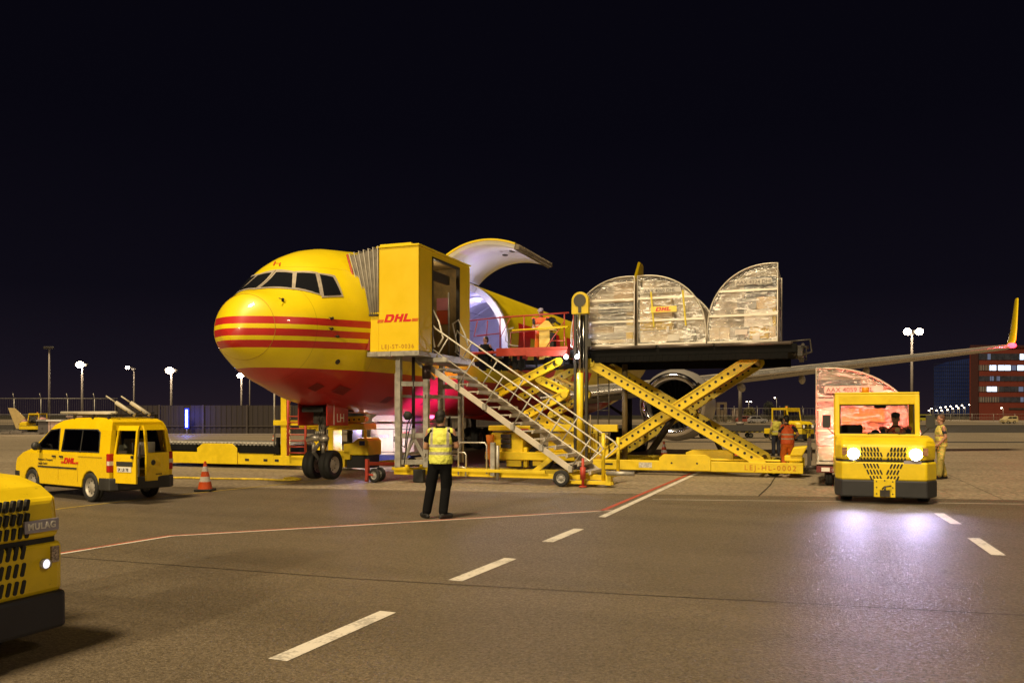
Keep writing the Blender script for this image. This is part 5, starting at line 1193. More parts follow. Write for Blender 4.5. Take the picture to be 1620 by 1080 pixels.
for x in (.02, .42):
    m = MB(); a_ = Vector((x, -.50, 1.88)); b_ = Vector((x-.25, -.1, 2.16)); d_ = (b_-a_).normalized(); m.cyl(a_, b_, .045); m.cyl(b_, b_+d_*.28, .016); pp = m.build('roof_pole', mat('tube_beige', (0, 0, 0)), van)
    m = MB(); m.beam(a_+d_*.18-Vector((.12, 0, .02)), a_+d_*.18+Vector((.12, 0, .02)), .02, .02); m.beam(a_+d_*.02-Vector((.1, 0, 0)), a_+d_*.02+Vector((.14, 0, .05)), .03, .03); m.build('pole_bracket', BLK, pp)

# ---------------------------------------------------------------- cones
CO = mat('cone_orange', (.62, .085, .012), .5, var=.1); CW = mat('cone_white', (.62, .58, .52), .4, var=.1)
def cone():
    c = thing('traffic_cone', 'orange and white traffic cone standing beside the rear of the service van', 'traffic cone', GP(324.5, 776), 0, 'traffic cones on the apron')
    m = MB(); m.box((0, 0, .025), (.40, .40, .05)); m.build('base', BLK, c, bevel=.015)
    rr = lambda z: .150*(1-(z-.05)/.68)+.018
    segs = [(.05, .22, 0), (.22, .34, 1), (.34, .46, 0), (.46, .58, 1), (.58, .70, 0)]
    m = MB(); w = MB()
    for a, b, k in segs: (w if k else m).lathe([(rr(a), a), (rr(b), b)], (0, 0, 0), (0, 0, 1), 24)
    m.lathe([(rr(.70), .70), (.001, .705)], (0, 0, 0), (0, 0, 1), 24)
    m.build('cone_body', CO, c, recalc=True); w.build('reflective_bands', CW, c)
    return c
cn = cone()
dup(cn, GP(1050.5, 724), 0, 'orange and white traffic cone seen through the crossed scissor arms near the main wheels')
dup(cn, GP(1165, 722), 0, 'traffic cone half hidden behind the lower end of the scissor arm')
dup(cn, GP(433, 708), 0, 'small far traffic cone on the open concrete near the yellow mast')

# ---------------------------------------------------------------- ground power unit, tow trolley, rope
gp = thing('ground_power_unit', 'pinkish white ground power unit with a blue skirt parked under the forward fuselage', 'power unit', GP(586, 736), R0)
m = MB(); m.b2((0, 0, .38), (1.75, 2.2, 1.50)); m.build('housing', CRM, gp, bevel=.04)
m = MB(); m.prism([(0, 1.56), (1.65, 1.56), (1.65, 1.68), (1.5, 1.80), (.2, 1.80), (0, 1.68)], .1, 2.1, lambda a, b, d: Vector((a, d, b))); m.b2((.05, .15, 1.50), (.2, .3, 1.56)); m.b2((1.3, .15, 1.50), (1.45, .3, 1.56)); m.build('canopy', CRM, gp, bevel=.02)
m = MB(); m.prism([(.02, .14), (1.6, .30), (1.6, .40), (.02, .375)], -.02, 2.0, lambda a, b, d: Vector((a, d, b))); m.build('skirt', mat('skirt_blue', (.02, .03, .16), .5, var=.2), gp)
m = MB(); m.b2((.0, -.006, 1.28), (1.75, .0, 1.31)); m.b2((.92, -.006, .5), (.93, 0, 1.27)); m.b2((.0, -.006, .48), (1.75, 0, .50)); m.b2((.95, -.02, .85), (.99, 0, 1.05)); m.build('panel_gaps', DRK, gp)
m = MB(); m.b2((.35, -.005, 1.0), (.75, -.001, 1.1)); m.build('notice_plate', mat('plate_pale', (.5, .5, .6), .5, var=.3, vs_=20), gp)
logo(gp, (1.18, -.002, 1.12), (1, 0, 0), (0, 0, 1), .10, bars=False)
m = MB(); m.b2((.05, .1, .08), (1.7, .2, .2)); m.build('chassis', YELM, gp)
for x in (.2, 1.5):
    for y in (.3, 1.9): wheel(gp, (x, y, .16), .16, .12, (0, 1, 0), GRY, n=16)
wl = thing('work_light', 'dazzling white work light on a short post at the corner of the power unit', 'work light', GP(586, 738), R0)
m = MB(); m.cyl((-.02, -.2, 0), (-.02, -.2, .85), .03); m.cyl((-.02, -.2, 0), (-.02, -.2, .03), .16); m.build('post', DST, wl)
m = MB(); m.cyl((-.02, -.12, .93), (-.02, -.24, .93), .10, n=18); m.build('lamp_housing', DST, wl)
m = MB(); m.cyl((-.02, -.242, .93), (-.02, -.250, .93), .09, n=18); m.build('lamp', glow('work_lamp_bright', (.88, .84, 1.0), 70), wl)
lamp('POINT', 'work_light_lamp', wl.location+AX*.15-AY*.5+Vector((0, 0, .95)), 85, (1, .86, .84), size=.07)
lamp('POINT', 'belly_fill_lamp', W(-1.0, 8.4, 1.3), 90, (.62, .50, 1.0), size=.1)  # added unseen lamp, tints belly and ground lilac
tt = thing('tow_trolley', 'small red towing head with one black spoked wheel in front of the boarding stairs', 'tow bar wheel', GP(591, 763), R0)
wheel(tt, (.0, .05, .19), .19, .09, (0.25, 1, 0), GRY, n=20); wheel(tt, (-.12, .55, .19), .19, .09, (0.25, 1, 0), GRY, n=20)
m = MB(); m.b2((-.26, -.0, .12), (-.18, .1, .62)); m.beam((-.22, .05, .5), (.1, 1.5, .42), .09, .09); m.beam((-.22, .05, .22), (.0, .05, .19), .05, .05); m.cyl((-.24, .05, 0.02), (-.24, .05, .15), .05); m.build('tow_bar', REDR, tt)
m = MB(); P_ = [(268, 757.5), (290, 757), (330, 758.5), (370, 759), (410, 759.5), (440, 761), (470, 760.5), (476, 759.5), (462, 757.5), (448, 758.5)]
pts = [GP(*q) for q in P_]; fine = []
for a, b in zip(pts[:-1], pts[1:]):
    for k in range(8): fine.append(a.lerp(b, k/8)+Vector((0, .015*math.sin(k*2.4), .035)))
m.tube(fine, .032, 6)
tag(m.build('ground_cable', mat('cable_yellow', (.62, .45, .02), .6, var=.35, vs_=9)), 'yellow plaited cable lying on the concrete between the van and the nose wheels', 'cable')

# ---------------------------------------------------------------- second, lowered loader on the far side of the nose
P0, T0 = -5.0, 8.0
l2 = thing('lower_deck_loader', 'lowered yellow roller deck loader behind the nose wheels with a mast and red ladder', 'loader', W(P0, T0), R0)
m = MB(); m.b2(Q(-9.4, 7.6, .12), Q(-3.95, 7.75, .52)); m.b2(Q(-3.95, 7.6, .12), Q(-2.2, 7.8, .45)); m.prism([(-7.1, .12), (-5.4, .12), (-5.4, .66), (-5.6, .82), (-6.85, .82), (-7.1, .66)], 7.56, 7.596, lambda a, b, d: Q(a, d, b)); m.b2(Q(-9.4, 10.0, .12), Q(-2.2, 10.2, .5)); m.build('chassis', YELM, l2, bevel=.015)
m = MB(); m.b2(Q(-9.4, 7.58, .56), Q(-7.12, 7.75, .76)); m.b2(Q(-5.35, 7.58, .50), Q(-3.7, 7.75, .72)); m.b2(Q(-9.4, 7.8, .50), Q(-3.7, 10.0, .72)); m.b2(Q(-3.85, 7.6, .72), Q(-3.75, 7.7, 1.05)); m.build('deck', dk, l2)
m = MB()
for k in range(36): m.cyl(Q(-9.35+k*.158, 7.85, .80), Q(-9.35+k*.158, 9.95, .80), .055, n=7)
m.build('roller_bed', GALV, l2)
text(l2, '0006', Q(-8.95, 7.6, .22), (1, 0, 0), (0, 0, 1), .2, mat('stencil_orange', (0, 0, 0)), spacing=1.3)
for p in (-5.1, -4.35, -3.9): m = MB(); m.b2(Q(p, 7.594, .24), Q(p+.16, 7.597, .32)); m.build('tie_down', BLK, l2)
m = MB(); m.b2(Q(-3.68, 7.62, .45), Q(-3.46, 7.85, 3.4)); m.b2(Q(-3.95, 7.58, 1.45), Q(-1.2, 7.7, 1.62)); m.b2(Q(-2.5, 7.8, .2), Q(-2.2, 8.1, 1.45)); m.b2(Q(-2.15, 7.75, .35), Q(-1.1, 8.6, .62)); m.build('mast', YELM, l2, bevel=.01)
m = MB()
for p in (-3.3, -2.62): m.cyl(Q(p, 7.5, .45), Q(p, 7.5, 2.4 if p < -3 else 1.8), .04)
for k in range(7): m.cyl(Q(-3.3, 7.5, .55+k*.2), Q(-2.62, 7.5, .55+k*.2), .018)
m.build('ladder', REDR, l2)
m = MB(); m.cyl(Q(-3.95, 7.65, .6), Q(-3.95, 7.65, 3.3), .03); m.build('hose_pipe', GALV, l2)
# operator end of that loader, under the nose
m = MB(); m.b2(Q(-3.1, 7.8, 1.32), Q(-.6, 8.6, 1.52)); m.b2(Q(-2.0, 7.85, .18), Q(-1.8, 8.4, 1.32)); m.b2(Q(-2.5, 7.9, .2), Q(-2.35, 8.1, 1.32)); m.prism([(-1.35, .50), (-.42, .50), (-.42, .95), (-.52, 1.05), (-.8, 1.05), (-1.0, .9), (-1.35, .85)], 7.75, 8.6, lambda a, b, d: Q(a, d, b)); m.b2(Q(-1.6, 7.75, .10), Q(-1.3, 8.6, .5)); m.b2(Q(-.75, 8.0, 1.0), Q(-.66, 8.1, 1.32)); m.build('operator_station', YELM, l2, bevel=.03)
perf_arm(l2, Q(-2.9, 8.0, 1.56), Q(-.7, 8.0, 1.66), .12, .16, 11, r=.035)
m = MB(); m.b2(Q(-1.28, 7.85, .08), Q(-.45, 8.5, .49)); m.b2(Q(-1.3, 7.9, .9), Q(-1.1, 8.5, 1.3)); m.build('skid', BLK, l2)
m = MB(); m.b2(Q(-.75, 7.74, .82), Q(-.55, 7.748, .96)); m.build('blue_label', mat('skirt_blue', (0, 0, 0)), l2)
for p in (-1.7, -2.1): wheel(l2, Q(p, 8.7, .3), .3, .25, (0, 1, 0), GRY, n=20)
# ---------------------------------------------------------------- people: continuous bodies grown from tapered limbs, then fused
def remeshed(mb, voxel, name, m, parent, smooth_it=2):
    bmesh.ops.recalc_face_normals(mb.bm, faces=mb.bm.faces[:])
    me = bpy.data.meshes.new('tmp'); mb.bm.to_mesh(me); mb.bm.free(); o = bpy.data.objects.new('tmp', me); COL.objects.link(o)
    r_ = o.modifiers.new('r', 'REMESH'); r_.mode = 'VOXEL'; r_.voxel_size = voxel; r_.use_smooth_shade = True
    s_ = o.modifiers.new('s', 'SMOOTH'); s_.iterations = smooth_it; s_.factor = .5
    me2 = bpy.data.meshes.new_from_object(o.evaluated_get(bpy.context.evaluated_depsgraph_get())); bpy.data.objects.remove(o); bpy.data.meshes.remove(me)
    me2.name = name; me2.materials.clear(); me2.materials.append(m)
    for p in me2.polygons: p.use_smooth = True
    ob = bpy.data.objects.new(name, me2); COL.objects.link(ob); ob.parent = parent; return ob
def limb(mb, a, b, ra, rb, n=14):
    a, b = Vector(a), Vector(b); d = b-a; L = d.length; d.normalize(); u = d.orthogonal().normalized(); v = d.cross(u); rings = []
    st_ = [(-ra*math.cos(q), ra*math.sin(q)) for q in (.25, .7, 1.2)]+[(L*f, ra+(rb-ra)*f) for f in (0, .2, .4, .6, .8, 1)]+[(L+rb*math.sin(q), rb*math.cos(q)) for q in (.4, .9, 1.3)]
    for h, r_ in st_: rings.append([a+d*h+(u*math.cos(2*PI*k/n)+v*math.sin(2*PI*k/n))*r_ for k in range(n)])
    mb.loft(rings)
def eloft(mb, rows, n=20):   # rows: (center, rx, ry) horizontal ellipses
    mb.loft([[Vector(c)+Vector((rx*math.cos(2*PI*k/n), ry*math.sin(2*PI*k/n), 0)) for k in range(n)] for c, rx, ry in rows])
def vest_mat(name, base, bands, rf=(.36, .33, .27), vert=None, zbase=0.):
    m = bpy.data.materials.new(name); m.use_nodes = True; nt = m.node_tree; b = nt.nodes['Principled BSDF']; L = nt.links.new; N = nt.nodes.new
    tc = N('ShaderNodeTexCoord'); s = N('ShaderNodeSeparateXYZ'); L(tc.outputs['Object'], s.inputs[0])
    def ma(op, a, b_=None):
        n = N('ShaderNodeMath'); n.operation = op
        for i, q in enumerate((a, b_)):
            if isinstance(q, (int, float)): n.inputs[i].default_value = q
            elif q is not None: L(q, n.inputs[i])
        return n.outputs[0]
    acc = None
    for lo, hi in bands:
        g = ma('MULTIPLY', ma('GREATER_THAN', s.outputs['Z'], lo), ma('LESS_THAN', s.outputs['Z'], hi)); acc = g if acc is None else ma('ADD', acc, g)
    if vert:
        ax = ma('ABSOLUTE', s.outputs['X']); g = ma('MULTIPLY', ma('GREATER_THAN', ax, vert[0]), ma('LESS_THAN', ax, vert[1])); g = ma('MULTIPLY', g, ma('GREATER_THAN', s.outputs['Z'], vert[2])); acc = ma('MINIMUM', ma('ADD', acc, g), 1.)
    x = N('ShaderNodeMix'); x.data_type = 'RGBA'; x.inputs[6].default_value = (*base, 1); x.inputs[7].default_value = (*rf, 1); L(acc, x.inputs[0])
    n = N('ShaderNodeTexNoise'); n.inputs['Scale'].default_value = 5; n.inputs['Detail'].default_value = 4; L(tc.outputs['Object'], n.inputs['Vector'])
    bp = N('ShaderNodeBump'); bp.inputs['Strength'].default_value = 1.0; bp.inputs['Distance'].default_value = .09; L(n.outputs['Fac'], bp.inputs['Height']); L(bp.outputs[0], b.inputs['Normal'])
    L(x.outputs[2], b.inputs['Base Color']); b.inputs['Roughness'].default_value = .7
    return m
def person(label, loc, rz, pose, H=1.8, vest=None, shirt=None, trousers=TRO, hair=HAIR, group=None, cap=None, shoes=None, sleeves='short', trousers_low=None, voxel=.014, shorts=None):
    p = thing('person', label, 'person', loc, rz, group); p.scale = (H/1.8,)*3
    J = {k: Vector(v) for k, v in pose.items() if k != 'curl'}
    body = MB()
    hc = J['head']; hf = Vector(pose.get('face', (0, 1, 0))).normalized(); hs = Vector((hf.y, -hf.x, 0)).normalized()
    HM = Matrix((hs, hf, hs.cross(hf))).transposed()
    body.ell(hc+HM@Vector((0, -.01, .02)), (.077, .098, .112), 20, 14, HM); body.ell(hc+HM@Vector((0, .02, -.055)), (.055, .072, .068), 16, 10, HM)
    limb(body, hc+HM@Vector((0, .085, .0)), hc+HM@Vector((0, .112, -.028)), .010, .015, 8)       # nose
    for s_ in (-1, 1): body.ell(hc+HM@Vector((s_*.079, -.01, -.005)), (.010, .02, .032), 8, 6, HM)   # ears
    limb(body, hc+Vector((0, 0, -.06)), J['neck']+Vector((0, 0, -.04)), .056, .064)
    ch, pe = J['chest'], J['pelvis']; nk = J['neck']
    eloft(body, [(pe+Vector((0, 0, -.08)), .10, .08), (pe, .155, .11), (pe.lerp(ch, .35), .135, .10), (pe.lerp(ch, .7), .155, .112), (ch, .175, .12), (ch.lerp(nk, .55), .165, .10), (ch.lerp(nk, .85), .09, .07), (nk, .05, .05)])
    cloth = MB(); sl = MB(); tr = MB(); sh = MB()
    for sd, s_ in (('l', -1), ('r', 1)):
        S, E, Wr = J['sho_'+sd], J['elb_'+sd], J['wri_'+sd]
        limb(body, S, E, .052, .042); limb(body, E, Wr, .042, .028)
        fd = (J['hand_'+sd]-Wr).normalized(); pn_ = Vector(pose.get('palm_'+sd, (-s_, 0, 0))); sd_ = fd.cross(pn_).normalized(); pn_ = sd_.cross(fd)
        # palm, four unequal bent fingers and a thumb off the side
        M_ = Matrix((sd_, fd, pn_)).transposed(); body.ell(Wr+fd*.05, (.042, .055, .018), 14, 8, M_)
        curl = pose.get('curl', .5)
        for k, (o_, L_) in enumerate(((-.030, .066), (-.010, .076), (.011, .072), (.030, .056))):
            a = Wr+fd*.092+sd_*o_; b = a+(fd+pn_*curl*.6).normalized()*L_*.5; c = b+(fd*(1-curl)+pn_*curl*1.4).normalized()*L_*.5
            limb(body, a-fd*.01, b, .0095, .0088, 8); limb(body, b, c, .0088, .0078, 8)
        a = Wr+fd*.03-sd_*.036; b = a+(fd*.7-sd_*.8+pn_*.3).normalized()*.038; limb(body, a, b, .012, .010, 8); limb(body, b, b+(fd+pn_*.4).normalized()*.028, .010, .009, 8)
        Hp, K, A = J['hip_'+sd], J['kne_'+sd], J['ank_'+sd]
        limb(body, Hp, K, .085, .055); limb(body, K, A, .052, .036)
        limb(tr, Hp+Vector((0, 0, .02)), K, .108, .088); limb(tr, K, A+(K-A).normalized()*.03, .086, .078); limb(tr, Hp.lerp(K, .55)+Vector((s_*.045, 0, 0)), Hp.lerp(K, .85)+Vector((s_*.045, 0, 0)), .062, .062)
        limb(tr, K+Vector((0, .02, -.02)), K+(A-K)*.25, .07, .066)
        T = J['toe_'+sd]; sh = MB(); limb(sh, A+Vector((0, -.02, -.015)), T, .046, .040); d = (T-A); d.z = 0; d.normalize(); limb(sh, Vector((A.x, A.y, .035))-d*.05, Vector((T.x, T.y, .032)), .034, .034); limb(sh, A+(K-A).normalized()*.06, A, .05, .05); remeshed(sh, voxel*.8, 'shoe', shoes or BLK, p)
        limb(sl, S+Vector((-s_*.05, 0, .0)), S.lerp(E, .55 if sleeves == 'short' else 1.0), .066, .060 if sleeves == 'short' else .053)
        if sleeves == 'long': limb(sl, E, Wr.lerp(E, .05), .053, .040)
        if vest: limb(cloth, S+Vector((-s_*.075, 0, .012)), S+Vector((-s_*.012, 0, -.005)), .062, .060)
        if shorts is not None: pass
    eloft(tr, [(pe+Vector((0, 0, -.16)), .11, .085), (pe+Vector((0, 0, -.08)), .165, .125), (pe+Vector((0, 0, .03)), .170, .128), (pe+Vector((0, 0, .12)), .155, .12)])
    eloft(sl, [(pe+Vector((0, 0, .08)), .158, .118), (pe.lerp(ch, .5), .160, .120), (ch, .185, .135), (ch.lerp(nk, .5), .175, .11), (ch.lerp(nk, .85), .095, .078), (nk+Vector((0, 0, .01)), .068, .066)])
    if vest: eloft(cloth, [(pe+Vector((0, -.0, -.06)), .205, .158), (pe+Vector((0, 0, .05)), .200, .155), (pe.lerp(ch, .5), .190, .148), (ch, .205, .152), (ch.lerp(nk, .45), .195, .128), (ch.lerp(nk, .78), .115, .092), (ch.lerp(nk, .9), .08, .08)])
    b = remeshed(body, voxel*.62, 'body', SKIN, p, 2)
    remeshed(tr, voxel, 'trousers', trousers, p); remeshed(sl, voxel, 'shirt', shirt or TRO, p)
    if vest: remeshed(cloth, voxel, 'safety_vest', vest, p)
    hr = MB(); hr.ell(hc+HM@Vector((0, -.028, .045)), (.086, .096, .100), 18, 12, HM); hr.ell(hc+HM@Vector((0, -.055, -.01)), (.078, .062, .085), 16, 10, HM)
    if cap is None: remeshed(hr, .011, 'hair', hair, p, 1)
    else:
        remeshed(hr, .012, 'hair', hair, p, 1)
        c_ = MB(); c_.ell(hc+HM@Vector((0, -.012, .075)), (.092, .108, .078), 18, 10, HM); c_.ell(hc+HM@Vector((0, .10, .05)), (.07, .08, .012), 14, 6, HM); remeshed(c_, .012, 'cap', cap, p, 1)
    ey = MB()
    for s_ in (-1, 1): ey.ell(hc+HM@Vector((s_*.031, .083, .012)), (.011, .008, .007), 8, 6, HM)
    ey.build('eyes', BLK, p)
    mo = MB(); mo.ell(hc+HM@Vector((0, .087, -.062)), (.022, .006, .005), 10, 6, HM); mo.build('mouth', mat('lips', (.25, .09, .07), .6, var=0), p)
    return p
STAND = dict(pelvis=(0, 0, .97), chest=(0, .01, 1.32), neck=(0, .0, 1.53), head=(0, .015, 1.675), face=(0, 1, 0),
    sho_l=(-.19, 0, 1.45), elb_l=(-.25, -.03, 1.17), wri_l=(-.26, .07, .93), hand_l=(-.26, .12, .84), sho_r=(.19, 0, 1.45), elb_r=(.25, -.03, 1.17), wri_r=(.26, .07, .93), hand_r=(.26, .12, .84),
    hip_l=(-.09, 0, .93), kne_l=(-.11, .02, .50), ank_l=(-.12, -.01, .09), toe_l=(-.15, .15, .05), hip_r=(.09, 0, .93), kne_r=(.11, .02, .50), ank_r=(.12, -.01, .09), toe_r=(.15, .15, .05))
def pose(**k): d = dict(STAND); d.update(k); return d
VYEL = vest_mat('vest_yellow', (.66, .68, .10), [(1.06, 1.11), (1.185, 1.235)], vert=(.115, .16, 1.23))
VOR = vest_mat('vest_orange', (.80, .13, .03), [(1.06, 1.11), (1.20, 1.25)], rf=(.55, .45, .32))
ORT = mat('orange_cloth', (.72, .15, .01), .8, var=.2, vs_=6, bump=.4, bs=9); YLT = mat('yellow_cloth', (.50, .44, .10), .8, var=.25, vs_=6, bump=.4, bs=9)
# man with his back to us, arms folded, legs apart
fa = rot(Vector((0, 1, 0)), R(0))
person('man in yellow vest and black trousers standing on the road, back turned, arms folded', GP(697, 819), R(-4), pose(
    sho_l=(-.195, 0, 1.45), elb_l=(-.255, .02, 1.18), wri_l=(-.05, .22, 1.17), hand_l=(.08, .24, 1.19), palm_l=(0, -1, 0), sho_r=(.195, 0, 1.45), elb_r=(.27, .04, 1.20), wri_r=(.06, .23, 1.22), hand_r=(-.07, .24, 1.20), palm_r=(0, -1, 0),
    hip_l=(-.10, 0, .93), kne_l=(-.165, .01, .50), ank_l=(-.235, -.02, .09), toe_l=(-.33, .10, .05), hip_r=(.09, 0, .93), kne_r=(.085, .02, .50), ank_r=(.055, -.10, .09), toe_r=(.17, .0, .05), head=(.01, .02, 1.67), face=(.35, 1, 0)),
    H=1.88, vest=VYEL, shirt=TRO, group='people working on the apron', voxel=.012)
# operator on the bridge behind the console
person('operator in navy and orange with a pale cap at the console on the raised bridge', W(4.55, 10.35, 3.56), R0, pose(
    face=(.1, -1, -.25), elb_r=(-.26, -.06, 1.17), sho_r=(-.19, 0, 1.45), sho_l=(.19, 0, 1.45), elb_l=(.25, -.08, 1.2), wri_r=(-.12, -.26, 1.12), hand_r=(-.04, -.32, 1.10), wri_l=(.22, -.30, 1.14), hand_l=(.24, -.38, 1.12),
    hip_l=(.09, 0, .93), hip_r=(-.09, 0, .93), kne_l=(.11, -.02, .5), kne_r=(-.13, -.02, .5), ank_l=(.12, .01, .09), ank_r=(-.14, .01, .09), toe_l=(.14, -.15, .05), toe_r=(-.16, -.15, .05)),
    H=1.74, vest=VOR, shirt=NAVY, trousers=ORT, cap=mat('cap_lilac', (.30, .28, .42), .7, var=.1), group='people working on the apron', voxel=.016)
# someone low behind the stair, only head and shoulders above the bridge edge
person('dark clothed worker crouching in the open aircraft doorway, mostly hidden by the bridge edge', W(2.42, 10.6, 3.56), R0, pose(face=(-.6, -.8, -.2), pelvis=(0, -.1, .24), chest=(0, .08, .50), neck=(0, .12, .68), head=(0, .15, .82), sho_l=(-.18, .1, .62), sho_r=(.18, .1, .62), elb_l=(-.24, .2, .38), elb_r=(.24, .2, .38), wri_l=(-.12, .38, .32), wri_r=(.12, .38, .32), hand_l=(-.06, .44, .28), hand_r=(.06, .44, .28), hip_l=(-.1, -.08, .24), hip_r=(.1, -.08, .24), kne_l=(-.2, .28, .42), kne_r=(.2, .28, .42), ank_l=(-.14, .05, .09), ank_r=(.14, .05, .09), toe_l=(-.16, .2, .05), toe_r=(.16, .2, .05)), H=1.75, shirt=TRO, group='people working on the apron', voxel=.02)
# worker in orange, walking away
person('worker in orange vest and orange trousers walking away past the loader beam', GP(1246, 749), R(-8), pose(
    chest=(0, .05, 1.32), neck=(-.01, .09, 1.52), head=(-.03, .14, 1.65), face=(-.6, 1, -.2), elb_r=(.30, -.02, 1.2), wri_r=(.26, .2, 1.08), hand_r=(.22, .28, 1.05), elb_l=(-.24, .06, 1.18), wri_l=(-.2, .26, 1.08), hand_l=(-.18, .34, 1.05),
    kne_l=(-.11, .06, .5), ank_l=(-.1, -.10, .10), toe_l=(-.1, .04, .05), kne_r=(.12, .12, .5), ank_r=(.13, .16, .10), toe_r=(.14, .32, .05)), H=1.80, vest=vest_mat('vest_orange_back', (.85, .14, .035), [(1.05, 1.09), (1.18, 1.225)], rf=(.60, .46, .32)), shirt=NAVY, trousers=ORT, group='people working on the apron', voxel=.016)
person('worker in a pale yellow jacket and navy trousers half hidden behind the orange dressed worker', GP(1228, 721), R(5), pose(), H=1.80, vest=vest_mat('jacket_yellow', (.50, .46, .06), [(1.05, 1.1)]), shirt=YLT, sleeves='long', trousers=NAVY, group='people working on the apron', voxel=.018)
# worker at the right, in profile looking left
person('worker in a yellow vest and yellow trousers standing in profile beside the driving tractor', GP(1489, 757), R(80), pose(
    face=(0, 1, -.05), elb_l=(-.23, -.04, 1.18), wri_l=(-.2, .12, .98), hand_l=(-.19, .2, .93), elb_r=(.24, -.04, 1.18), wri_r=(.2, .12, .98), hand_r=(.18, .2, .93), kne_l=(-.10, .05, .5), ank_l=(-.1, .09, .09), toe_l=(-.1, .25, .05), kne_r=(.1, -.02, .5), ank_r=(.1, -.12, .09), toe_r=(.1, .03, .05)), H=1.80,
    vest=vest_mat('vest_yellow_far', (.62, .54, .12), [(1.03, 1.07), (1.20, 1.24)], rf=(.40, .22, .12)), shirt=NAVY, trousers=YLT, hair=mat('hair_brown', (.10, .05, .025), .7, var=.2), group='people working on the apron', voxel=.014)
# tractor driver
dp = Vector((7.62, 16.72, 0))+AX*.30+AY*1.62
person('driver in a dark cap and dark shirt at the steering wheel of the tractor', dp+Vector((0, 0, .0)), R0, dict(
    pelvis=(0, .05, 1.02), chest=(0, .06, 1.36), neck=(0, .02, 1.56), head=(0, -.01, 1.71), face=(-.05, -1, -.1), sho_l=(.20, .03, 1.48), sho_r=(-.20, .03, 1.48), elb_l=(.30, -.08, 1.26), elb_r=(-.30, -.08, 1.26), wri_l=(.19, -.30, 1.36), wri_r=(-.17, -.30, 1.34), hand_l=(.15, -.36, 1.42), hand_r=(-.15, -.36, 1.40), palm_l=(-1, 0, 0), palm_r=(1, 0, 0), curl=.9,
    hip_l=(.10, .0, .98), hip_r=(-.10, .0, .98), kne_l=(.12, -.38, .95), kne_r=(-.12, -.38, .95), ank_l=(.12, -.42, .60), ank_r=(-.12, -.42, .60), toe_l=(.12, -.5, .57), toe_r=(-.12, -.5, .57)), H=1.8,
    shirt=NAVY, cap=BLK, group='people working on the apron', voxel=.014, vest=vest_mat('vest_orange_driver', (.45, .09, .05), [(9, 9.1)]))

# ---------------------------------------------------------------- light masts
LAMPG = glow('floodlight_glow', (1, .80, .58), 60)
def mast(name, label, px, ybase, ytop, Y, r, lit, heads=4, spread=1.2, power=0., group='floodlight masts beyond the apron'):
    s_ = Y/FPX; base = Vector(((px-810)*s_, Y, 0)); h = CAMH+(HOR-ytop)*s_
    g = thing(name, label, 'light mast', base, 0, group)
    m = MB(); m.cyl((0, 0, -.02), (0, 0, h), r, r*.6, n=12); m.cyl((0, 0, 0), (0, 0, .5), r*1.8, n=12); m.build('pole', mat('mast_grey', (.34, .30, .27), .5, var=.1), g)
    m = MB(); m.beam((-spread/2, -.1, h), (spread/2, -.1, h), .12, .12, up=(0, 0, 1)); m.build('cross_arm', GALV, g)
    a_ = MB(); b_ = MB()
    for k in range(heads):
        x = -spread/2+spread*(k+.5)/heads; w = spread/heads*.8
        a_.box((x, -.15, h-.10), (w, .35, .45*w+.1))
        if not lit or heads == 1: b_.box((x, -.34, h-.14), (w*.86, .02, .40*w+.07))
    if lit and heads == 3: b_.ell((0, -.5, h-.1), (spread*.32, .25, spread*.25), 24, 16)
    if lit and heads == 2:
        for q in (-.5, .5): b_.ell((q*spread*.95, -.5, h-.1), (.6, .25, .5), 24, 16)
    a_.build('lamp_housing', DST, g)
    if lit: b_.build('lamp', LAMPG, g)
    if power: lamp('POINT', 'mast_lamp', base+Vector((0, -1.5, h-.8)), power, (1, .74, .48), size=.6)
    return g
mast('light_mast', 'tall unlit grey mast at the far left beyond the service van', 78, 690, 549, 95, .14, False, 3, 1.1)
mast('light_mast', 'tall lit floodlight mast rising above the roof of the yellow service van', 130, 690, 576, 100, .17, True, 3, 1.5)
mast('light_mast', 'shorter thin mast with one small lamp between two blazing floodlights', 212, 690, 583, 115, .13, False, 1, .5)
mast('light_mast', 'lit floodlight mast rising behind the left part of the corrugated barrier', 271, 690, 585, 100, .17, True, 3, 1.5)
mast('light_mast', 'lit floodlight mast just in front of the nose of the jet in the picture', 382, 690, 593, 112, .16, True, 3, 1.3)
mast('light_mast', 'slim unlit pole behind the barrier near the nose of the jet', 395, 690, 592, 160, .12, False, 1, .4)
mast('light_mast', 'tall twin lamp floodlight mast behind the wing at the right', 1442.5, 668, 524, 130, .26, True, 2, 2.0)
mast('light_mast', 'grey pole of a mast standing between the engine and the red lit container', 1171, 668, 566, 150, .38, False, 2, 1.2)
s_ = 115/FPX; lh = thing('wall_lamp', 'small glowing lamp on the bracket of the thin mast', 'lamp', ((207-810)*s_, 114, CAMH+(HOR-582)*s_)); m = MB(); m.ell((0, 0, 0), (.28, .2, .2), 12, 8); m.build('bulb', LAMPG, lh); m = MB(); m.cyl((0, .1, 0), (.45, .6, .05), .05); m.build('bracket', GALV, lh)
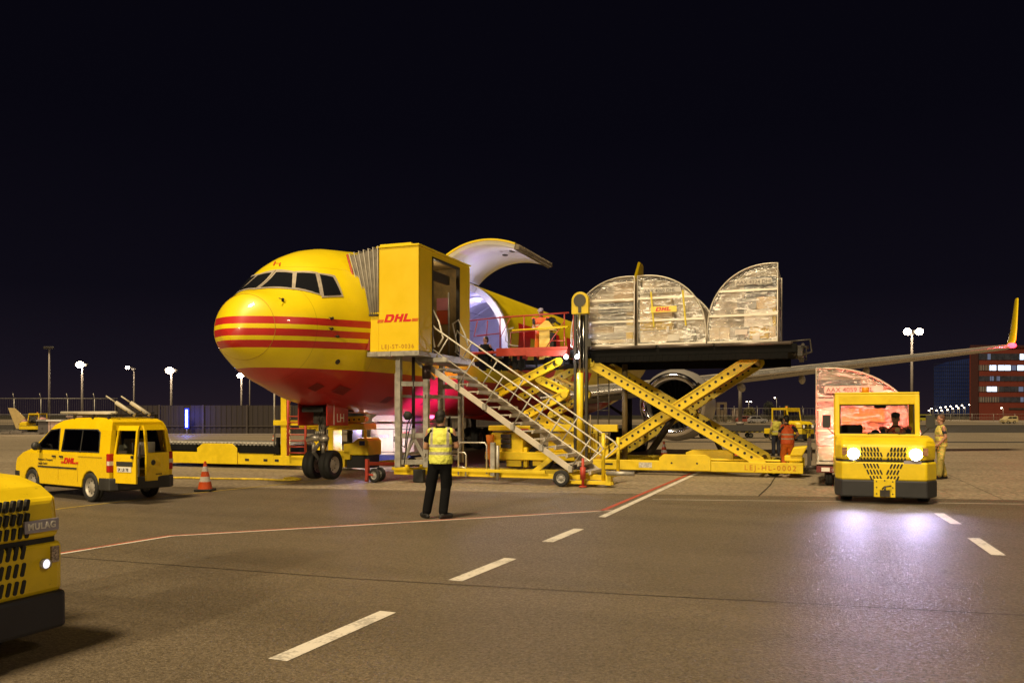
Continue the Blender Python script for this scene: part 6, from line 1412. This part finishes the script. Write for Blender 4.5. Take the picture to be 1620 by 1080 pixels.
# ---------------------------------------------------------------- background, left
def at(px, Y, z=0.): return Vector(((px-810)/FPX*Y, Y, z))
def zat(py, Y): return CAMH+(HOR-py)*Y/FPX
def corr_mat(name, c1, c2, per=.4):
    m = bpy.data.materials.new(name); m.use_nodes = True; nt = m.node_tree; b = nt.nodes['Principled BSDF']; L = nt.links.new; N = nt.nodes.new
    tc = N('ShaderNodeTexCoord'); w = N('ShaderNodeTexWave'); w.inputs['Scale'].default_value = 1/per*.3; w.inputs['Distortion'].default_value = .3; L(tc.outputs['Object'], w.inputs['Vector'])
    x = N('ShaderNodeMix'); x.data_type = 'RGBA'; x.inputs[6].default_value = (*c1, 1); x.inputs[7].default_value = (*c2, 1); L(w.outputs['Fac'], x.inputs[0]); L(x.outputs[2], b.inputs['Base Color']); b.inputs['Roughness'].default_value = .7; return m
Y = 75
wall = thing('barrier_wall', 'long brown corrugated noise barrier behind the parking position', 'wall', at(183, Y), 0)
x1 = at(820, Y).x-at(183, Y).x
m = MB(); hW = zat(641, Y)
k = 0; x = 0
while x < x1: m.b2((x, 0 if k % 2 else .035, 0), (x+.24, .2, hW)); x += .24; k += 1
m.build('panels', corr_mat('barrier_brown', (.034, .026, .024), (.038, .029, .026)), wall)
m = MB(); x = 0
while x < x1: m.b2((x-.07, -.1, 0), (x+.07, .0, hW+.04)); x += 4.0
m.b2((0, -.06, .75), (x1, -.0, .83)); m.build('posts', mat('barrier_post', (.07, .055, .045), .6), wall)
m = MB(); m.b2((-.6, -.9, 0), (x1, -.12, .10)); m.build('kerb', mat('kerb_concrete', (.28, .24, .2), .7), wall)
for (px, pw, tp, c) in ((375, 60, 668, 0),): pass
bl = thing('blue_light_bar', 'upright blue neon light bar shining in front of the barrier', 'light', at(295, 74.4), 0)
z0, z1 = zat(675, 74.4), zat(648, 74.4); m = MB(); m.cyl((0, 0, z0), (0, 0, z1), .085, n=12); m.build('tube', glow('neon_blue_core', (.35, .55, 1.0), 14), bl)
m = MB(); m.b2((-.2, .05, z0-.15), (.2, .12, z1+.15)); m.build('halo_plate', glow('blue_halo', (.008, .03, 1.0), .9), bl); m = MB(); m.cyl((0, .1, 0), (0, .1, z0), .05); m.build('post', GALV, bl)  # the bar's halo is made as a glowing plate behind the tube
lamp('POINT', 'blue_bar_lamp', at(295, 73.6, 1.8), 140, (.05, .08, 1), size=.3)
def fence(name, label, px0, px1, Y, h, top, step=3.0, rails=2, mtl=None):
    f = thing(name, label, 'fence', at(px0, Y), 0); L_ = at(px1, Y).x-at(px0, Y).x; m = MB(); x = 0
    while x <= L_: m.cyl((x, 0, 0), (x, 0, h), .05, n=6); m.cyl((x, 0, h), (x-.15, 0, h+top), .04, n=6); x += step
    for q in range(rails+1): m.cyl((0, 0, h*(q+.02)/rails if q else .1), (L_, 0, h*(q+.02)/rails if q else .1), .03, n=6)
    m.build('posts', mtl or GALV, f); m = MB(); x = 0
    while x <= L_: m.cyl((x, 0, .05), (x, 0, h), .008 if Y < 120 else .02, n=4, caps=False); x += .25 if Y < 120 else .7
    m.build('wire_mesh', mat('wire_grey', (.16, .14, .13), .6), f); return f
fence('security_fence', 'tall wire security fence at the left edge behind the parked equipment', -20, 186, 92, 3.6, .6)
def shed(name, label, px0, px1, ytop, Y, c, roofc, deep=3):
    s = thing(name, label, 'cabin', at(px0, Y), 0); w = at(px1, Y).x-at(px0, Y).x; h = zat(ytop, Y)
    m = MB(); m.b2((0, 0, 0), (w, deep, h)); m.build('walls', c, s, bevel=.02); m = MB(); m.b2((-.1, -.15, h+.003), (w+.1, deep, h+.14)); m.build('roof', roofc, s)
    m = MB()
    for k in range(int(w/1.1)): m.b2((.2+k*1.1, -.02, .1), (.23+k*1.1, 0, h-.1))
    m.b2((w*.4, -.03, h*.35), (w*.44, 0, h*.5)); m.build('panel_lines', DRK, s); return s
PNK = mat('cabin_pink', (.50, .36, .30), .6, var=.1)
shed('site_cabin', 'pale pink site cabin with double doors behind the bonnet of the service van', 76, 97, 666, 78, PNK, WHT)
shed('site_cabin', 'dark grey site cabin between the parked yellow tractor and the pink cabin', 60, 76, 666, 78.2, mat('cabin_grey', (.10, .09, .085), .6), GRY)
shed('site_cabin', 'small pink site cabin just above the roof front of the service van', 107, 130, 659.5, 90, PNK, PNK)
for i, (a, b, yt) in enumerate(((16, 34, 681), (0, 15, 682), (34, 62, 684))):
    bx = thing('concrete_block', ('grey concrete block below the parked tail fin', 'grey concrete block at the far left edge', 'low concrete block beside the small parked tractor')[i], 'block', at(a, 76), 0)
    w = at(b, 76).x-at(a, 76).x; h = zat(yt, 76); m = MB(); m.prism([(0, 0), (w, 0), (w, h), (.1, h), (0, h-.1)], 0, .8, lambda p, q, d: Vector((p, d, q))); m.b2((.2, -.02, .2), (w-.2, 0, h-.2)); m.build('block', mat('block_grey', (.16, .14, .12), .8, var=.2), bx, bevel=.02)
tf = thing('parked_airplane', 'cream tail fin and patterned fuselage of a small parked aircraft at the far left', 'airplane', at(24, 84), 0)
def tx(px): return at(px, 84).x-at(24, 84).x
m = MB(); m.prism([(tx(13), zat(645, 84)), (tx(24), zat(645.5, 84)), (tx(40), zat(661, 84)), (tx(34), zat(672, 84)), (tx(33), zat(678, 84)), (tx(26), zat(678, 84))], -.08, .08, lambda a, b, d: Vector((a, d, b))); m.build('tail_fin', mat('fin_cream', (.55, .42, .18), .45, var=.1), tf, bevel=.03)
m = MB(); m.loft([[Vector((tx(34)+x, r_*math.cos(2*PI*k/16), zat(671, 84)+r_*math.sin(2*PI*k/16))) for k in range(16)] for x, r_ in ((0, .35), (.5, .6), (1.2, .75), (2.2, .75), (2.9, .55))]); m.build('fuselage', mat('fuselage_mottled', (.42, .22, .20), .5, var=.6, vs_=3), tf)
m = MB()
for k in (.9, 2.2): m.cyl((tx(34)+k, 0, 0), (tx(34)+k, 0, 1.0), .06)
m.build('gear_leg', DST, tf)
lamp('SPOT', 'cabin_flood', at(60, 66, 9), 3500, (1, .75, .5), aim=at(50, 82, 1), size=.4, spot_size=R(80))
tug3 = dup(tugR, at(36, 80), R0+R(-70), 'small far yellow tractor parked in front of the dark grey site cabin'); tug4 = dup(tugR, GP(1279, 697), R(40), 'unlit yellow tractor parked behind the two workers beyond the loader')
tug3.scale = (.85,)*3
for q in [q for q in COL.objects if q.type == 'LIGHT' and q.parent in (tug3, tug4)]: bpy.data.objects.remove(q)
DIM_LENS = mat('faint_glow_lens', (.55, .50, .40), .2, emit=(1, .8, .5), es=.6, var=0)  # lamps are off, a faint warm glow is put into the lens material
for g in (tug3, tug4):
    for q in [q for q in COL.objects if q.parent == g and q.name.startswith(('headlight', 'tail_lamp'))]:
        q.data = q.data.copy(); q.data.materials.clear(); q.data.materials.append(DIM_LENS)

# ---------------------------------------------------------------- background, right
shr = MB(); random.seed(11)
def leaf_cloud(mb, c, r, n, s):
    for _ in range(n):
        while True:
            p = Vector((random.uniform(-1, 1), random.uniform(-1, 1), random.uniform(-1, 1)))
            if .35 < p.length < 1 and noise.noise(p*2.2+Vector(c)*.3) > -.22: break
        q = Vector(c)+Vector((p.x*r[0], p.y*r[1], p.z*r[2])); u = Vector((random.gauss(0, 1), random.gauss(0, 1), random.gauss(0, 1))).normalized(); v = u.orthogonal().normalized()
        mb.face([q+u*s, q+v*s*.6, q-u*s, q-v*s*.6])
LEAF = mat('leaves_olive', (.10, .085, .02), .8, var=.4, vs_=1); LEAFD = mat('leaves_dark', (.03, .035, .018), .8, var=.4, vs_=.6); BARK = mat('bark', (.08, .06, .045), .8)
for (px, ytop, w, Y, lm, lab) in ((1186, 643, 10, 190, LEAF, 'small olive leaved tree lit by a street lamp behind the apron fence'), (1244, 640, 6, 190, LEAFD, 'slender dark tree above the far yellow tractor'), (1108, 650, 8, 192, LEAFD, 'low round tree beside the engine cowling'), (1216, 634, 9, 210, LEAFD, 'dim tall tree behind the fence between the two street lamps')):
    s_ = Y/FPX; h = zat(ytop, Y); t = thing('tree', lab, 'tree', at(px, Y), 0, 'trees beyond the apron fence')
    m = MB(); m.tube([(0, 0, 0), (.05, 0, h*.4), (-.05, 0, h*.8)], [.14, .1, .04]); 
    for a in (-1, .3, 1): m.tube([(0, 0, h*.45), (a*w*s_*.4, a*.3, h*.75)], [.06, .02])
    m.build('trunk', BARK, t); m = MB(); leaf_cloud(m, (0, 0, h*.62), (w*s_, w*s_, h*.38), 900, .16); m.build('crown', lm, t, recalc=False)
fence('apron_fence', 'long grey security fence with upright posts beyond the taxiway', 1090, 1340, 180, 3.2, .5, 5.0)
fence('apron_fence', 'low wire fence in front of the red office building', 1470, 1700, 230, 2.0, .2, 6.0)
hd = MB(); leaf = hd
for k in range(40): leaf_cloud(hd, at(1095+k*5.6+random.uniform(-3, 3), 186+random.uniform(-3, 3), 1.0), (1.2, .8, random.uniform(.5, 1.3)), 60, .14)
tag(hd.build('shrubbery', mat('shrub_leaves', (.05, .045, .02), .8, var=.5, vs_=.5), recalc=False), 'band of low olive shrubs along the far apron fence', 'shrubbery', kind='stuff')
mo = thing('stone_gate', 'squared brown stone arch standing beyond the far fence', 'arch', at(1135, 195), 0)
w = at(1150, 195).x-at(1135, 195).x; h = zat(636, 195); m = MB(); m.b2((0, 0, 0), (w*.28, 1, h)); m.b2((w*.72, 0, 0), (w, 1, h)); m.b2((w*.28, 0, h-.5), (w*.72, 1, h)); m.prism([(w*.3, h*.62), (w*.7, h*.62), (w*.6, .1), (w*.4, .1)], .3, .6, lambda a, b, d: Vector((a, d, b))); m.build('stone', mat('stone_brown', (.16, .12, .08), .8), mo)
for px, lab in ((1161, 'left one of a pair of stubby pale pillars beyond the fence'), (1167, 'right one of a pair of stubby pale pillars beyond the fence')):
    pl = thing('stone_pillar', lab, 'pillar', at(px, 188), 0, 'pale pillars beyond the fence'); m = MB(); m.b2((-.35, 0, 0), (.35, .6, zat(648, 188))); m.b2((-.42, -.05, zat(648, 188)), (.42, .65, zat(648, 188)+.15)); m.build('stone', mat('pillar_pale', (.26, .20, .16), .8), pl, bevel=.05)
def car(name, label, px, Y, c, van_=False, rz=0., L_=4.4, Hc=1.5):
    g = thing(name, label, 'car' if not van_ else 'van', at(px, Y), rz, 'vehicles parked beyond the apron'); W_ = 1.75
    if van_: side_ = [(0, .3), (L_, .3), (L_, .9), (L_-.5, 1.05), (L_-1.0, Hc), (.1, Hc), (0, 1.0)]; gl = [(L_-1.55, 1.05), (L_-.75, 1.08), (L_-1.1, Hc-.15), (L_-1.55, Hc-.15)]; gl2 = [(.3, 1.05), (L_-1.65, 1.05), (L_-1.65, Hc-.15), (.35, Hc-.15)]
    else: side_ = [(0, .3), (L_, .3), (L_, .7), (L_-.1, .85), (L_-1.1, .95), (L_-1.8, Hc), (.9, Hc), (.15, .95), (0, .8)]; gl = [(L_-2.35, .97), (L_-1.3, .97), (L_-1.85, Hc-.08), (L_-2.35, Hc-.08)]; gl2 = [(.55, .97), (L_-2.45, .97), (L_-2.45, Hc-.08), (1.0, Hc-.08)]
    m = MB(); m.prism(side_, -W_/2, W_/2, lambda a, b, d: Vector((a-L_/2, d, b))); m.build('body', c, g, bevel=.06)
    for s_ in (-1, 1):
        m = MB()
        for q in (gl, gl2): m.prism(q, s_*W_/2, s_*(W_/2+.012), lambda a, b, d: Vector((a-L_/2, d, b)))
        m.build('window', GLS, g)
        for x in (.8, L_-.8): wheel(g, (x-L_/2, s_*(W_/2-.08), .32), .32, .2, (0, 1, 0), GRY, n=14)
    m = MB()
    for s_ in (-1, 1): m.box((L_/2, s_*.6, .68), (.03, .3, .14))
    m.build('headlight', WHT, g); return g
car('parked_car', 'pale silver car parked behind the shrubs near the olive tree', 1197, 178, mat('car_silver', (.45, .45, .47), .3, metal=.4))
car('parked_car', 'red car parked just left of the pale silver car', 1181, 178.5, mat('car_red', (.3, .08, .06), .3))
car('parked_van', 'small yellow van parked far off below the blue glass building', 1463, 215, mat('van_lemon', (.45, .42, .03), .4), True, L_=4.6, Hc=1.9)
car('parked_truck', 'cream pickup truck parked in front of the red office building', 1596, 170, mat('pickup_cream', (.55, .46, .25), .4), True, rz=PI, L_=2.9, Hc=1.55)
# low empty dollies beyond the aircraft
for i, (px, lab) in enumerate(((1098, 'empty dark dolly nearest the engine in the row beyond the loader'), (1150, 'empty dark dolly in the middle of the row beyond the loader'), (1203, 'empty dark dolly at the right end of the row beyond the loader'))):
    g = thing('empty_dolly', lab, 'trailer', at(px, 64), R(-3), 'empty dollies parked in a row'); m = MB(); m.b2((-1.2, 0, .42), (1.25, 1.6, .52)); m.build('frame', DST, g)
    m = MB()
    for k in range(6): m.prism([(-1.2+k*.4, .44), (-1.0+k*.4, .44), (-.9+k*.4, .51), (-1.1+k*.4, .51)], -.012, -.002, lambda a, b, d: Vector((a, d, b)))
    m.build('hazard_stripes', mat('hazard_yellow', (.5, .38, .02), .5), g)
    for x in (-.7, .8): wheel(g, (x, .2, .2), .2, .15, (0, 1, 0), GRY, n=14); wheel(g, (x, 1.3, .2), .2, .15, (0, 1, 0), GRY, n=14)
# street lamps beyond the fence
SLG = glow('street_lamp_glow', (1, .82, .60), 30)
def slamp(px, ytop, Y, lab, lit=True, h2=None, twin=False):
    g = thing('street_lamp', lab, 'street lamp', at(px, Y), 0, 'street lamps beyond the apron'); h = zat(ytop, Y); s_ = Y/FPX
    m = MB(); m.cyl((0, 0, 0), (0, 0, h), .07, .05, n=6); m.cyl((0, 0, h), (-.5, 0, h+.05), .04, n=6); m.build('pole', GALV, g)
    m = MB()
    for x in ((-.55, .55) if twin else (-.5,)): m.ell((x, 0, h), (s_*1.0, .15, s_*.8), 10, 6)
    m.build('lamp_head', SLG, g); return g
slamp(1228.5, 629, 240, 'lone slim street lamp rising above the two workers'); slamp(1184.5, 635, 240, 'twin headed street lamp directly behind the olive tree', twin=True); slamp(1587, 645, 262, 'street lamp glowing in front of the red office wall near the pickup')
random.seed(9)
LROW = [(1472, 649), (1476, 646), (1484, 649), (1490, 644.5), (1492, 649), (1498, 643.5), (1501, 648), (1506, 642.5), (1509, 646), (1515, 642), (1518, 645), (1524, 641), (1527, 644.5), (1536, 640)]
tags = ['leftmost lamp', 'second lamp from left', 'third lamp from left', 'fourth lamp from left', 'fifth lamp from left', 'sixth lamp from left', 'seventh lamp from left', 'eighth lamp from left', 'ninth lamp from left', 'tenth lamp from left', 'eleventh lamp from left', 'twelfth lamp from left', 'thirteenth lamp from left', 'rightmost lamp']
for (px, y), tg in zip(LROW, tags): slamp(px, y, 290+random.uniform(0, 40), '%s in the small car park lamp row below the blue glass building' % tg)
for _ in ():
    pass
# office building
Y = 280
ob = thing('office_building', 'red office block with bands of windows, some brightly lit, at the right edge', 'building', at(1534, Y), R(3)); s_ = Y/FPX
Wd = 260*s_; H_ = zat(549, Y)
OR = mat('office_red', (.15, .024, .013), .7, var=.08, vs_=.3); ORD = mat('office_red_dark', (.045, .010, .009), .7)
m = MB(); m.prism([(0, 0), (Wd, 0), (Wd+16, 22), (17, 22)], 0, H_, lambda a, b, z: Vector((a, b, z))); m.build('wall', OR, ob)
m = MB(); m.prism([(0, -.6), (12*s_, -.6), (12*s_+8, 6), (6, 6)], 0, H_+.4, lambda a, b, z: Vector((a, b, z))); m.build('stair_tower', ORD, ob)
m = MB(); m.prism([(0, -.3), (Wd, -.3), (Wd+16, 22), (17, 22)], H_+.003, H_+.7, lambda a, b, z: Vector((a, b, z))); m.build('roof_edge', ORD, ob)
WG = mat('office_glass', (.05, .055, .08), .2, var=.3, vs_=.5); WL_ = glow('office_lit', (.62, .78, 1.0), 2.6); WL2 = glow('office_dim', (.30, .36, .55), .35); WB = mat('blind_grey', (.20, .17, .15), .6)
random.seed(31)
for r_, (yb, yt) in enumerate(((569, 559), (586, 577), (602.5, 594.5), (619.5, 611), (636, 627.5))):
    z0, z1 = zat(yb, Y), zat(yt, Y); x = 14*s_; k = 0
    m = MB(); m.b2((13*s_, -.10, z0), (Wd, -.003, z1)); m.build('window_band', WG, ob)
    lit = {1: [(1566.5, 1577, 0), (1580, 1601, 0), (1602, 1610, 1), (1612, 1640, 0)], 3: [(1562, 1578, 0), (1614, 1622, 1)], 0: [(1563, 1568, 1), (1616, 1626, 0)], 2: [(1567, 1573, 1), (1578, 1583, 1)], 4: [(1617, 1624, 1)]}[r_]
    for a, b, dim in lit:
        m = MB(); m.b2(((a-1534)*s_, -.13, z0+.1), ((b-1534)*s_, -.103, z1-.1)); m.build('lit_window', WL2 if dim else WL_, ob)
    m = MB()
    if r_ in (4, 3, 1):
        for q in range(9): m.b2(((1547+q*4)*s_-1534*s_, -.12, z0+.05), ((1549.6+q*4)*s_-1534*s_, -.103, z1-.05))
        m.build('blinds', WB, ob)
    m = MB(); q = 0
    while 14+q*10.5 < 255: m.b2(((14+q*10.5)*s_, -.18, z0), ((14.6+q*10.5)*s_, -.131, z1)); q += 1
    m.build('mullions', DRK, ob)
m = MB(); m.b2(((1598-1534)*s_, -.1, zat(648, Y)), ((1660-1534)*s_, -.003, zat(645, Y))); m.build('window_band', DRK, ob)
lamp('SPOT', 'office_flood', at(1570, 240, 14), 9000, (1, .62, .42), aim=at(1600, 280, 8), size=1, spot_size=R(120), spot_blend=.8)
gb = thing('glass_building', 'dark blue glass curtain wall building beside the red office block', 'building', at(1477, 330), 0); s2 = 330/FPX
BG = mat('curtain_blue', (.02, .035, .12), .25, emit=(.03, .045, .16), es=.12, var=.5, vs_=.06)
w2 = 62*s2; h2 = zat(566, 330)
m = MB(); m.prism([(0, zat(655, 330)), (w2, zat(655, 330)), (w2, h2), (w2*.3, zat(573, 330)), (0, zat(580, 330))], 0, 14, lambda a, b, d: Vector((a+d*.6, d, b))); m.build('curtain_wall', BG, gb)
m = MB()
for k in range(20): m.b2((w2*k/20, -.2, 1), (w2*k/20+.15, -.003, zat(578, 330) if k < 8 else h2-.8))
for k in range(15): z = 2+k*(h2-3)/15; m.b2((0, -.25, z), (w2, -.203, z+.22))
m.build('grid', mat('grid_dark', (.015, .02, .05), .5), gb)
# things seen low under the belly: distant parked equipment line
random.seed(17)
for i, (px, lab) in enumerate(((698, 'far yellow equipment hut seen under the belly beside the standing man'), (727, 'far grey equipment hut seen under the belly left of the dark wheels'))):
    shed('equipment_hut', lab, px-12, px+10, 661, 74.0, mat('hut_dark', (.09, .07, .05), .6), GRY, 1)
